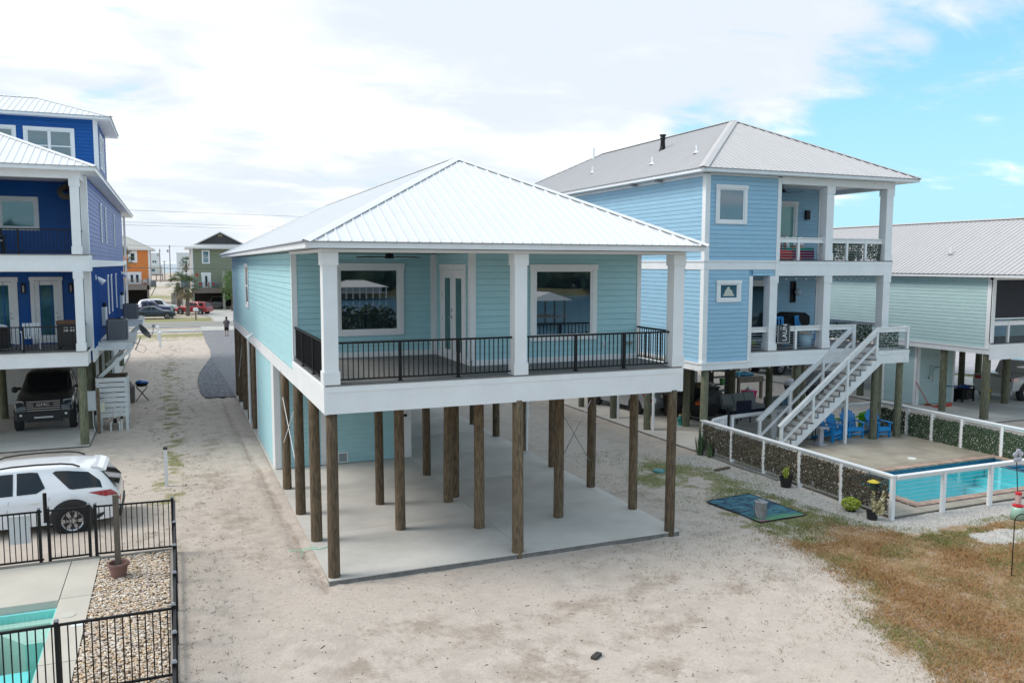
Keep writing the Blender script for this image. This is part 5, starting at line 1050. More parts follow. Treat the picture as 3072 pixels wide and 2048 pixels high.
for _ in range(900):
    u = R.uniform(-1, 1); a = R.uniform(0, 6.28); q = sqrt(1-u*u); r_ = R.uniform(.75, 1.05); c = Vector((cos(a)*q*.24*r_, sin(a)*q*.24*r_, .19+u*.17*r_)); d1 = Vector((R.gauss(0, 1), R.gauss(0, 1), R.gauss(0, 1))).normalized()*.03; d2 = d1.orthogonal().normalized()*.018; g.add([c-d1, c+d2, c+d1, c-d2], [(0, 1, 2, 3)]); tone.append(R.random())
o = part('foliage', g, YELL, t, kind='stuff'); o.data.attributes.new('tone', 'FLOAT', 'FACE').data.foreach_set('value', tone); g = G(); g.lathe([(.12, -.02), (.14, .06), (0, .06)], n=12); part('pot', g, mat('black_plastic', (.012, .012, .013), .5), t)
t = thing('pampas_grass', 'cream pampas plumes in a dark pot at the corner post', 'plant', (13.82, -1.12, -.06)); PAM = tone_mat('pampas_plumes', [(.72, .64, .36), (.80, .74, .48), (.64, .55, .27), (.84, .80, .58)], .9)
g = G(); tone = []
for b_ in range(15):
    a = R.uniform(0, 6.28); top = Vector((cos(a)*R.uniform(.05, .26), sin(a)*R.uniform(.05, .26), R.uniform(.45, .85) if b_ < 7 else R.uniform(.2, .4)))
    for _ in range(70):
        k = R.uniform(.25, 1); c = Vector((0, 0, .12))*(1-k)+top*k+Vector((R.gauss(0, .022), R.gauss(0, .022), 0))*(1.3-k*.6); d1 = (top.normalized()+Vector((R.gauss(0, .5), R.gauss(0, .5), R.gauss(0, .3)))).normalized()*.055; d2 = d1.orthogonal().normalized()*.014; g.add([c-d1, c+d2, c+d1, c-d2], [(0, 1, 2, 3)]); tone.append(R.random())
o = part('foliage', g, PAM, t, kind='stuff'); o.data.attributes.new('tone', 'FLOAT', 'FACE').data.foreach_set('value', tone); g = G(); g.lathe([(.12, -.04), (.15, .2), (.13, .2), (0, .16)], (-.05, .1, 0), 12); part('pot', g, mat('black_plastic', (.012, .012, .013), .5), t)
t = thing('bird_feeder', 'yellow topped feeder on a thin pole before the ivy fence', 'feeder', (13.95, -.85, -.06)); g = G(); g.cyl((0, 0, -.1), (0, 0, .92), .012, n=6); part('pole', g, BLACKM, t); g = G(); g.lathe([(0, .99), (.05, .975), (.15, .93), (.15, .915), (0, .92)], n=14); part('feeder_roof', g, mat('yellow_plastic', (.65, .5, .04), .4), t); g = G(); g.cyl((0, 0, .72), (0, 0, .915), .08, n=10); part('seed_tube', g, mat('dark_green_plastic', (.02, .05, .03), .4), t)
for (x, y), wh in zip(((13.98, 5.9), (13.98, 4.55), (13.95, 3.0), (13.98, 1.35), (13.98, -.1)), ['by the first ivy panel from the house', 'by the second ivy panel from the house', 'between the black nursery pot and the house end', 'between the nursery pot and the yellow shrub', 'beside the yellow green ball shrub']):
    t = thing('path_light', 'thin grey path light stake '+wh, 'path light', (x, y, -.1), group='path light stakes along the ivy fence'); g = G(); g.cyl((0, 0, 0), (0, 0, .34), .014, n=6); part('stake', g, STEEL, t); g = G(); g.cyl((0, 0, .34), (0, 0, .42), .026, n=8); part('lamp_head', g, mat('lamp_grey', (.3, .3, .32), .5), t)
single('weathered_plank', G().box(-.34, .34, -.06, .06, 0, .04), mat('old_wood', (.17, .12, .09), .9), 'short dark board lying flat on the shell gravel', 'plank', (13.4, 4.76, -.06), .25)
t = thing('valve_cover', 'small teal and white lid lying in the weeds between the houses', 'lid', (11.35, 5.3, -.06)); g = G(); g.lathe([(.2, -.02), (.2, .03), (.17, .05), (0, .055)], n=14); part('lid', g, mat('faded_teal', (.12, .33, .35), .7, .4, 9), t)
# rug drying on the grass with a steel can
def rug_mat():
    m = bpy.data.materials.new('painted_rug'); m.use_nodes = True; t = m.node_tree; b = t.nodes['Principled BSDF']; b.inputs['Roughness'].default_value = .9; tc_ = t.nodes.new('ShaderNodeTexCoord'); mp2 = t.nodes.new('ShaderNodeMapping'); mp2.inputs['Scale'].default_value = (1.4, 4.5, 1); mp2.inputs['Rotation'].default_value = (0, 0, .5); t.links.new(tc_.outputs['Object'], mp2.inputs[0])
    n = t.nodes.new('ShaderNodeTexNoise'); n.inputs['Scale'].default_value = 1.6; n.inputs['Detail'].default_value = 8; n.inputs['Distortion'].default_value = 1.2; t.links.new(mp2.outputs[0], n.inputs['Vector']); cr = t.nodes.new('ShaderNodeValToRGB')
    for k, (p, c) in enumerate(((.30, (.012, .016, .025)), (.42, (.015, .045, .085)), (.50, (.03, .11, .16)), (.58, (.07, .23, .26)), (.66, (.02, .06, .12)), (.78, (.16, .27, .31)))):
        e = cr.color_ramp.elements[k] if k < 2 else cr.color_ramp.elements.new(p); e.position = p; e.color = (*c, 1)
    t.links.new(n.outputs['Fac'], cr.inputs[0]); sx = t.nodes.new('ShaderNodeSeparateXYZ'); t.links.new(tc_.outputs['Object'], sx.inputs[0])
    def mr(o, a, c):
        q = t.nodes.new('ShaderNodeMapRange'); q.inputs[1].default_value = a; q.inputs[2].default_value = c; t.links.new(o, q.inputs[0]); return q.outputs[0]
    def mx(f, a, c):
        q = t.nodes.new('ShaderNodeMix'); q.data_type = 'RGBA'; t.links.new(f, q.inputs[0]); t.links.new(a, q.inputs[6]); q.inputs[7].default_value = (*c, 1); return q.outputs[2]
    ad = t.nodes.new('ShaderNodeMath'); ad.operation = 'MULTIPLY_ADD'; t.links.new(n.outputs['Fac'], ad.inputs[0]); ad.inputs[1].default_value = .8; t.links.new(sx.outputs['Y'], ad.inputs[2])
    c = mx(mr(ad.outputs[0], -.25, -.55), cr.outputs[0], (.10, .32, .12)); c = mx(mr(ad.outputs[0], -.5, -.75), c, (.4, .06, .2)); t.links.new(c, b.inputs['Base Color']); return m
cs = [(10.68, 1.86), (10.86, -.2), (12.42, -.12), (12.3, 2.08)]; g = G(); nn_ = 18; cxr, cyr = 11.55, .9
for i in range(nn_+1):
    for j in range(nn_+1):
        u, v = i/nn_, j/nn_; x = (cs[0][0]*(1-u)+cs[3][0]*u)*(1-v)+(cs[1][0]*(1-u)+cs[2][0]*u)*v; y = (cs[0][1]*(1-u)+cs[3][1]*u)*(1-v)+(cs[1][1]*(1-u)+cs[2][1]*u)*v
        g.v.append((x-cxr, y-cyr, .022+.012*noise.noise(Vector((x*1.6, y*1.6, 3)))+.02*noise.noise(Vector((x*.7, y*.7, 9)))))
g.f = [(i*(nn_+1)+j, i*(nn_+1)+j+1, (i+1)*(nn_+1)+j+1, (i+1)*(nn_+1)+j) for i in range(nn_) for j in range(nn_)]
t = thing('painted_rug', 'blue and teal streaked rug spread on the grass under a metal can', 'rug', (cxr, cyr, -.06)); part('rug_face', g, rug_mat(), t, True)
_e = [g.v[i*(nn_+1)] for i in range(nn_+1)]+[g.v[nn_*(nn_+1)+j] for j in range(1, nn_+1)]+[g.v[i*(nn_+1)+nn_] for i in range(nn_-1, -1, -1)]+[g.v[j] for j in range(nn_-1, -1, -1)]; g2 = G(); g2.tube([Vector(p) for p in _e], .012, 5); part('rug_binding', g2, mat('rug_edge', (.015, .02, .03), .9), t)
t = thing('metal_can', 'scratched grey metal can with a lid and wire handle on the rug', 'can', (11.12, .12, -.035)); CANM = mat('galvanised', (.42, .42, .43), .45, .3, 6, metal=.6)
g = G(); g.lathe([(0, 0), (.155, 0), (.155, .40), (0, .40)], n=22); part('can_body', g, CANM, t); g = G(); g.lathe([(.165, .395), (.168, .425), (.1, .44), (.09, .47), (0, .475)], n=22); part('lid', g, CANM, t); g = G(); g.tube([(-.16, 0, .36), (-.2, -.05, .2), (-.17, -.1, .08), (-.1, -.14, .06)], .008, 5); part('wire_handle', g, STEEL, t)
# garden hooks, spinner and hummingbird feeder at the right edge
t = thing('shepherd_hook', 'black shepherd hook standing bare in the brown grass', 'garden hook', (13.45, -5.1, -.08)); pts = [(0, 0, -.1), (0, 0, 1.2)]+[(.16-.16*cos(a), 0, 1.2+.16*sin(a)) for a in [pi*i/8 for i in range(1, 9)]]+[(.36, 0, 1.28)]; g = G(); g.tube([(p[0]*.92, p[0]*-.39, p[2]) for p in pts], .011, 6); part('hook_rod', g, BLACKM, t); g = G(); g.box(-.09, .09, -.015, .015, -.02, .02); part('ground_prong', g, BLACKM, t)
t = thing('wind_spinner', 'dark pole with a pale spinning flower and a hanging nectar feeder', 'garden pole', (17.42, -2.35, -.08)); g = G(); g.tube([(0, 0, -.1), (-.02, .02, .7), (-.08, .06, 1.62)], .012, 6); part('pole', g, BLACKM, t)
for i in range(5): a = i*2*pi/5+.3; g = G(); c = Vector((-.08, .02, 1.66)); g.ball(c+Vector((cos(a)*.12, 0, sin(a)*.12)), .10, .02, .07, 8, 5); part('petal', g, mat('pale_petal', (.5, .5, .56), .6), t, True)
t = thing('nectar_feeder', 'red topped glass nectar feeder beside the dark garden pole', 'feeder', (17.32, -2.42, -.06)); RP = mat('red_plastic', (.55, .02, .03), .35)
g = G(); g.lathe([(0, 0), (.17, 0), (.15, .25), (.13, .32), (0, .32)], n=16); part('feeder_base', g, mat('pale_green_plastic', (.35, .55, .45), .3), t, True); g = G(); g.lathe([(.13, .32), (.14, .37), (0, .4)], n=16); part('feeder_collar', g, RP, t); g = G(); g.cyl((0, 0, .4), (0, 0, .64), .075, n=12); part('nectar_bottle', g, mat('clear_nectar', (.5, .35, .33), .1), t); g = G(); g.lathe([(.08, .64), (.085, .7), (0, .72)], n=12); part('feeder_cap', g, RP, t)
# ================================================================== left pool yard
LYD = mat('pale_pool_deck', (.55, .51, .44), .7, 0, .7, .05, 40, c2=(.49, .455, .395))
LPX, LPY = -5.08, .92
for x0, x1, y0, y1 in ((-5.06, -4.5, 1.0, 3.22), (-5.06, -4.5, -1.9, .99), (-5.06, -4.5, -6, -1.91), (-9.5, -5.07, .94, 3.22)):
    g = G(); g.box(x0+.004, x1-.004, y0+.004, y1-.004, -.3, 0.0); part('pool_deck_panel', g, LYD)['kind'] = 'structure'
LP = thing('swimming_pool', 'turquoise pool with pale steps at the lower left behind the black fence', 'swimming pool', (-7, -2, 0), world=True)
SH2 = mat('pale_pool_plaster', (.34, .86, .85), .5, .06, 2); PALEP = mat('pale_step_plaster', (.72, .76, .66), .5, .06, 2)
g = G(); g.box(-9.2, -5.0, -6, 1.0, -1.7, -1.6); g.box(-5.12, -5.062, -6, .99, -1.6, -.15); g.box(-9.2, -5.12, .86, .938, -1.6, -.15); part('pool_shell', g, SH2, LP)
g = G(); g.box(-9.2, -5.121, .62, .859, -1.6, -.30); part('pool_bench', g, PALEP, LP)
g = G(); g.prism([(-5.125, .6), (-5.125, -.15), (-5.5, -.15), (-6.1, .6)], lambda a, b: (a, b, -1.6), lambda a, b: (a, b, -.34)); part('pool_step', g, PALEP, LP); g = G(); g.prism([(-7.0, .55), (-6.2, .1), (-6.45, -.35), (-9, -.35), (-9, .55)], lambda a, b: (a, b, -1.6), lambda a, b: (a, b, -.5)); part('pool_step', g, PALEP, LP)
g = G(); g.box(-5.4, -5.121, -6, -.151, -1.6, -1.0); part('pool_ledge', g, SH2, LP); g = G(); g.box(-9.2, -5.401, -1.35, -.351, -1.6, -.75); part('pool_ledge', g, SH2, LP)
g = G(); g.add([(-9.2, -6, -.12), (-5.121, -6, -.12), (-5.121, .859, -.12), (-9.2, .859, -.12)], [(0, 1, 2, 3)]); part('pool_water', g, WAT, LP)
single('skimmer_lid', G().cyl((0, 0, 0), (0, 0, .01), .13, n=20), mat('cream_lid', (.55, .53, .46), .6), 'round cream skimmer lid on the deck strip of the left pool', 'lid', (-4.82, .1, .0)); single('paper_slip', G().box(-.1, .1, -.08, .08, 0, .008), WHITE2, 'small pale square plate lying on the left pool deck', 'plate', (-4.62, -.42, .0))
t = thing('edging_board', 'grey timber edging boards around the pebble bed', 'edging', (-3.1, 0, 0), world=True); ED = mat('grey_edging', (.30, .28, .25), .85, .2, 4)
for q_ in ((-3.06, -3.0, -3.4, 3.2), (-4.49, -3.061, 3.14, 3.2), (-9.5, -4.5, 3.221, 3.3)): g = G(); g.box(*q_, -.2, .03); part('edging_piece', g, ED, t)
PEB = tone_mat('river_pebbles', [(.62, .50, .37), (.74, .66, .56), (.60, .44, .30), (.56, .46, .38), (.78, .72, .64), (.64, .45, .27), (.54, .46, .40), (.74, .63, .50)], .6)
g = G(); g.box(-4.49, -3.061, -6, 3.13, -.2, -.04); struct('pebble_bed_soil', g, mat('dark_sand', (.25, .2, .15), .95))
def _pb(): return (R.uniform(-4.48, -3.08), R.uniform(-3.6, 3.12), R.uniform(-.035, .012))
pebbles('pebbles', 7600, _pb, .028, PEB)
def picket_fence(label, a, b, posts_t, z=-.02, h=1.2, gap=.105):
    t = thing('metal_fence', label, 'fence', (a[0], a[1], z), world=True); ORG[t.name] = (a[0], a[1], z); A = Vector((*a, z)); d = Vector((b[0]-a[0], b[1]-a[1], 0)); Ln = d.length; d.normalize(); zv = Vector((0, 0, 1)); ang = atan2(d.y, d.x); off = Vector(ORG[t.name])
    for hh in (h-.03, .1): g = G(); g.bar(A+zv*hh, A+zv*hh+d*Ln, .04, .035); part('fence_rail', g, BLACKM, t)
    q = G(); q.box(-.009, .009, -.009, .009, .1, h-.02); me = mesh('picket', q, BLACKM); n = int(Ln/gap)
    for i in range(1, n): inst('picket', me, t, A+d*(i*Ln/n)-off, (0, 0, ang))
    q = G(); q.box(-.03, .03, -.03, .03, -.05, h+.03); me = mesh('fence_post', q, BLACKM); q = G(); q.hexa([(-.036, -.036, h+.03), (.036, -.036, h+.03), (.036, .036, h+.03), (-.036, .036, h+.03), (-.02, -.02, h+.06), (.02, -.02, h+.06), (.02, .02, h+.06), (-.02, .02, h+.06)]); mc = mesh('post_cap', q, mat('post_cap_grey', (.25, .26, .28), .35))
    for k in posts_t: p_ = inst('fence_post', me, t, A+d*(Ln*k)-off, (0, 0, ang)); c_ = inst('post_cap', mc, p_)
    return t
picket_fence('black picket fence run left of the gate behind the white car', (-9.4, 3.3), (-5.6, 3.3), (.5, .985)); gt = picket_fence('black picket gate in front of the white car wheel', (-5.5, 3.3), (-4.68, 3.3), (.02, .98)); g = G(); g.cyl((-5.53, 3.29, .9), (-5.53, 3.29, 1.55), .04, n=8); part('gate_latch', g, BLACKM, gt)
picket_fence('black picket fence run from the gate to the corner by the sandy lane', (-4.6, 3.28), (-2.96, 3.16), (.02, .985)); picket_fence('black picket fence run along the sandy lane seen end on', (-2.94, 3.1), (-2.97, -3.15), (.30, .54, .78)); picket_fence('nearest black picket fence run crossing the pebble bed', (-2.97, -3.2), (-7.2, -3.2), (0.004, .385, .78)); picket_fence('black picket fence run continuing below the near corner', (-2.97, -3.3), (-2.99, -6.5), (.3, .6))
t = thing('planted_post', 'weathered wooden post set in a terracotta plastic pot on the pebbles', 'post', (-4.06, 1.85, -.01)); g = G(); g.box(-.055, .055, -.055, .055, .05, 1.75); part('wooden_post', g, mat('grey_brown_post', (.16, .125, .10), .85, .3, 5, stretch=(6, 6, .8)), t); g = G(); g.lathe([(.14, 0), (.19, .26), (.215, .26), (.215, .31), (.18, .31), (.16, .2), (0, .2)], n=20); part('pot', g, mat('terracotta_plastic', (.23, .125, .11), .6, .2, 5), t)
t = thing('white_sign_board', 'white board fixed low on the fence in front of the white car', 'board', (-6.05, 3.42, .45)); g = G(); g.box(-.2, .2, -.012, .012, .0, .62); part('board_face', g, WHITE, t)
t = thing('marker_post', 'thin white marker post with a dark cap alone in the sand', 'post', (-3.16, 9.3, -.08)); g = G(); g.box(-.05, .05, -.05, .05, 0, 1.12); part('post', g, WHITE, t); g = G(); g.box(-.06, .06, -.06, .06, 1.12, 1.2); part('post_cap', g, mat('dark_cap', (.06, .055, .05), .6), t)
for x, y, l in ((-3.95, 60.0, 'farther short white post beside the sandy lane near the road'), (-3.73, 53.6, 'nearer short white post beside the sandy lane near the road')):
    t = thing('marker_post', l, 'post', (x, y, -.05)); g = G(); g.box(-.08, .08, -.08, .08, 0, 1.1); part('post', g, WHITE, t); g = G(); g.lathe([(.12, 1.1), (.12, 1.16), (0, 1.24)], n=8); part('post_cap', g, WHITE, t)
t = thing('green_hose', 'thin pale green cord trailing over the slab edge', 'cord', (0, 2.1, 0)); g = G(); g.tube([(-.62, .15, -.05), (-.3, .05, -.04), (-.1, -.1, .01), (.1, -.2, .012), (.3, -.1, .012), (.42, .15, .012)], .008, 5); g.tube([(-.35, -.35, -.06), (-.25, 0, -.03), (-.1, .05, .012), (.05, -.05, .012)], .008, 5); part('cord_strand', g, mat('mint_cord', (.3, .7, .5), .6), t, kind='stuff')
# ================================================================== cars
CARG = mat('car_glass', (.006, .009, .013), .03, ior=1.5); TYRE = mat('tyre_rubber', (.012, .012, .013), .85); RIM = mat('alloy_rim', (.45, .46, .48), .3, metal=.9); TRIMB = mat('black_trim', (.02, .02, .022), .6); LAMPR = mat('red_lamp', (.35, .01, .015), .15, coat=1); LAMPW = mat('clear_lamp', (.55, .58, .6), .12, coat=1); PLATE = mat('plate_white', (.7, .7, .68), .5)
SUV = [(0, .50, .80, .83, .88, .80), (.012, .36, .98, 1.02, .955, .84), (.045, .30, 1.10, 1.30, .985, .76), (.09, .28, 1.11, 1.63, .99, .71), (.13, .28, 1.11, 1.70, .99, .71), (.22, .27, 1.10, 1.765, 1., .715), (.35, .27, 1.07, 1.78, 1., .72), (.50, .27, 1.05, 1.77, 1., .715), (.60, .27, 1.04, 1.70, 1., .70), (.725, .27, 1.03, 1.09, .99, .78), (.88, .27, .95, 1.02, .97, .76), (.965, .30, .80, .86, .90, .70), (1, .42, .62, .66, .78, .6)]
SEDAN = [(0, .50, .80, .84, .88, .74), (.015, .36, .93, .97, .95, .76), (.13, .28, .96, 1.04, .98, .74), (.27, .25, .95, 1.38, 1., .66), (.42, .25, .94, 1.46, 1., .66), (.52, .25, .93, 1.43, 1., .65), (.70, .25, .92, .98, .99, .74), (.88, .26, .84, .90, .96, .72), (.965, .28, .72, .76, .88, .66), (1, .38, .56, .60, .76, .56)]
TRUCK = [(0, .55, 1.15, 1.17, .96, .95), (.01, .50, 1.20, 1.22, .97, .96), (.345, .48, 1.22, 1.24, 1., .96), (.35, .48, 1.22, 1.90, 1., .74), (.38, .46, 1.22, 1.93, 1., .75), (.55, .46, 1.22, 1.93, 1., .75), (.60, .46, 1.22, 1.88, 1., .74), (.70, .46, 1.22, 1.30, 1., .84), (.80, .46, 1.18, 1.27, .99, .82), (.95, .46, 1.10, 1.20, .96, .80), (.985, .5, .98, 1.08, .93, .78), (1, .58, .85, .9, .9, .75)]
def car(name, label, loc, rz, L, W, H, paint, kind, wins, wheels=(.19, .80), wr=.36, ws=None, rear=None, group='cars in view', rail=False, clad=None, cat='car', Hn=None, tail=(.86, 1.0), spokes=7):
    secs = {'suv': SUV, 'sedan': SEDAN, 'truck': TRUCK}[kind]; hs_ = H/{'suv': 1.78, 'sedan': 1.46, 'truck': 1.93}[kind]; h2 = W/2
    t = thing(name, label, cat, loc, rz, group); g = G(); rings = []
    def ring(s):
        xf, zb, zl, zt, wb, wt = s; x = (xf-.5)*L; zb, zl, zt = zb*hs_, zl*hs_, zt*hs_; wb *= h2; wt *= h2
        half = [(0, zb), (wb*.80, zb), (wb*.955, zb+.05), (wb*.995, zb+(zl-zb)*.45), (wb*1.0, zb+(zl-zb)*.75), (wb*.965, zl), (wb*.965+(wt-wb*.965)*.12, zl+(zt-zl)*.1), (wb*.965+(wt-wb*.965)*.9, zl+(zt-zl)*.86), (wt*.90, zl+(zt-zl)*.965), (wt*.6, zt), (0, zt+.01)]
        return [(x, y, z) for y, z in half]+[(x, -y, z) for y, z in half[-2:0:-1]]
    n = len(ring(secs[0])); 
    for s in secs: rings += ring(s)
    fs = [(i*n+j, i*n+(j+1) % n, (i+1)*n+(j+1) % n, (i+1)*n+j) for i in range(len(secs)-1) for j in range(n)]+[tuple(range(n-1, -1, -1)), tuple(range((len(secs)-1)*n, len(secs)*n))]
    g.add(rings, fs); b_ = part('body', g, paint, t, True)
    md = b_.modifiers.new('edge', 'EDGE_SPLIT'); md.split_angle = radians(42)
    def interp(xf):
        for a, b in zip(secs, secs[1:]):
            if a[0] <= xf <= b[0]:
                k = (xf-a[0])/(b[0]-a[0]+1e-9); return [p+(q-p)*k for p, q in zip(a, b)]
        return secs[-1]
    def side(xf, v, s, off=.006):
        """v: 0 belt .. 1 roof shoulder; negative goes down to the sill."""
        _, zb, zl, zt, wb, wt = interp(xf); wb *= h2; wt *= h2; x = (xf-.5)*L
        if v >= 0: y = wb*.965+(wt-wb*.965)*(.12+.78*v); z = (zl+(zt-zl)*(.1+.76*v))*hs_
        else: z = (zl+(zl-zb)*v)*hs_; y = wb*(.965+.035*min(1, -v*4))
        return Vector((x, s*(y+off), z+off*.3))
    def pane(wpoly, s, nm='side_window', mm=CARG, off=.008, nv=4, ns=14):
        xs = sorted(set([min(p[0] for p in wpoly)+1e-4+(max(p[0] for p in wpoly)-min(p[0] for p in wpoly)-2e-4)*k/ns for k in range(ns+1)]+[p[0] for p in wpoly if min(q[0] for q in wpoly) < p[0] < max(q[0] for q in wpoly)])); g = G()
        for x in xs:
            hit = []
            for (ax, av), (bx, bv) in zip(wpoly, wpoly[1:]+wpoly[:1]):
                if (ax <= x <= bx or bx <= x <= ax) and abs(bx-ax) > 1e-7: hit.append(av+(bv-av)*(x-ax)/(bx-ax))
            lo, hi = min(hit), max(hit); g.v += [tuple(side(x, lo+(hi-lo)*k/nv, s, off)) for k in range(nv+1)]
        g.f = [((i*(nv+1)+k, (i+1)*(nv+1)+k, (i+1)*(nv+1)+k+1, i*(nv+1)+k+1) if s < 0 else (i*(nv+1)+k, i*(nv+1)+k+1, (i+1)*(nv+1)+k+1, (i+1)*(nv+1)+k)) for i in range(len(xs)-1) for k in range(nv)]; part(nm, g, mm, t, True)
    for s in (1, -1):
        for wpoly in wins: pane(wpoly, s)
        for wpoly in []:
            # subdivide along the roof so the pane follows the body
            q = []; m_ = len(wpoly)
            for i in range(m_):
                a, b = wpoly[i], wpoly[(i+1) % m_]; q += [(a[0]+(b[0]-a[0])*k/4, a[1]+(b[1]-a[1])*k/4) for k in range(4)]
            g = G(); g.add([side(x, v, s, .008) for x, v in q]+[side(x, v, s, -.03) for x, v in q], [tuple(range(len(q))) if s < 0 else tuple(range(len(q)-1, -1, -1))]); part('side_window', g, CARG, t)
    def across(x0, x1, nm, f0=.86, f1=.86, n_=7, lo=.0, mm=CARG):
        g = G(); A = interp(x0); B = interp(x1); 
        for S_, f in ((A, f0), (B, f1)):
            for i in range(n_): 
                u = -1+2*i/(n_-1); w_ = S_[5]*h2*f; z = (S_[3]+.013)*hs_-(abs(u)**4)*.022; g.v.append(((S_[0]-.5)*L, u*w_, z+.004))
        dx = .012 if x1 > .5 else -.012
        g.v = [(x+dx, y, z) for x, y, z in g.v]
        g.f = [(i, i+1, n_+i+1, n_+i) for i in range(n_-1)]; part(nm, g, mm, t, True)
    if ws: across(ws[0], ws[1], 'windscreen', .93, .80)
    if rear: across(rear[0], rear[1], 'rear_window', .93, .9)
    for wx in wheels:
        for s in (1, -1):
            c = Vector(((wx-.5)*L, s*(h2-.01), wr)); g = G(); g.cyl(c+Vector((0, s*.016, .02)), c+Vector((0, -s*.2, .02)), wr*1.19, n=28); part('wheel_arch', g, TRIMB, t)
            if clad:
                g = G(); k_ = 20
                for i in range(k_+1):
                    a = -.1+(pi+.2)*i/k_
                    for rr, dy in ((wr*1.15, .03), (wr*1.36, .024), (wr*1.37, -.03)): g.v.append((c.x+cos(a)*rr, c.y+s*dy, c.z+.02+sin(a)*rr))
                g.f = [(i*3+j, i*3+j+1, i*3+j+4, i*3+j+3) for i in range(k_) for j in range(2)]; part('arch_cladding', g, TRIMB, t)
            g = G(); g.lathe([(wr*.66, -.1), (wr*.93, -.11), (wr, -.07), (wr, .07), (wr*.93, .11), (wr*.66, .1), (wr*.62, .02), (wr*.62, -.02), (wr*.66, -.1)], n=26); M_ = Matrix.Translation(c+Vector((0, -s*.055, 0))) @ Matrix.Rotation(s*-pi/2, 4, 'X'); g.xf(M_); wl = part('wheel', g, TYRE, t, True)
            g = G(); g.cyl((0, 0, .015), (0, 0, .03), wr*.64, n=22); g.xf(M_); part('brake_disc', g, TRIMB, wl)
            g = G(); g.lathe([(wr*.60, .05), (wr*.68, .095), (wr*.66, .105), (wr*.58, .08)], n=24)
            for i in range(spokes): 
                a = 2*pi*i/spokes
                for da in (-.13, .13): g.bar((cos(a)*wr*.1, sin(a)*wr*.1, .085), (cos(a+da)*wr*.62, sin(a+da)*wr*.62, .085), .035*wr/.36, .025)
            g.cyl((0, 0, .07), (0, 0, .105), wr*.16, n=10); g.xf(M_); part('rim', g, RIM, wl)
    if rail:
        for s in (1, -1):
            g = G(); g.tube([Vector(((x-.5)*L, s*W*.36, (interp(x)[3])*hs_+z)) for x, z in ((.17, -.02), (.2, .03), (.25, .05), (.35, .055), (.45, .05), (.52, .03), (.56, -.02))], .022, 6); part('roof_rail', g, TRIMB, t)
    # lamps
    for s in (1, -1):
        if not clad: pane([(.004, -.02), (.09, -.03), (.07, -.22), (.01, -.25)], s, 'tail_light', LAMPR, .01)
        g = G(); a_ = interp(.002); x = -L/2-.008; z = (a_[2]-.04)*hs_; g.box(x, x+.03, s*h2*.58, s*h2*.86, z-.1, z+.06); part('tail_light', g, LAMPR, t)
        a_ = interp(.985); g = G(); x = .48*L; g.hexa([(x-.05, s*h2*.5, a_[2]*hs_-.16), (x+.05, s*h2*.5, a_[2]*hs_-.16), (x-.05, s*h2*.86, a_[2]*hs_-.14), (x-.1, s*h2*.86, a_[2]*hs_-.14), (x-.05, s*h2*.5, a_[2]*hs_-.04), (x+.03, s*h2*.5, a_[2]*hs_-.05), (x-.06, s*h2*.86, a_[2]*hs_+.0), (x-.1, s*h2*.86, a_[2]*hs_)]); part('headlight', g, LAMPW, t)
        g = G(); p = side(.63, .1, s, .0); g.ball(p+Vector((.02, s*.1, .03)), .06, .1, .07, 8, 6); part('wing_mirror', g, paint if kind != 'truck' else TRIMB, t, True)
    g = G(); g.box(-L/2-.02, -L/2+.06, -h2*.9, h2*.9, .36*hs_, .56*hs_); part('rear_bumper', g, TRIMB if clad else paint, t)
    g = G(); x = L/2; g.box(x-.12, x-.0, -h2*.62, h2*.62, .38*hs_, .56*hs_); part('front_grille', g, TRIMB, t)
    t['_secs'] = 0; del t['_secs']
    return t, side, pane
def paint(name, c, m=.0): return mat(name, c, .3, coat=.8, metal=m)
WSUV = [[(.44, .0), (.425, .05), (.40, .98), (.55, .96), (.592, .86), (.645, .05), (.645, 0)], [(.285, .22), (.325, .95), (.392, .98), (.415, .05), (.415, .0), (.34, .0)], [(.105, .12), (.13, .92), (.285, .95), (.222, .08), (.2, .0), (.125, .02)]]
WSED = [[(.45, 0), (.45, .95), (.52, .92), (.65, .08), (.655, 0)], [(.22, .15), (.29, .90), (.40, .97), (.435, .95), (.435, 0), (.25, 0)]]
WTRK = [[(.485, .02), (.485, .95), (.575, .93), (.655, .1), (.655, .02)], [(.365, .02), (.37, .92), (.465, .95), (.465, .02)]]
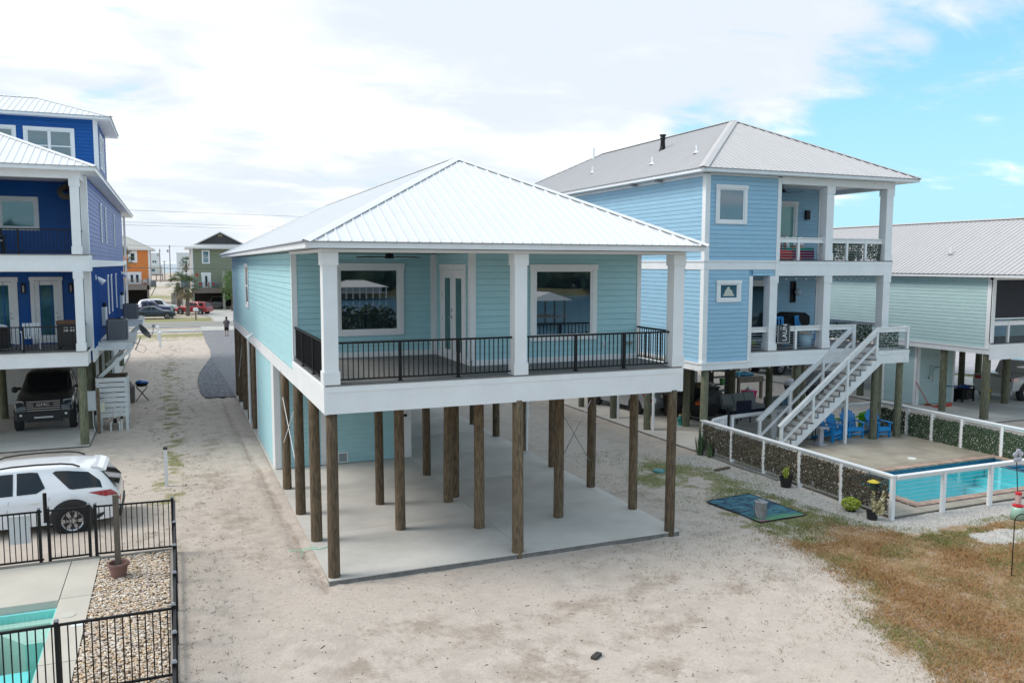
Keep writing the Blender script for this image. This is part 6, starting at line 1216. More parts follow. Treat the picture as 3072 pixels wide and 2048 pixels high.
# white car by the fence (seen from behind, side on): nose to the left
CW = paint('white_car_paint', (.80, .81, .83))
t, sd2, it2 = car('parked_car', 'large white car with black roof rails parked behind the black fence', (-6.80, 6.62, -.15), pi, 5.2, 1.98, 1.71, CW, 'suv', [], (.205, .80), .375, (.61, .72), None, rail=True, clad=True, spokes=6)
for s in (1, -1):
    for w_ in ([(.445, .02), (.445, .97), (.55, .96), (.592, .86), (.645, .08), (.645, .02)], [(.315, .22), (.345, .93), (.37, .97), (.43, .98), (.43, .02), (.35, .02)], [(.075, .04), (.083, .45), (.135, .88), (.27, .95), (.285, .88), (.215, .06), (.2, .02)]): it2(w_, s)
    for x0 in (.305, .47, .655):
        g = G(); pts = [sd2(x0+dx, v, s, .004) for dx, v in ((.0, -.85), (.0, -.4), (-.008, -.05))]; g.tube(pts, .005, 4); part('door_seam', g, mat('panel_gap', (.15, .155, .16), .7), t)
    for x0 in (.335, .5): g = G(); a = sd2(x0, -.17, s, .03); b = sd2(x0+.04, -.165, s, .03); g.bar(a, b, .02, .035); part('door_handle', g, CW, t)
    g = G(); c_ = sd2(.2, -.18, s, .006); g.cyl(c_, c_+Vector((0, s*.004, 0)), .085, n=16); part('fuel_flap', g, CW, t)
    it2([(.003, .02), (.06, -.01), (.135, -.05), (.085, -.16), (.06, -.20), (.03, -.15), (.003, -.12)], s, 'tail_light', LAMPR, .014)
    g = G(); g.hexa([sd2(.0, -.72, s, .01), sd2(.13, -.95, s, .01), sd2(.13, -1.0, s, -.1), sd2(.0, -1, s, -.1), sd2(.0, -.55, s, .012), sd2(.1, -.75, s, .012), sd2(.1, -.75, s, -.1), sd2(.0, -.6, s, -.1)]); part('lower_cladding', g, TRIMB, t)
g = G(); g.prism([(-1.95, 1.55), (-1.95, 1.618), (-2.10, 1.60), (-2.22, 1.555), (-2.29, 1.49), (-2.26, 1.475), (-2.10, 1.50)], lambda a, b: (a, -.68, b), lambda a, b: (a, .68, b)); part('spoiler', g, CW, t)
g = G(); g.add([(-2.56, -.74, 1.06), (-2.56, .74, 1.06), (-2.215, .66, 1.49), (-2.215, -.66, 1.49)], [(3, 2, 1, 0)]); part('rear_window', g, CARG, t)
# dark pickup under the deep blue house, facing the camera
CT = paint('dark_slate_paint', (.028, .036, .045), .4)
t, sd3, it3 = car('pickup_truck', 'dark grey pickup with big off-road tyres under the deep blue house', (-7.62, 22.15, .0), -pi/2+.03, 5.9, 2.06, 2.12, CT, 'truck', WTRK, (.19, .845), .45, (.605, .697), None, cat='truck', spokes=6)
F_ = 2.95
g = G(); g.box(F_-.02, F_+.03, -.60, .60, .80, 1.26); part('grille_surround', g, TRIMB, t)
for i in range(5): g = G(); g.box(F_+.03, F_+.05, -.56, .56, .86+i*.085, .876+i*.085); part('grille_bar', g, STEEL, t)
g = G(); g.box(F_+.03, F_+.055, -.34, .34, 1.035, 1.16); eb = part('emblem_plate', g, TRIMB, t)
me_ = lettering(t, 'GMC', .15, Matrix.Translation((F_+.062, -.24, 1.045)) @ Matrix(((0, 0, 1, 0), (1, 0, 0, 0), (0, 1, 0, 0), (0, 0, 0, 1))) @ Matrix.Diagonal((1.35, 1., 1, 1)), STEEL)
for s in (1, -1):
    g = G(); g.hexa([(F_-.12, s*.66, .95), (F_-.04, s*.66, .95), (F_-.18, s*.99, .95), (F_-.24, s*.99, .95), (F_-.12, s*.66, 1.24), (F_-.06, s*.66, 1.24), (F_-.2, s*.99, 1.27), (F_-.24, s*.99, 1.27)] if s > 0 else [(F_-.24, s*.99, .95), (F_-.18, s*.99, .95), (F_-.04, s*.66, .95), (F_-.12, s*.66, .95), (F_-.24, s*.99, 1.27), (F_-.2, s*.99, 1.27), (F_-.06, s*.66, 1.24), (F_-.12, s*.66, 1.24)]); part('headlight', g, mat('smoked_lamp', (.06, .07, .08), .1, coat=1), t)
    g = G(); g.tube([(F_-.02, s*.68, 1.22), (F_-.16, s*.97, 1.23), (F_-.13, s*.95, .98)], .018, 5); part('lamp_strip', g, LAMPW, t)
    g = G(); g.box(F_+.08, F_+.11, s*.72, s*.80, .68, .75); part('fog_light', g, mat('lit_white', (.8, .8, .78), .2), t)
    g = G(); g.ball((.78, s*1.2, 1.42), .06, .12, .13, 8, 6); part('wing_mirror', g, TRIMB, t, True)
g = G(); g.hexa([(F_-.1, -1.0, .55), (F_+.06, -.9, .5), (F_+.06, .9, .5), (F_-.1, 1.0, .55), (F_-.1, -1.02, .82), (F_+.09, -.9, .80), (F_+.09, .9, .80), (F_-.1, 1.02, .82)]); part('steel_bumper', g, TRIMB, t); g = G(); g.box(F_+.06, F_+.1, -.32, .32, .58, .635); part('light_bar', g, LAMPW, t)
g = G(); g.hexa([(F_-1.1, -.45, 1.32), (F_-.25, -.5, 1.28), (F_-.25, .5, 1.28), (F_-1.1, .45, 1.32), (F_-1.0, -.35, 1.37), (F_-.4, -.4, 1.345), (F_-.4, .4, 1.345), (F_-1.0, .35, 1.37)]); part('hood_scoop', g, CT, t)
for i in range(5): g = G(); g.box(.35, .37, -.4+i*.19, -.34+i*.19, 2.11, 2.14); part('cab_light', g, TRIMB, t)
# silver car under the light blue house, seen from behind
t, sd4, it4 = car('parked_car', 'silver car with a red tail lamp parked under the light blue house', (16.42, 15.7, 0), pi/2+.165, 4.7, 1.9, 1.6, paint('silver_paint', (.42, .43, .45), .6), 'suv', WSUV, (.19, .80), .35, (.61, .72), (.02, .088), spokes=7)
g = G(); g.box(-2.40, -2.36, -.26, .26, .78, .92); pl = part('number_plate', g, PLATE, t); g = G(); g.box(-2.404, -2.4, -.24, .24, .895, .915); part('plate_strip', g, LAMPR, pl); g = G()
for i in range(5): g.box(-2.404, -2.4, -.16+i*.07, -.125+i*.07, .80, .875)
part('plate_marks', g, TRIMB, pl, kind='stuff')
# across the road
car('parked_car', 'dark blue sedan parked on the grass in front across the road', (-4.75, 90.3, 0), .0, 4.8, 1.85, 1.46, paint('navy_paint', (.02, .035, .06), .3), 'sedan', WSED, ws=(.53, .69), rear=(.14, .26), spokes=5, wr=.34)
car('pickup_truck', 'royal blue pickup parked behind the dark sedan across the road', (-5.35, 95.5, 0), .0, 5.6, 2.0, 1.85, paint('royal_blue_paint', (.02, .03, .11), .3), 'truck', WTRK, ws=(.605, .69), spokes=5, cat='truck', wr=.4)
car('parked_car', 'white car parked behind the two dark ones across the road', (-4.4, 100.6, 0), .0, 5.2, 2.0, 1.9, paint('white_car_paint', (.80, .81, .83)), 'suv', WSUV, ws=(.61, .72), spokes=5, wr=.4)
car('parked_car', 'red hatchback parked behind the palm trunk across the road', (-.1, 98.4, 0), pi-.55, 4.5, 1.85, 1.6, paint('red_paint', (.30, .012, .018), .2), 'suv', WSUV, ws=(.61, .72), rear=(.02, .088), spokes=5, wr=.35)
car('parked_car', 'grey car under the green house across the road', (3.3, 112.2, 0), pi/2, 4.7, 1.9, 1.75, paint('grey_paint', (.09, .10, .11), .4), 'suv', WSUV, rear=(.02, .088), spokes=5)
# far right lots
car('pickup_truck', 'white pickup parked under the pale green house at the right edge', (36.6, 11.3, 0), .15, 5.6, 2.0, 1.85, paint('off_white_paint', (.5, .5, .49)), 'truck', WTRK, ws=(.605, .69), spokes=6, cat='truck', wr=.4)
car('parked_car', 'black off-road car with a bright wheel behind the light blue house', (31.6, 23.3, 0), .25, 4.6, 1.95, 1.85, paint('black_paint', (.012, .012, .013)), 'suv', WSUV, spokes=5, wr=.45, wheels=(.2, .8))
# ================================================================== the pale green house at the right edge
EH = thing('stilt_house', 'pale green house with long grey metal roof at the right edge of the photo', 'house', (28.75, 7.3, 0), world=True)
PALEG = mat('pale_green_siding', (.44, .60, .60), .6, .05, 2., .06, 60, rnd=.02); PGC = mat('pale_green_core', (.3, .42, .42), .8)
def ex(name, x0, x1, y0, y1, z0, z1, m=WHITE, p=EH): return board(name, x0, x1, y0, y1, z0, z1, m, p)
g = G(); g.box(28.4, 40, 6.9, 27, -.2, -.022); struct('slab_base', g, CONCD)
for i in range(3):
    for j in range(4): g = G(); g.box(28.4+i*3.9+.006, 28.4+(i+1)*3.9-.006, 6.9+j*4.2+.006, 6.9+(j+1)*4.2-.006, -.02, 0); part('slab_panel', g, CONC)['kind'] = 'structure'
for x, y in ((28.95, 9.62), (28.9, 7.5), (33.5, 9.97), (34.7, 13.3), (37.1, 14.2), (28.9, 14.3), (28.9, 19), (28.9, 24), (33, 19), (37.6, 9.9), (32.5, 7.5), (36.5, 7.5)): pile(EH, x, y, 2.85, PILEG, .16)
ex('wall', 28.77, 37.7, 9.5, 26.8, 2.9, 6.0, PGC); ex('wall', 28.77, 28.95, 7.32, 9.49, 2.9, 6.0, PGC); ex('floor_frame', 28.8, 37.7, 7.4, 26.8, 2.8, 3.15, mat('floor_frame_wood', (.25, .2, .14), .8))
EL = left(28.75); siding(EH, EL, 7.5, 26.7, 3.06, 5.98, PALEG, .155); trims(EH, EL, [(7.28, 7.5, 3.06, 5.98)])
g = G(); EL.box(g, 7.28, 26.8, 5.981, 6.06, .0, .03); part('frieze_board', g, WHITE, EH)
ex('side_band', 28.69, 28.76, 7.26, 26.8, 2.78, 2.99); ex('band_cap', 28.66, 28.76, 7.26, 26.8, 2.991, 3.055)
ex('band_board', 28.70, 38, 7.20, 7.26, 2.56, 3.21); ex('frieze_board', 28.69, 38, 7.184, 7.199, 3.06, 3.2); ex('porch_floor', 28.77, 38, 7.18, 9.5, 3.215, 3.25, DECK)
ex('corner_trim', 28.72, 28.93, 7.26, 7.32, 3.26, 6.0); ex('porch_beam', 28.72, 38, 7.2, 7.4, 5.9, 6.08)
g = G(); g.box(28.96, 31.6, 7.34, 7.36, 4.30, 5.89); part('shade_screen', g, mat('charcoal_mesh', (.028, .032, .042), .85, .1, 2), EH); ex('screen_bar', 28.95, 31.6, 7.3, 7.4, 4.25, 4.298)
for x in (31.7, 34.6): ex('porch_column', x-.15, x+.15, 7.22, 7.5, 3.25, 5.9)
cable_rail(EH, (28.95, 7.33), (31.55, 7.33), 3.25, .92, posts=(.35, .98), ncab=7)
siding(EH, front(9.5), 28.96, 33, 3.3, 5.9, SKYB, .155); g = G(); g.box(29.5, 29.68, 9.47, 9.499, 3.85, 3.92); part('outlet_cover', g, WHITE, EH)
eaves(EH, 28.35, 38.2, 4.9, 27.2, 6.01, 6.13)
slope(EH, (28.31, 27.25, 6.14), (0, -1, 0), (1, 0, 0), 22.4, 4.96, 2.52, ROOFG, .24, (0, 0), rib_h=.03); slope(EH, (38.24, 4.85, 6.14), (0, 1, 0), (-1, 0, 0), 22.4, 4.96, 2.52, ROOFG, 99, (0, 0)); hip_cap(EH, (33.27, 4.85, 8.665), (33.27, 27.25, 8.665), ROOFG, .17, 'ridge_cap')
g = G(); g.prism([(28.5, 6.1), (38, 6.1), (33.27, 8.5)], lambda a, b: (a, 5.5, b), lambda a, b: (a, 5.6, b)); part('gable_wall', g, PALEG, EH); g = G(); g.prism([(28.5, 6.1), (38, 6.1), (33.27, 8.5)], lambda a, b: (a, 26.6, b), lambda a, b: (a, 26.7, b)); part('gable_wall', g, PALEG, EH)
x, y = 30.0, 10.4; z = 6.14+(x-28.31)*.508; g = G(); g.cyl((x, y, z-.02), (x, y, z+.3), .05, n=8); v_ = part('vent_pipe', g, WHITE, EH); g = G(); g.lathe([(.15, .01), (.06, .08)], (x, y, z), 10); part('vent_boot', g, ROOFG, v_)
ex('store_wall', 29.12, 31.5, 11.17, 13.1, 0, 2.78, PGC); sl, sf = left(29.1), front(11.15); siding(EH, sl, 11.3, 13.0, .03, 2.75, PALEG, .155); siding(EH, sf, 29.26, 31.4, .03, 2.75, PALEG, .155); trims(EH, sl, [(11.13, 11.3, .0, 2.76), (13.0, 13.15, 0, 2.76)]); trims(EH, sf, [(29.07, 29.26, 0, 2.76), (31.4, 31.53, 0, 2.76)], .029)
g = G(); a = sf.p; g.tube([a(29.88, 1.25, .06), a(29.92, 1.85, .06), a(30.12, 1.72, .12), a(30.35, 1.78, .14)], .014, 6); g.tube([a(30.12, 1.72, .12), a(30.05, 1.5, .06), a(30.08, 1.1, .06), a(30.1, 1.02, .08)], .012, 6); sh = part('shower_pipe', g, mat('dull_chrome', (.3, .31, .32), .35, metal=1), EH); g = G(); g.cyl(a(30.35, 1.78, .14), a(30.37, 1.72, .15), .03, .05, 8); part('shower_head', g, STEEL, sh); g = G(); sf.box(g, 29.84, 29.98, 1.2, 1.3, .04, .1); part('shower_valve', g, STEEL, sh)
ex('floor_soffit', 28.8, 37.7, 7.45, 26.8, 2.785, 2.8, mat('underside_board', (.32, .30, .27), .8))
RB_ = mat('red_brown_paint', (.25, .06, .04), .6); RDP = mat('bright_red_plastic', (.45, .05, .03), .5); BLP = mat('royal_plastic', (.01, .05, .25), .5)
t = thing('broom', 'red handled broom leaning on the pale green store wall', 'broom', (29.55, 10.85, 0)); g = G(); g.bar((.02, 0, .08), (-.52, .27, 1.12), .03); part('handle', g, RDP, t); g = G(); g.lathe([(.16, 0), (.17, .04), (.06, .1)], n=12); part('broom_head', g, RB_, t)
t = thing('red_tray', 'flat red plastic tray on the slab behind a pile', 'tray', (29.95, 10.45, 0), .05); g = G(); g.box(-.5, .5, -.15, .15, 0, .04); g2 = G(); g2.box(-.5, .5, -.17, -.151, 0, .16); part('tray_base', g, RDP, t); part('tray_side', g2, RDP, t)
t = thing('generator', 'black portable generator on the slab with blue straps on it', 'generator', (32.2, 11.2, 0), .1); g = G(); g.box(-.38, .38, -.3, .3, .12, .62); part('generator_case', g, BLACKM, t)
for s in (-1, 1): g = G(); g.bar((s*.42, -.3, 0), (s*.42, -.3, .72), .06); g.bar((s*.42, .3, 0), (s*.42, .3, .72), .06); g.bar((s*.42, -.3, .72), (s*.42, .3, .72), .06); part('frame_bar', g, BLACKM, t, kind='stuff')
g = G(); g.lathe([(.2, 0), (.22, .03), (.05, .04)], n=14); g.xf(Matrix.Translation((0, -.31, .36)) @ Matrix.Rotation(pi/2, 4, 'X')); part('fan_grille', g, mat('grill_black', (.02, .02, .022), .4), t); g = G(); g.ball((.1, 0, .68), .4, .25, .08, 9, 5, .2); part('blue_strap', g, BLP, t)
t = thing('blue_pole', 'blue pool pole lying across the black generator', 'pole', (31.3, 10.9, .75), 0); g = G(); g.cyl((-.6, .2, .1), (.6, -.1, -.02), .02, n=6); part('pole_tube', g, BLP, t)
single('tool_box', G().box(-.22, .22, -.18, .18, 0, .42), BLACKM, 'black tool box beside the generator near the store wall', 'tool box', (31.7, 11.4, 0)); t = thing('rake', 'rusty rake leaning upright behind the pale green store', 'rake', (33.2, 13.9, 0)); g = G(); g.bar((0, 0, .05), (.15, .1, 1.5), .025); part('handle', g, RB_, t); g = G(); g.box(-.15, .15, -.02, .02, 0, .06); part('rake_head', g, BLACKM, t)
t = thing('yellow_toy', 'yellow plastic tool standing behind the front pile of the pale green house', 'tool', (33.4, 10.7, 0)); g = G(); g.cyl((0, 0, .0), (0, 0, .45), .04, n=8); g.ball((0, 0, .5), .1, .1, .12, 8, 6); part('tool_body', g, mat('yellow_plastic', (.65, .5, .04), .4), t); 
# ================================================================== things under the light blue house
DB = mat('dark_tub', (.02, .02, .02), .6); NV = mat('navy_fabric', (.012, .018, .05), .8); GRC = mat('grey_cushion', (.32, .35, .35), .9, .15, 4)
t = thing('covered_load', 'bulky load under a grey tarp beside the sofa under the house', 'covered load', (19.1, 13.2, 0)); g = G(); nn2 = 14; g.v = []
for i in range(nn2+1):
    for j in range(nn2+1):
        u, v = i/nn2*2-1, j/nn2*2-1; hgt = max(0, 1-abs(u)**5)*max(0, 1-abs(v)**5)*(.66+.3*max(0, sin(u*3.2+.6))+.14*noise.noise(Vector((u*2.5, v*2.5, 1)))); g.v.append((u*.8, v*.5, .03+hgt))
g.f = [(i*(nn2+1)+j, (i+1)*(nn2+1)+j, (i+1)*(nn2+1)+j+1, i*(nn2+1)+j+1) for i in range(nn2) for j in range(nn2)]; part('tarp', g, mat('grey_tarp', (.22, .24, .26), .8, .2, 3), t, True)
t = thing('tub_on_dolly', 'black tub with an orange rim standing on a wheeled dolly', 'tub', (17.75, 11.9, 0)); g = G(); g.hexa([(-.38, -.3, .17), (.38, -.3, .17), (.38, .3, .17), (-.38, .3, .17), (-.45, -.36, .68), (.45, -.36, .68), (.45, .36, .68), (-.45, .36, .68)]); part('tub_body', g, DB, t); g = G(); g.box(-.52, .52, -.36, .36, .12, .16); part('dolly_deck', g, mat('dull_grey_metal', (.2, .2, .2), .5), t); g = G(); g.ball((-.38, -.2, .74), .13, .2, .1, 9, 6); part('orange_float', g, mat('orange_plastic', (.6, .1, .02), .5), t)
for sx in (-1, 1):
    for sy in (-1, 1): g = G(); g.cyl((sx*.42-.03, sy*.28, .06), (sx*.42+.03, sy*.28, .06), .06, n=10); part('wheel', g, BLACKM, t)
t = thing('patio_sofa', 'dark framed outdoor sofa with grey back cushions under the house', 'sofa', (19.9, 12.0, 0), .1)
g = G(); g.box(-1.0, 1.0, -.4, .4, .1, .32); part('sofa_frame', g, NV, t); g = G(); g.box(-.98, .98, -.42, .3, .33, .48); part('seat_cushion', g, GRC, t)
for i in range(3): x = -.66+i*.64; g = G(); g.hexa([(x-.3, .18, .48), (x+.3, .18, .48), (x+.3, .36, .48), (x-.3, .36, .48), (x-.28, .34, .92), (x+.28, .30, .92), (x+.28, .46, .92), (x-.28, .48, .92)]); part('back_cushion', g, GRC, t)
t = thing('patio_chair', 'navy outdoor armchair with its back to the pool fence', 'chair', (18.75, 10.8, 0)); g = G(); g.box(-.36, .36, -.33, -.27, .3, .95); part('chair_back', g, NV, t); g = G(); g.box(-.34, .34, -.26, .34, .3, .42); part('seat', g, NV, t)
for sx in (-1, 1):
    for sy in (-1, 1): g = G(); g.box(sx*.33-.02, sx*.33+.02, sy*.3-.02, sy*.3+.02, 0, .3); part('leg', g, BLACKM, t)
t = thing('patio_sofa', 'grey sofa end with a dark teal cushion behind the stair rail', 'sofa', (21.6, 11.6, 0)); g = G(); g.box(-.6, .6, -.4, .4, .1, .42); part('sofa_frame', g, GRC, t); g = G(); g.hexa([(-.1, -.2, .43), (.5, -.2, .43), (.5, 0, .43), (-.1, 0, .43), (-.05, 0, .8), (.55, 0, .8), (.55, .15, .8), (-.05, .15, .8)]); part('back_cushion', g, mat('dark_teal_cushion', (.01, .09, .16), .9), t); g = G(); g.box(-.6, .6, .3, .42, .43, .75); part('sofa_back', g, GRC, t)
t = thing('storage_bin', 'magenta plastic bin with clear bags in it behind the sofa', 'bin', (22.6, 15.0, 0)); g = G(); g.hexa([(-.22, -.2, 0), (.22, -.2, 0), (.22, .2, 0), (-.22, .2, 0), (-.28, -.25, .52), (.28, -.25, .52), (.28, .25, .52), (-.28, .25, .52)]); part('bin_body', g, mat('magenta_plastic', (.5, .01, .14), .5), t); g = G(); g.ball((0, 0, .55), .2, .18, .14, 9, 6, .15); part('clear_bag', g, mat('bag_plastic', (.5, .5, .48), .3), t)
t = thing('work_bench', 'weathered timber bench piled with blue cloth beyond the sofa', 'bench', (23.35, 16.1, 0)); OW = mat('grey_timber', (.22, .185, .15), .85, .25, 5)
g = G(); g.box(-.75, .75, -.3, .3, .98, 1.04); part('bench_top', g, OW, t); g = G(); g.box(-.75, .75, -.33, -.3, .76, .98); part('bench_apron', g, OW, t)
for sx in (-1, 1): g = G(); g.box(sx*.68-.06, sx*.68+.06, -.28, -.16, -.1, .98); part('leg', g, OW, t)
g = G(); g.ball((-.1, 0, 1.12), .5, .2, .12, 10, 6, .25); part('blue_cloth', g, mat('blue_cloth', (.05, .2, .3), .9, .4, 6), t); g = G(); g.cyl((-.55, 0, 1.04), (-.55, 0, 1.28), .12, n=10); part('blue_jug', g, mat('light_blue_plastic', (.15, .45, .6), .5), t)
t = thing('garage_shelf', 'dark shelf rack with a green bucket against the blue store wall', 'shelf', (21.0, 15.2, 0)); 
for z in (.55, .85, 1.2, 1.5): g = G(); g.box(-.5, .5, -.2, .2, z, z+.03); part('shelf_board', g, mat('dark_shelf', (.035, .06, .065), .7), t)
for sx in (-1, 1): g = G(); g.box(sx*.48-.02, sx*.48+.02, -.2, .2, 0, 1.8); part('shelf_side', g, BLACKM, t)
t = thing('bucket', 'light green bucket on the dark shelf rack', 'bucket', (21.1, 15.1, .88)); g = G(); g.lathe([(.1, 0), (.14, .26), (.12, .26), (0, .2)], n=14); part('bucket_body', g, mat('light_green_plastic', (.12, .42, .12), .5), t, True)
t = thing('bowl', 'white bowl standing on the dark low table by the blue wall', 'bowl', (19.85, 14.2, .98)); g = G(); g.lathe([(.08, 0), (.16, .16), (.14, .16), (0, .05)], n=14); part('bowl_body', g, WHITE2, t, True); t = thing('low_table', 'dark low table covered in boxes by the blue store wall', 'table', (19.3, 14.3, 0)); g = G(); g.box(-.85, .85, -.35, .35, .9, .97); part('table_top', g, DB, t); g = G(); g.box(-.8, .8, -.3, .3, .0, .9); part('boxes_below', g, mat('dark_cardboard', (.03, .026, .022), .9), t); g = G(); g.box(-.3, .2, -.2, .2, .975, 1.15); part('cardboard_box', g, mat('cardboard', (.2, .14, .08), .9), t)
t = thing('refuse_barrel', 'brown open barrel behind the front left pile', 'barrel', (17.1, 13.2, 0)); g = G(); g.lathe([(.36, 0), (.42, .9), (.40, .9), (.36, .1), (0, .1)], n=18); part('barrel_body', g, mat('dark_brown_plastic', (.05, .035, .028), .7), t, True); g = G(); g.lathe([(.44, .88), (.45, .93), (.41, .93)], n=18); part('barrel_rim', g, mat('dark_brown_plastic', (.05, .035, .028), .7), t)
t = thing('garden_ornament', 'small teal hydrant ornament at the foot of a pile', 'ornament', (16.15, 11.2, 0)); TQ = mat('teal_ornament', (.02, .24, .22), .5); g = G(); g.lathe([(.13, 0), (.13, .05), (.09, .06), (.09, .24), (.12, .26), (.12, .3), (.07, .36), (0, .38)], n=12); part('ornament_body', g, TQ, t, True); g = G(); g.cyl((-.15, 0, .18), (.15, 0, .18), .04, n=8); part('hose_outlet', g, TQ, t); g = G(); g.ball((0, 0, .4), .09, .09, .06, 8, 5); part('ornament_cap', g, mat('sand_colour', (.4, .33, .22), .8), t)
t = thing('potted_tree', 'small spiky potted plant beside a round pile under the house', 'potted plant', (22.3, 13.2, 0)); g = G(); g.cyl((0, 0, .1), (.02, 0, .75), .06, n=8); part('trunk', g, DB, t); g = G(); tone = []
for _ in range(40): a = R.uniform(0, 6.28); k = R.uniform(.3, 1); p0 = Vector((0, 0, .72)); p1 = Vector((cos(a)*.35*k, sin(a)*.35*k, .72+R.uniform(-.1, .35))); s = Vector((-sin(a), cos(a), 0))*.03; g.add([p0-s, p0+s, p1], [(0, 1, 2)]); tone.append(R.random())
o = part('foliage', g, LEAFG, t, kind='stuff'); o.data.attributes.new('tone', 'FLOAT', 'FACE').data.foreach_set('value', tone); g = G(); g.lathe([(.16, 0), (.2, .22), (0, .2)], n=12); part('pot', g, DB, t)
t = thing('covered_trailer', 'grey covered boat trailer parked behind the stair', 'trailer', (26.6, 14.2, 0), .5); g = G(); g.prism([(-1.3, .4), (1.3, .35), (1.35, .7), (.9, 1.25), (-.6, 1.3), (-1.3, .8)], lambda a, b: (a, -.75, b), lambda a, b: (a, .75, b)); part('cover', g, mat('charcoal_cover', (.06, .065, .07), .85, .2, 3), t); g = G(); g.bar((-2.2, 0, .3), (1.4, 0, .3), .08); part('trailer_frame', g, BLACKM, t)
for s in (-1, 1): g = G(); g.cyl((0, s*.7, .28), (0, s*.9, .28), .28, n=16); part('wheel', g, TYRE, t)
t = thing('smoker', 'grey smoker grill with white legs behind the lime hammock chair', 'grill', (20.6, 8.6, 0)); g = G(); g.box(-.45, .45, -.25, .25, .55, .8); part('smoker_box', g, mat('slate_metal', (.14, .16, .18), .5), t); g = G(); g.ball((.1, 0, .82), .42, .26, .2, 12, 6); part('lid', g, mat('slate_metal', (.14, .16, .18), .5), t, True)
for sx in (-1, 1): g = G(); g.bar((sx*.35, -.2, 0), (sx*.35, -.2, .55), .04); part('leg', g, WHITE2, t)
# ================================================================== people
SKIN = mat('skin', (.42, .25, .18), .6); HAIR = mat('brown_hair', (.05, .028, .015), .7)
def body(t, joints, edges, rad, m):
    me = bpy.data.meshes.new('body'); me.from_pydata(joints, edges, []); me.materials.append(m); o = bpy.data.objects.new('body', me); COL.objects.link(o); o.parent = t; ORG[o.name] = (0, 0, 0)
    sk = o.modifiers.new('skin', 'SKIN'); sk.use_smooth_shade = True; lay = me.skin_vertices[0].data if me.skin_vertices else None
    if lay is None:
        bm = bmesh.new(); bm.from_mesh(me); bm.verts.layers.skin.verify(); bm.to_mesh(me); bm.free(); lay = me.skin_vertices[0].data
    for v, r_ in zip(lay, rad): v.radius = r_ if isinstance(r_, tuple) else (r_, r_)
    lay[0].use_root = True; s2 = o.modifiers.new('sub', 'SUBSURF'); s2.levels = 1; s2.render_levels = 1; return o
t = thing('person', 'person in a patterned dark shirt and dark shorts looking at a phone', 'person', (1.75, 62.1, -.03), radians(75))
J = [(0, 0, .92), (0, 0, 1.15), (.02, 0, 1.38), (.04, 0, 1.47), (.06, 0, 1.53), (.09, 0, 1.60), (.08, 0, 1.68), (0, .17, 1.38), (.0, .24, 1.12), (.22, .12, 1.14), (0, -.17, 1.38), (.0, -.24, 1.12), (.22, -.1, 1.15), (0, .09, .86), (.03, .1, .48), (0, .1, .06), (.12, .11, .03), (0, -.09, .86), (-.02, -.1, .48), (-.03, -.1, .06), (.1, -.11, .03), (.3, .06, 1.17), (.3, -.05, 1.18)]
Ed = [(0, 1), (1, 2), (2, 3), (3, 4), (4, 5), (5, 6), (2, 7), (7, 8), (8, 9), (2, 10), (10, 11), (11, 12), (0, 13), (13, 14), (14, 15), (15, 16), (0, 17), (17, 18), (18, 19), (19, 20), (9, 21), (12, 22)]
Rd = [(.15, .12), (.14, .11), (.13, .1), .055, .055, .09, .075, .06, .045, .035, .06, .045, .035, .08, .055, .035, .035, .08, .055, .035, .035, .03, .03]
body(t, J, Ed, Rd, SKIN)
g = G(); g.lathe([(.21, .80), (.20, .95), (.185, 1.15), (.20, 1.36), (.10, 1.46), (.07, 1.48)], n=14); g.v = [(x*.78, y*1.06, z) for x, y, z in g.v]; part('shirt', g, mat('patterned_dark_cloth', (.05, .05, .055), .9, c2=(.16, .13, .14), vs_=30), t, True)
for s in (1, -1): g = G(); g.tube([(0, s*.16, 1.39), (.0, s*.23, 1.2), (.02, s*.245, 1.12)], .07, 8); part('sleeve', g, MATS['patterned_dark_cloth'], t, True); g = G(); g.tube([(0, s*.08, .92), (.01, s*.10, .6), (.01, s*.10, .52)], .105, 9); part('shorts_leg', g, mat('black_cloth', (.012, .012, .014), .9), t, True); g = G(); g.ball((.06, s*.1, .035), .14, .05, .04, 8, 5); part('shoe', g, mat('black_cloth', (.012, .012, .014), .9), t)
g = G(); g.ball((.06, 0, 1.63), .115, .105, .125, 10, 8); g.v = [(x-.025, y, z+.02) for x, y, z in g.v]; part('hair', g, HAIR, t, True); g = G(); g.ball((-.02, 0, 1.45), .06, .1, .17, 8, 6); part('long_hair', g, HAIR, t, True); g = G(); g.box(.30, .315, -.04, .05, 1.16, 1.28); single('phone', g, BLACKM, 'dark phone held by the person on the gravel drive', 'phone', (0, 0, 0)); ph = bpy.data.objects['phone']; ph.location = (1.75, 62.1, -.03); ph.rotation_euler = (0, 0, radians(75))
t = thing('person', 'person in a pale shirt bending to the ground behind the sofa', 'person', (24.5, 14.6, -.1), radians(-20))
J = [(0, 0, .80), (.2, 0, .95), (.42, 0, .92), (.50, 0, .88), (.56, 0, .85), (.62, 0, .82), (.68, 0, .76), (.42, .17, .88), (.52, .2, .62), (.68, .14, .40), (.42, -.17, .88), (.52, -.2, .62), (.70, -.12, .42), (.0, .09, .76), (.12, .11, .42), (-.02, .1, .05), (.12, .1, .03), (0, -.09, .76), (.12, -.11, .42), (-.02, -.1, .05), (.12, -.1, .03), (.74, .12, .32), (.76, -.1, .34)]
body(t, J, Ed, Rd, SKIN)
g = G(); g.tube([(.0, 0, .82), (.2, 0, .96), (.42, 0, .93), (.5, 0, .89)], .19, 12, lambda u: (.17, .185, .18, .08)[min(3, int(u*3.01))]); part('shirt', g, mat('pale_cloth', (.5, .52, .55), .9), t, True)
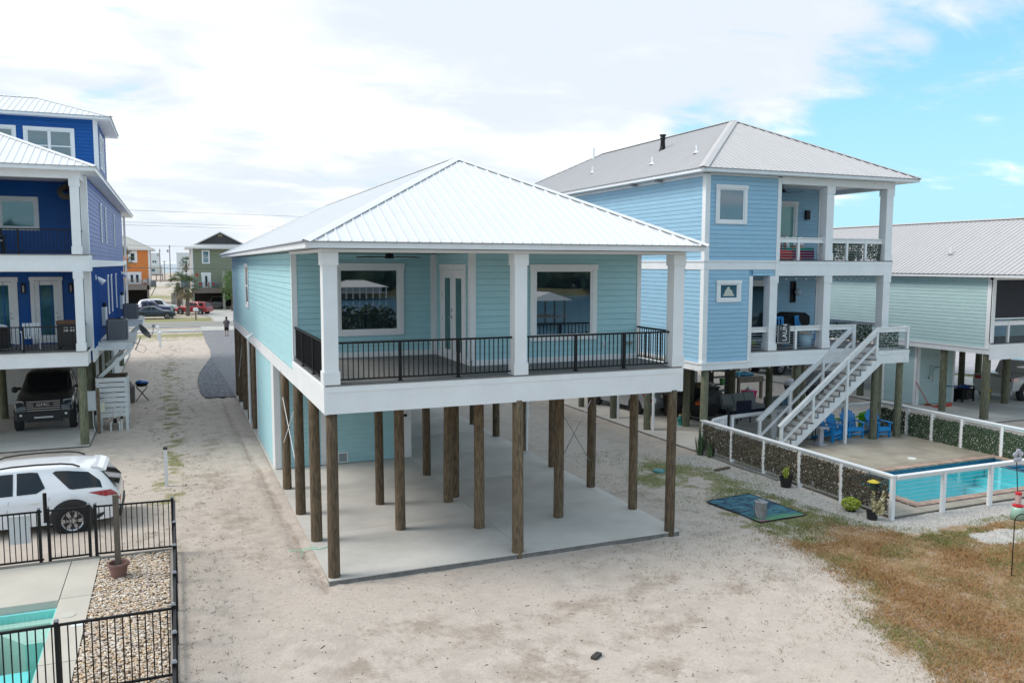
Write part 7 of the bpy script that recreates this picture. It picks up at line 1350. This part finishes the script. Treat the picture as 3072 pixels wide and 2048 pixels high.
for s in (1, -1): g = G(); g.tube([(.42, s*.16, .89), (.52, s*.2, .62), (.64, s*.15, .46)], .065, 8); part('sleeve', g, MATS['pale_cloth'], t, True); g = G(); g.tube([(0, s*.08, .82), (.12, s*.11, .42), (.0, s*.1, .08)], .1, 9, lambda u: .11-.035*u); part('trouser_leg', g, mat('dark_trousers', (.03, .03, .035), .9), t, True); g = G(); g.ball((.06, s*.1, .035), .14, .05, .04, 8, 5); part('shoe', g, BLACKM, t)
g = G(); g.ball((.63, 0, .84), .12, .11, .115, 10, 8); part('hair', g, mat('auburn_hair', (.12, .05, .02), .7), t, True)
# ================================================================== across the road
def lap_house_wall(p, fr, u0, u1, z0, z1, m, e=.2, nm='siding_board'): siding(p, fr, u0, u1, z0, z1, m, e, nm, .02)
OH = thing('beach_house', 'orange two storey beach house with a grey deck across the road', 'house', (-6, 128, 0), world=True); OS = mat('orange_siding', (.72, .23, .05), .6, .06, 1, rnd=.03); GD = mat('grey_deck_timber', (.24, .21, .19), .85, .2, 3)
board('wall', -13.5, -5.75, 128.02, 138, 2.9, 8.6, mat('orange_core', (.5, .14, .03), .8), OH); lap_house_wall(OH, front(128), -13.4, -5.95, 3.0, 8.55, OS, .2); trims(OH, front(128), [(-5.97, -5.7, 2.3, 8.6)], .04)
g = G(); right(-5.75).box(g, 128.0, 138, 2.9, 8.6, .0, .02); part('side_wall', g, mat('pinkish_siding', (.42, .33, .31), .7), OH); windowp(OH, front(128), -8.9, -7.55, 6.65, 8.5, .35, GLASS, .05, head=False); door(OH, front(128), -9.05, -7.05, 3.15, 5.15, .22, 2, stile=.2)
eaves(OH, -14, -5.0, 127.5, 138.5, 8.6, 8.75); hip_roof(OH, -14.05, -4.95, 127.45, 138.55, 8.76, .5, mat('tan_metal_roof', (.42, .41, .38), .5), .4, ('front',))
board('deck_beam', -13.5, -5.9, 126.6, 126.8, 2.35, 3.0, GD, OH); board('deck_floor', -13.5, -5.9, 126.6, 128, 3.0, 3.05, GD, OH); railing(OH, (-13.4, 126.7), (-6.0, 126.7), 3.05, .85, GD, .22, (0, .3, .6, 1), bw=.05)
for x in (-13.3, -9.9, -6.1): board('pile', x-.15, x+.15, 126.6, 126.9, -.1, 3.0 if x < -7 else 4.2, GD, OH)
board('store_wall', -13.5, -6.2, 131, 131.2, 0, 2.9, mat('painted_interior_shade', (.012, .011, .01), .9), OH); board('side_platform', -5.7, -4.9, 127.2, 128.6, 2.75, 2.95, GD, OH); g = G(); g.bar((-5.0, 127.4, 2.8), (-5.7, 127.4, 1.4), .12); part('platform_brace', g, GD, OH)  # near-black store_wall: the shade under the house is put into its colour
t = thing('air_conditioner', 'dark condenser on a side platform of the orange house', 'air conditioner', (-5.28, 127.9, 2.96)); g = G(); g.box(-.38, .38, -.4, .4, 0, .82); part('casing', g, mat('condenser_grey', (.19, .20, .22), .5), t); g = G(); g.cyl((0, 0, .82), (0, 0, .85), .3, n=16); part('top_grille', g, BLACKM, t)
patio_chair((-6.5, 127.4, 3.05), .3, 'white chair on the grey deck of the orange house', WHITE2)
GH = thing('beach_house', 'sage green two storey house with a dark gable across the road', 'house', (4, 109, 0), world=True); SGN = mat('sage_siding', (.225, .25, .175), .7, .06, 1, rnd=.03)
board('wall', .05, 12, 109.02, 119, 2.5, 8.7, mat('sage_core', (.2, .22, .16), .8), GH); lap_house_wall(GH, front(109), .28, 11.8, 2.9, 8.6, SGN, .2); trims(GH, front(109), [(0, .28, 2.9, 8.66)], .04); g = G(); left(.05).box(g, 109, 119, 2.6, 8.66, 0, .02); part('side_wall', g, mat('beige_siding', (.42, .38, .33), .7), GH)
windowp(GH, front(109), 1.45, 2.5, 6.5, 8.4, .14, GLASSB, .05, split=.45, head=False); door(GH, front(109), 1.32, 2.58, 3.05, 5.25, .36, 1, stile=.12, bot=.15)
eaves(GH, -.75, 12.8, 108.2, 119.6, 8.6, 8.78); DKG = mat('dark_grey_shingle', (.07, .068, .07), .9, .15, 2)
g = G(); g.add([(-.8, 108.15, 8.8), (12.85, 108.15, 8.8), (11.8, 109.1, 9.3), (.5, 109.1, 9.3)], [(0, 1, 2, 3)]); g.add([(-.8, 108.15, 8.79), (12.85, 108.15, 8.79), (11.8, 109.1, 9.29), (.5, 109.1, 9.29)], [(3, 2, 1, 0)]); part('roof_skirt', g, mat('pale_metal_roof', (.62, .61, .6), .5), GH)
g = G(); g.prism([(.5, 9.25), (7.5, 9.25), (4.0, 10.95)], lambda a, b: (a, 109.15, b), lambda a, b: (a, 109.3, b)); part('gable_wall', g, DKG, GH); g = G(); g.prism([(3.7, 10.35), (4.3, 10.35), (4.3, 10.6), (4.0, 10.75), (3.7, 10.6)], lambda a, b: (a, 109.1, b), lambda a, b: (a, 109.149, b)); part('gable_vent', g, mat('tan_vent', (.25, .22, .15), .7), GH)
for a, b in (((.1, 9.05), (4.0, 11.08)), ((7.9, 9.05), (4.0, 11.08))): g = G(); g.prism([a, b, (b[0], b[1]-.16), (a[0], a[1]-.16)], lambda p, q: (p, 108.8, q), lambda p, q: (p, 119, q)); part('roof_slope', g, mat('pale_metal_roof', (.62, .61, .6), .5), GH)
BRD = mat('brown_deck_timber', (.19, .15, .13), .85, .2, 3); board('deck_beam', -.1, 4.3, 107.4, 107.6, 2.35, 3.0, BRD, GH); board('deck_floor', -.1, 12, 107.4, 109, 3.0, 3.04, BRD, GH); railing(GH, (.1, 107.5), (4.2, 107.5), 3.04, .8, BRD, .25, (0, .5, 1), bw=.035); board('porch_post', 2.1, 2.3, 107.38, 107.6, 2.4, 3.9, BRD, GH)
for x in (.1, 4.2, 8, 11.8): board('pile', x-.16, x+.16, 107.4, 107.7, -.1, 5.5 if x == 4.2 else 2.4, mat('grey_green_post', (.3, .3, .24), .85), GH)
board('store_wall', .2, 12, 116, 116.2, 0, 2.5, mat('painted_interior_shade', (.012, .011, .01), .9), GH); g = G(); front(109).box(g, .55, .9, 4.75, 5.1, .03, .1); part('red_wall_ornament', g, mat('faded_red', (.4, .07, .05), .7), GH)  # back sheet coloured near black for the shade below the floor
TQF = mat('turquoise_fabric', (.02, .38, .36), .8)
for x, l in ((1.1, 'turquoise chair with a red cushion left on the green house deck'), (2.9, 'turquoise chair with a red cushion right on the green house deck')): patio_chair((x, 108.1, 3.04), 0, l, TQF, mat('red_cushion', (.42, .03, .05), .9))
t = thing('side_table', 'dark teal table at the end of the green house deck', 'table', (3.75, 108.1, 3.04)); g = G(); g.box(-.35, .35, -.3, .3, .6, .65); part('table_top', g, mat('dark_teal_paint', (.02, .12, .13), .6), t)
for sx in (-1, 1): g = G(); g.box(sx*.3-.03, sx*.3+.03, -.25, .25, 0, .6); part('leg', g, mat('dark_teal_paint', (.02, .12, .13), .6), t)
t = thing('board_fence', 'grey board fence beside the palm across the road', 'fence', (-1.9, 126, 0), world=True); q = G(); q.box(0, .17, 0, .03, 0, 1.85); me = mesh('fence_board', q, mat('grey_fence_board', (.25, .24, .23), .85, .2, 2, rnd=.1), False)
for i in range(9): inst('fence_board', me, t, (-.85+i*.19, 0, -.05))
t = thing('beach_house', 'white beach house with twin window panes beyond the dunes on the left', 'house', (-7, 300, 0), world=True); board('wall', -9.5, -6.0, 300, 308, 5.8, 10.2, WHITE2, t); board('lower_wall', -9.5, -5.2, 299, 308, 2.6, 5.7, mat('pale_cream', (.6, .6, .55), .8), t); windowp(t, front(300), -8.5, -6.85, 6.6, 7.7, .12, GLASSB, .05, mull=.5, head=False); board('deck_beam', -9.5, -5.0, 297, 297.4, 2.3, 2.8, GD, t); windowp(t, front(299), -8.9, -7.4, 3.6, 4.8, .1, GLASSB, .05, head=False)
for x in (-9.3, -7.2, -5.2): board('pile', x-.15, x+.15, 297, 297.3, 0, 2.4, GD, t)
t = thing('beach_house', 'white beach house with small dark window beyond the palm', 'house', (1.5, 300, 0), world=True); board('wall', -.4, 5, 300, 310, 1.5, 10.2, mat('hazy_white', (.66, .69, .70), .7), t); windowp(t, front(300), 1.3, 3.2, 6.4, 7.7, .15, GLASSB, .05, mull=.5, head=False); board('roof', -.5, 5.1, 299.9, 310, 10.201, 10.35, WHITE2, t)
t = thing('shed', 'small dark blue shed with a pale roof beside the green house', 'shed', (-.4, 122, 0)); g = G(); g.box(-.9, .9, 0, 3, 2.6, 4.6); part('wall', g, mat('slate_blue_paint', (.12, .16, .22), .7), t); g = G(); g.prism([(-1.1, 4.6), (1.3, 5.3), (1.3, 5.4), (-1.1, 4.7)], lambda a, b: (a, -.3, b), lambda a, b: (a, 3.2, b)); part('roof', g, WHITE2, t)
for x in (-.8, .8): g = G(); g.box(x-.1, x+.1, .1, .3, -.1, 2.6); part('pile', g, GD, t)
WPM = mat('grey_pole_wood', (.28, .24, .23), .9, .2, 2)
for x, y, h, l, tr in ((-5.66, 278, 11.0, 'shorter utility pole with a transformer beyond the dunes', -1), (-2.61, 280, 12.3, 'taller utility pole with a transformer near the palm', -1), (-4.45, 292, 7.2, 'thin short pole with a crossbar between the two tall poles', 0)):
    t = thing('utility_pole', l, 'utility pole', (x, y, .3)); g = G(); g.cyl((0, 0, -1), (0, 0, h), .2, .13, 8); part('pole', g, WPM, t)
    if tr: g = G(); g.cyl((tr*.6, 0, h-2.4), (tr*.6, 0, h-1.5), .28, n=10); part('transformer', g, mat('lamp_grey', (.3, .3, .32), .5), t); g = G(); g.bar((-.4, 0, h-.6), (.5, 0, h-.6), .1); part('crossarm', g, WPM, t)
    else: g = G(); g.bar((-.8, 0, h-.3), (.8, 0, h-.3), .12); part('crossarm', g, WPM, t)
WIRE = mat('wire_black', (.12, .12, .125), .6)
for i, (za, zb, sag, y, r_, l) in enumerate(((13.6, 11.6, .5, 86, .016, 'highest power line over the road'), (12.2, 10.3, .5, 86, .016, 'upper of the two paired power lines over the road'), (12.0, 9.9, .6, 86, .016, 'lower of the two paired power lines over the road'), (7.2, 5.1, .5, 86, .035, 'thick lowest cable over the parked cars'), (9.4, 7.9, .4, 87, .016, 'thin line near the orange house eave'))):
    t = thing('power_line', l, 'power line', (-45, y, 0)); g = G(); Ln = 110; g.tube([(Ln*k/20, 0, (za+(zb-za)*(.36+ (k/20))*0.8)-sag*(1-(2*((k/20)-.41)/1.2)**2)*0+0) for k in range(21)], r_, 5); part('wire', g, WIRE, t)
for x in (-45, 65): 
    t = thing('utility_pole', 'roadside utility pole carrying the power lines at their '+('western' if x < 0 else 'eastern')+' end', 'utility pole', (x, 86.5, 0)); g = G(); g.cyl((0, 0, -1), (0, 0, 14), .2, .14, 10); part('pole', g, WPM, t)
# street things on the verge
t = thing('utility_pedestal', 'tall pale green utility pedestal on the verge beside the dark sedan', 'pedestal', (-2.75, 90.6, 0)); PGR = mat('pale_green_box', (.36, .45, .38), .6); g = G(); g.box(-.16, .16, -.12, .12, -.1, 1.35); part('pedestal_body', g, PGR, t); g = G(); g.box(-.18, .18, -.14, .14, 1.351, 1.45); part('pedestal_cap', g, PGR, t)
t = thing('utility_pedestal', 'short pale green utility box left of the tall pedestal', 'pedestal', (-3.25, 92.5, 0)); g = G(); g.box(-.22, .22, -.18, .18, -.1, .6); part('pedestal_body', g, mat('green_box', (.10, .22, .15), .6), t); g = G(); g.box(-.2, .2, -.17, .17, .601, .66); part('pedestal_cap', g, MATS['green_box'], t)
t = thing('mailbox', 'white mailbox on a brown wooden post at the far road edge', 'mailbox', (-.2, 86, 0)); g = G(); g.box(-.07, .07, -.07, .07, -.1, 1.0); part('post', g, mat('brown_post', (.2, .14, .09), .9), t); g = G(); g.prism([(-.28, 0), (.28, 0), (.28, .25), (.18, .36), (-.18, .36), (-.28, .25)], lambda a, b: (a, -.3, 1.0+b), lambda a, b: (a, .3, 1.0+b)); part('mailbox_body', g, WHITE, t)
t = thing('mailbox', 'white mailbox on the near road edge by the blue house platform', 'mailbox', (-5.6, 73.4, 0)); g = G(); g.box(-.06, .06, -.06, .06, -.1, 1.0); part('post', g, WHITE2, t); g = G(); g.prism([(-.14, 0), (.14, 0), (.14, .2), (0, .3), (-.14, .2)], lambda a, b: (a, -.25, 1.0+b), lambda a, b: (a, .25, 1.0+b)); part('mailbox_body', g, WHITE, t)
# palms and the pine
PALM = tone_mat('palm_leaf', [(.05, .085, .025), (.085, .13, .035), (.035, .06, .022), (.13, .17, .06), (.06, .10, .03)], .55); PALMD = tone_mat('dry_palm_leaf', [(.22, .16, .08), (.16, .12, .07), (.28, .22, .12), (.12, .12, .05)], .8)
def palm(label, loc, h, r=1.8, n=34, dry=14, tr=.22):
    t = thing('palm_tree', label, 'palm tree', loc); g = G(); rings = 14; nn3 = 9; vs2 = []
    for i in range(rings+1):
        z = -.2+(h+.2)*i/rings; rr = tr*(1.12-.25*i/rings)*(1.0 if i % 2 else 1.16)*(1.25 if i >= rings-3 else 1)
        vs2 += [(rr*cos(2*pi*j/nn3+i*.35), rr*sin(2*pi*j/nn3+i*.35), z) for j in range(nn3)]
    g.add(vs2, [(i*nn3+j, i*nn3+(j+1) % nn3, (i+1)*nn3+(j+1) % nn3, (i+1)*nn3+j) for i in range(rings) for j in range(nn3)]+[tuple(range(rings*nn3, rings*nn3+nn3))]); part('trunk', g, mat('palm_bark', (.17, .14, .115), .95, .35, 6), t)
    for nm, cnt, mm, el0, el1 in (('crown', n, PALM, -.45, 1.4), ('dry_fronds', dry, PALMD, -1.3, -.7)):
        g = G(); tone = []
        for k in range(cnt):
            a = R.uniform(0, 6.28); el = R.uniform(el0, el1); L2 = r*R.uniform(.45, .62); d = Vector((cos(a)*cos(el), sin(a)*cos(el), sin(el))); c = Vector((0, 0, h+.15)); hub = c+d*L2+Vector((0, 0, -.12*L2)); sd5 = Vector((-sin(a), cos(a), 0)); g.add([c+sd5*.02, c-sd5*.02, hub-sd5*.015, hub+sd5*.015], [(0, 1, 2, 3)]); tone.append(R.random()); upn = sd5.cross(d)
            for q in range(13):
                b = (q-6)*.24; ll = r*.62*(1-.035*abs(q-6)**1.4)*R.uniform(.85, 1.1); dd = (d*cos(b)+sd5*sin(b)+upn*.12*R.uniform(-1, 1)).normalized(); w2 = dd.cross(upn).normalized()*.045*r/1.8; tip = hub+dd*ll+Vector((0, 0, -.28*ll*R.uniform(.5, 1.3))); mid = hub+dd*ll*.55+Vector((0, 0, -.04))
                g.add([hub, mid-w2, tip, mid+w2], [(0, 1, 2, 3)]); tone.append(R.random())
        o = part(nm, g, mm, t, kind='stuff'); o.data.attributes.new('tone', 'FLOAT', 'FACE').data.foreach_set('value', tone)
palm('fan palm with a grey trunk on the verge beside the red car', (-.9, 94.8, -.1), 3.7, 1.75); palm('smaller fan palm whose crown shows behind the verge palm', (-1.9, 100, -.1), 4.1, 1.7, 26, 6); palm('tall palm in front of the orange house wall', (-8.9, 108, -.1), 7.3, 1.9, 30, 8); palm('dark low palm beside the far white house', (.9, 200, .3), 6.2, 2., 26, 4)
t = thing('pine_tree', 'bright green bushy pine beside the green house deck', 'pine tree', (5.0, 104, -.1)); g = G(); g.tube([(0, 0, 0), (.05, 0, 1.5), (-.05, 0, 3), (0, 0, 5.2)], .1, 8, lambda u: .13-.1*u)
for k in range(9): a = k*2.4; z = 1.6+k*.35; g.tube([(0, 0, z), (cos(a)*.5, sin(a)*.5, z+.25), (cos(a)*1.0, sin(a)*1.0, z+.35)], .03, 5, lambda u: .04-.03*u)
part('trunk', g, mat('pine_bark', (.12, .09, .07), .9), t); PINE = tone_mat('pine_needles', [(.09, .19, .03), (.13, .25, .05), (.06, .13, .025), (.17, .29, .07)], .6); g = G(); tone = []
for _ in range(230):
    z = R.uniform(1.5, 5.5); rr = 1.35*sqrt(max(.05, 1-((z-3.2)/2.5)**2))*R.uniform(.25, 1.05); a = R.uniform(0, 6.28); c = Vector((cos(a)*rr, sin(a)*rr, z))
    for _ in range(26):
        d = Vector((R.gauss(0, 1), R.gauss(0, 1), R.gauss(.5, .9))).normalized()*R.uniform(.16, .3); w2 = d.orthogonal().normalized()*.022; g.add([c-w2, c+w2, c+d], [(0, 1, 2)]); tone.append(R.random())
o = part('crown', g, PINE, t, kind='stuff'); o.data.attributes.new('tone', 'FLOAT', 'FACE').data.foreach_set('value', tone)
# ================================================================== grass, weeds, litter
def blades(name, n, fn, m, w_=.006, seg=False):
    """fn gives x, y, height and lean, or None; one triangle (or a bent pair) per blade."""
    g = G(); v = []; f = []; tone = []
    for _ in range(n):
        q = fn()
        if q is None: continue
        x, y, h, lean, tn = q; a = R.uniform(0, 6.28); ca, sa = cos(a), sin(a); b = R.uniform(0, 6.28); lx, ly = cos(b)*lean*h, sin(b)*lean*h; z = ghgt(x, y)-.008; k = len(v); ww = w_*R.uniform(.6, 1.3)
        v += [(x-ca*ww, y-sa*ww, z), (x+ca*ww, y+sa*ww, z), (x+lx, y+ly, z+h)]; f.append((k, k+1, k+2)); tone.append(tn)
    g.v = v; g.f = f; o = part(name, g, m); o['kind'] = 'stuff'; o.data.attributes.new('tone', 'FLOAT', 'FACE').data.foreach_set('value', tone); return o
DRYG = tone_mat('dry_grass_blades', [(.34, .17, .06), (.41, .22, .085), (.27, .14, .055), (.30, .21, .09), (.24, .20, .075), (.17, .19, .05)], .8)
GRNG = tone_mat('green_grass_blades', [(.11, .19, .035), (.16, .24, .05), (.21, .24, .08), (.09, .14, .035), (.27, .25, .11)], .8)
WEED = tone_mat('weed_blades', [(.24, .22, .12), (.31, .26, .16), (.18, .18, .09), (.36, .30, .20), (.17, .15, .10)], .85)
def f_dry():
    x, y = R.uniform(7.6, 17.5), R.uniform(-9, 2.5); f1 = fbm(x, y, .7, 4, 1.5); f2 = fbm(x, y, 1.9, 3, 7.)
    if not inpoly(x+.4*f2+R.gauss(0, .26), y+.4*f1+R.gauss(0, .26), LAWN): return None
    dn = smooth(-.2, -2.3, y+.15*(x-13)+f1*1.3); gap = smooth(-.8, .0, fbm(x, y, 1.1, 4, 12.)+.3)
    if R.random() > dn*gap*.95+.03 or segd(x, y, [(15.2, -3.2), (16.9, -3.4)]) < .42+.2*f2 or (13.6 < x and abs(y+1.75) < .7+.4*f2): return None
    c = fbm(x, y, .9, 3, 5.); t_ = fbm(x, y, .6, 3, 21.)+R.gauss(0, .22); tn = .9 if t_ > .36 else (.55+.3*R.random() if t_ > .1 else R.random()*.66)
    return (x, y, R.uniform(.03, .085)*(1.05+.9*c), R.uniform(.4, 1.6), min(.99, max(0, tn)))
blades('dry_grass', 200000, f_dry, DRYG, .0075)
def f_grn():
    x, y = R.uniform(8.6, 17.6), R.uniform(-5.0, 8.5); f1 = fbm(x, y, .7, 4, 1.5); f2 = fbm(x, y, 1.9, 3, 7.)
    if 14.15 < x < 23.4 and y > -1.35: return None
    if inpoly(x, y, LAWN):
        dn = smooth(-.2, -2.3, y+.15*(x-13)+f1*1.3); d = (1-dn)*1.7*(.7+.9*f2)+(.35*max(0, f1*1.8-.1) if x > 13.5 else .0)+.03
    else:
        k = math.exp(-((x-11.6)/1.9)**2)*math.exp(-((y-4.2)/2.4)**2); d = max(k*(.4+1.0*f1), .25*math.exp(-((x-10.6)/1.1)**2)*smooth(5, 9, y))*.75
    if x < 10.2 and y < 1: d *= .1
    if R.random() > d or (10.6 < x < 12.45 and -.25 < y < 2.05): return None
    return (x, y, R.uniform(.03, .075), R.uniform(.3, 1.2), R.random())
blades('green_grass', 150000, f_grn, GRNG, .0065)
def tufts(name, n, fn, m, per=(6, 14), hh=(.05, .13), sp=.05, w_=.0055):
    pts = []
    while len(pts) < n:
        q = fn()
        if q: pts.append(q)
    lst = [(p[0], p[1], p[2], R.randint(*per)) for p in pts]; seq = [p for p in lst for _ in range(p[3])]; it = iter(seq)
    def one():
        p = next(it); return (p[0]+R.gauss(0, sp)*p[2], p[1]+R.gauss(0, sp)*p[2], R.uniform(*hh)*p[2], R.uniform(.3, 1.4), R.random())
    return blades(name, len(seq), one, m, w_)
def inside_slab(x, y): return (-.1 < x < 8.6 and -.12 < y < 26.2) or (x > 14. and y > -1.3) or (x < -2.9 and y < 3.4) or (x < -5.7 and y > 16)
def f_w1():
    x, y = R.uniform(5.0, 10.6), R.uniform(-8.6, 1.5)
    if inside_slab(x, y): return None
    d = .1+.9*smooth(6.5, 9.4, x+.25*y+1.2)*(.5+fbm(x, y, .8, 3, 2.)); return (x, y, R.uniform(.5, 1.2)) if R.random() < d else None
tufts('weeds', 900, f_w1, WEED, (5, 11), (.035, .085), .06, .0042)
def f_w2():
    x, y = R.gauss(-3.0, .75), R.uniform(3.4, 55)
    if inside_slab(x, y): return None
    return (x, y, R.uniform(.5, 1.1)) if R.random() < .55+.6*fbm(x, y, .5, 3, 2.) else None
tufts('lane_weeds', 900, f_w2, tone_mat('lane_weed_blades', [(.12, .14, .045), (.18, .17, .08), (.09, .11, .04), (.20, .15, .10), (.13, .10, .07)], .85), hh=(.03, .09))
def f_w3():
    x, y = R.uniform(-2.9, 8), R.uniform(-7, .0) if R.random() < .5 else R.uniform(-2, 24)
    if inside_slab(x, y) or (x > -.1 and y > -.1): return None
    return (x, y, R.uniform(.3, .8)) if R.random() < .5+fbm(x, y, .6, 3, 6.) else None
tufts('sparse_weeds', 520, f_w3, WEED, (3, 7), (.02, .055), .05, .004)
def f_w4():
    x, y = R.uniform(8.6, 14), R.uniform(5, 26)
    return None if inside_slab(x, y) else (x, y, R.uniform(.4, .9))
tufts('side_lot_weeds', 260, f_w4, GRNG, (4, 9), (.03, .07), .06)
def f_w5(): return (R.uniform(-2.9, -1.9), R.uniform(-4.2, 3), R.uniform(.5, 1.1))
tufts('fence_line_weeds', 150, f_w5, WEED, (4, 10), (.03, .09), .05)
# twigs, bark and stones on the sand
g = G(); tone = []
for _ in range(1000):
    x, y = (R.uniform(-2.8, 10.5), R.uniform(-7.5, .2)) if R.random() < .7 else (R.uniform(-2.8, -.2), R.uniform(0, 16))
    if inside_slab(x, y): continue
    a = R.uniform(0, 6.28); l = R.uniform(.007, .024)*(3 if R.random() < .04 else 1); w2 = R.uniform(.003, .008); z = ghgt(x, y); d = Vector((cos(a), sin(a), 0)); g.bar(Vector((x, y, z+.004))-d*l, Vector((x, y, z+.008))+d*l, w2*2, w2*1.2); tone += [R.random()]*6
o = part('litter', g, tone_mat('bark_litter', [(.16, .13, .105), (.23, .18, .14), (.10, .085, .075), (.30, .25, .2)], .9)); o['kind'] = 'stuff'; o.data.attributes.new('tone', 'FLOAT', 'FACE').data.foreach_set('value', tone)
def _sand():
    r_ = R.random()
    if r_ < .35: x, y = R.gauss(-1.4, .7), R.uniform(-3, 20)
    elif r_ < .6: x, y = R.uniform(0, 9), R.uniform(-6.5, -.2)
    elif r_ < .85: x, y = R.gauss(13.4, .5), R.uniform(-1.5, 7)
    else: x, y = R.uniform(13.6, 17.5), R.gauss(-1.8, .35)
    return None if inside_slab(x, y) or x < -2.9 else (x, y, ghgt(x, y))
pebbles('sand_stones', 5200, _sand, .014, tone_mat('sand_stone', [(.5, .46, .41), (.38, .34, .30), (.60, .57, .53), (.28, .25, .22), (.46, .40, .34)], .9))
def _grav():
    y = 25.9+abs(R.gauss(0, 7)); x = R.uniform(-1.6, .1)
    return (x, y, -.03) if inpoly(x, y, [(-.05, 25.8), (-1.45, 25.9), (-1.62, 28), (-1.62, 32), (-1.4, 36), (-.8, 41), (-.35, 45)]) else None
pebbles('driveway_gravel', 6000, _grav, .035, tone_mat('gravel_stone', [(.20, .20, .215), (.30, .30, .32), (.14, .14, .15), (.38, .38, .39), (.24, .24, .25)], .9))
single('bark_chip', G().box(-.11, .11, -.05, .05, 0, .05), mat('dark_bark', (.05, .045, .04), .9), 'largest dark bark chip lying alone on the front sand', 'bark chip', (3.55, -4.95, -.075), .6)
# ================================================================== what stands behind the camera and shows in the panes
MANG = tone_mat('mangrove_leaves', [(.02, .045, .015), (.035, .065, .02), (.015, .03, .012), (.05, .08, .03)], .5)
def leafy_bush(label, loc, rx_, ry_, h, n):
    t = thing('shore_bush', label, 'bush', loc); g = G(); tone = []
    for _ in range(n):
        u = R.uniform(0, 1); a = R.uniform(0, 6.28); k = sqrt(R.uniform(.2, 1)); c = Vector((cos(a)*rx_*k*(1-.4*u*u), sin(a)*ry_*k*(1-.4*u*u), u*h*(1-.35*k*k*R.random()))); d1 = Vector((R.gauss(0, 1), R.gauss(0, 1), R.gauss(0, 1))).normalized()*R.uniform(.1, .2); d2 = d1.orthogonal().normalized()*.085; g.add([c-d1, c+d2, c+d1, c-d2], [(0, 1, 2, 3)]); tone.append(R.random())
    o = part('foliage', g, MANG, t, kind='stuff'); o.data.attributes.new('tone', 'FLOAT', 'FACE').data.foreach_set('value', tone); g = G()
    for k in range(7): a = k*.9; g.tube([(cos(a)*.5, sin(a)*.5, -.3), (cos(a)*.7, sin(a)*.7, h*.4), (cos(a)*rx_*.5, sin(a)*ry_*.5, h*.75)], .04, 5)
    part('stems', g, mat('dark_stems', (.05, .04, .03), .9), t, kind='stuff')
leafy_bush('tall dark shore bush reflected in the left window of the aqua house', (7.5, -25, -.3), 4.2, 2.2, 4.3, 6500); leafy_bush('wide shore bush reflected beside the left window mullion', (14.6, -26, -.3), 3.0, 2.0, 3.6, 4200); leafy_bush('low shore bush reflected in the right window of the aqua house', (21.5, -25.5, -.3), 3.6, 2., 2.5, 4500); leafy_bush('shore bush reflected in the doors of the deep blue house', (-12, -25, -.3), 5, 2., 3.4, 5000)
t = thing('boat_house', 'open boat house with a white roof behind the camera on the canal', 'boat house', (39, -72, -.9)); t.scale = (.7, .8, .72); 
for sx in (-1, 1):
    for sy in (-1, 0, 1): g = G(); g.cyl((sx*3.2, sy*3.5, -1), (sx*3.2, sy*3.5, 4.3), .14, n=8); part('pile', g, PILE, t)
g = G(); g.prism([(-4, 4.3), (4, 4.3), (4, 4.42), (0, 5.7), (-4, 4.42)], lambda a, b: (a, -4.5, b), lambda a, b: (a, 4.5, b)); part('roof', g, ROOFW, t); g = G(); g.box(-3.6, 3.6, -4, 4, 1.4, 1.5); part('dock', g, GD, t)
t = thing('canal_house', 'pale house with a broad white hip roof across the canal behind the camera', 'house', (33, -146, -.4)); t.scale = (.6, .6, .42); g = G(); g.box(-8, 8, -6, 6, 2.5, 5.2); part('wall', g, mat('pale_grey_wall', (.45, .46, .46), .7), t)
hr = G(); hr.add([(-10, -8, 5.2), (10, -8, 5.2), (10, 8, 5.2), (-10, 8, 5.2), (-3, 0, 8.4), (3, 0, 8.4)], [(0, 1, 5, 4), (1, 2, 5), (2, 3, 4, 5), (3, 0, 4), (3, 2, 1, 0)]); part('roof', hr, ROOFW, t)
for i in range(9): g = G(); g.box(-9.2+i*2.3-.12, -9.2+i*2.3+.12, 7, 7.25, -.5, 5.2); part('porch_column', g, WHITE, t)
g = G(); g.box(-9.5, 9.5, 6.1, 7.4, 2.3, 2.5); part('deck', g, WHITE2, t)
g = G()
for _ in range(520):
    x = R.uniform(-260, 320); y = R.uniform(-235, -154); h = R.uniform(7, 15); g.ball((x, y, h*.55), R.uniform(3.5, 7), R.uniform(3.5, 7), h*.5, 9, 6, .22)
o = part('far_treeline', g, mat('dark_pine_mass', (.035, .065, .035), .95, .5, .5)); o['kind'] = 'stuff'
bpy.context.view_layer.update()
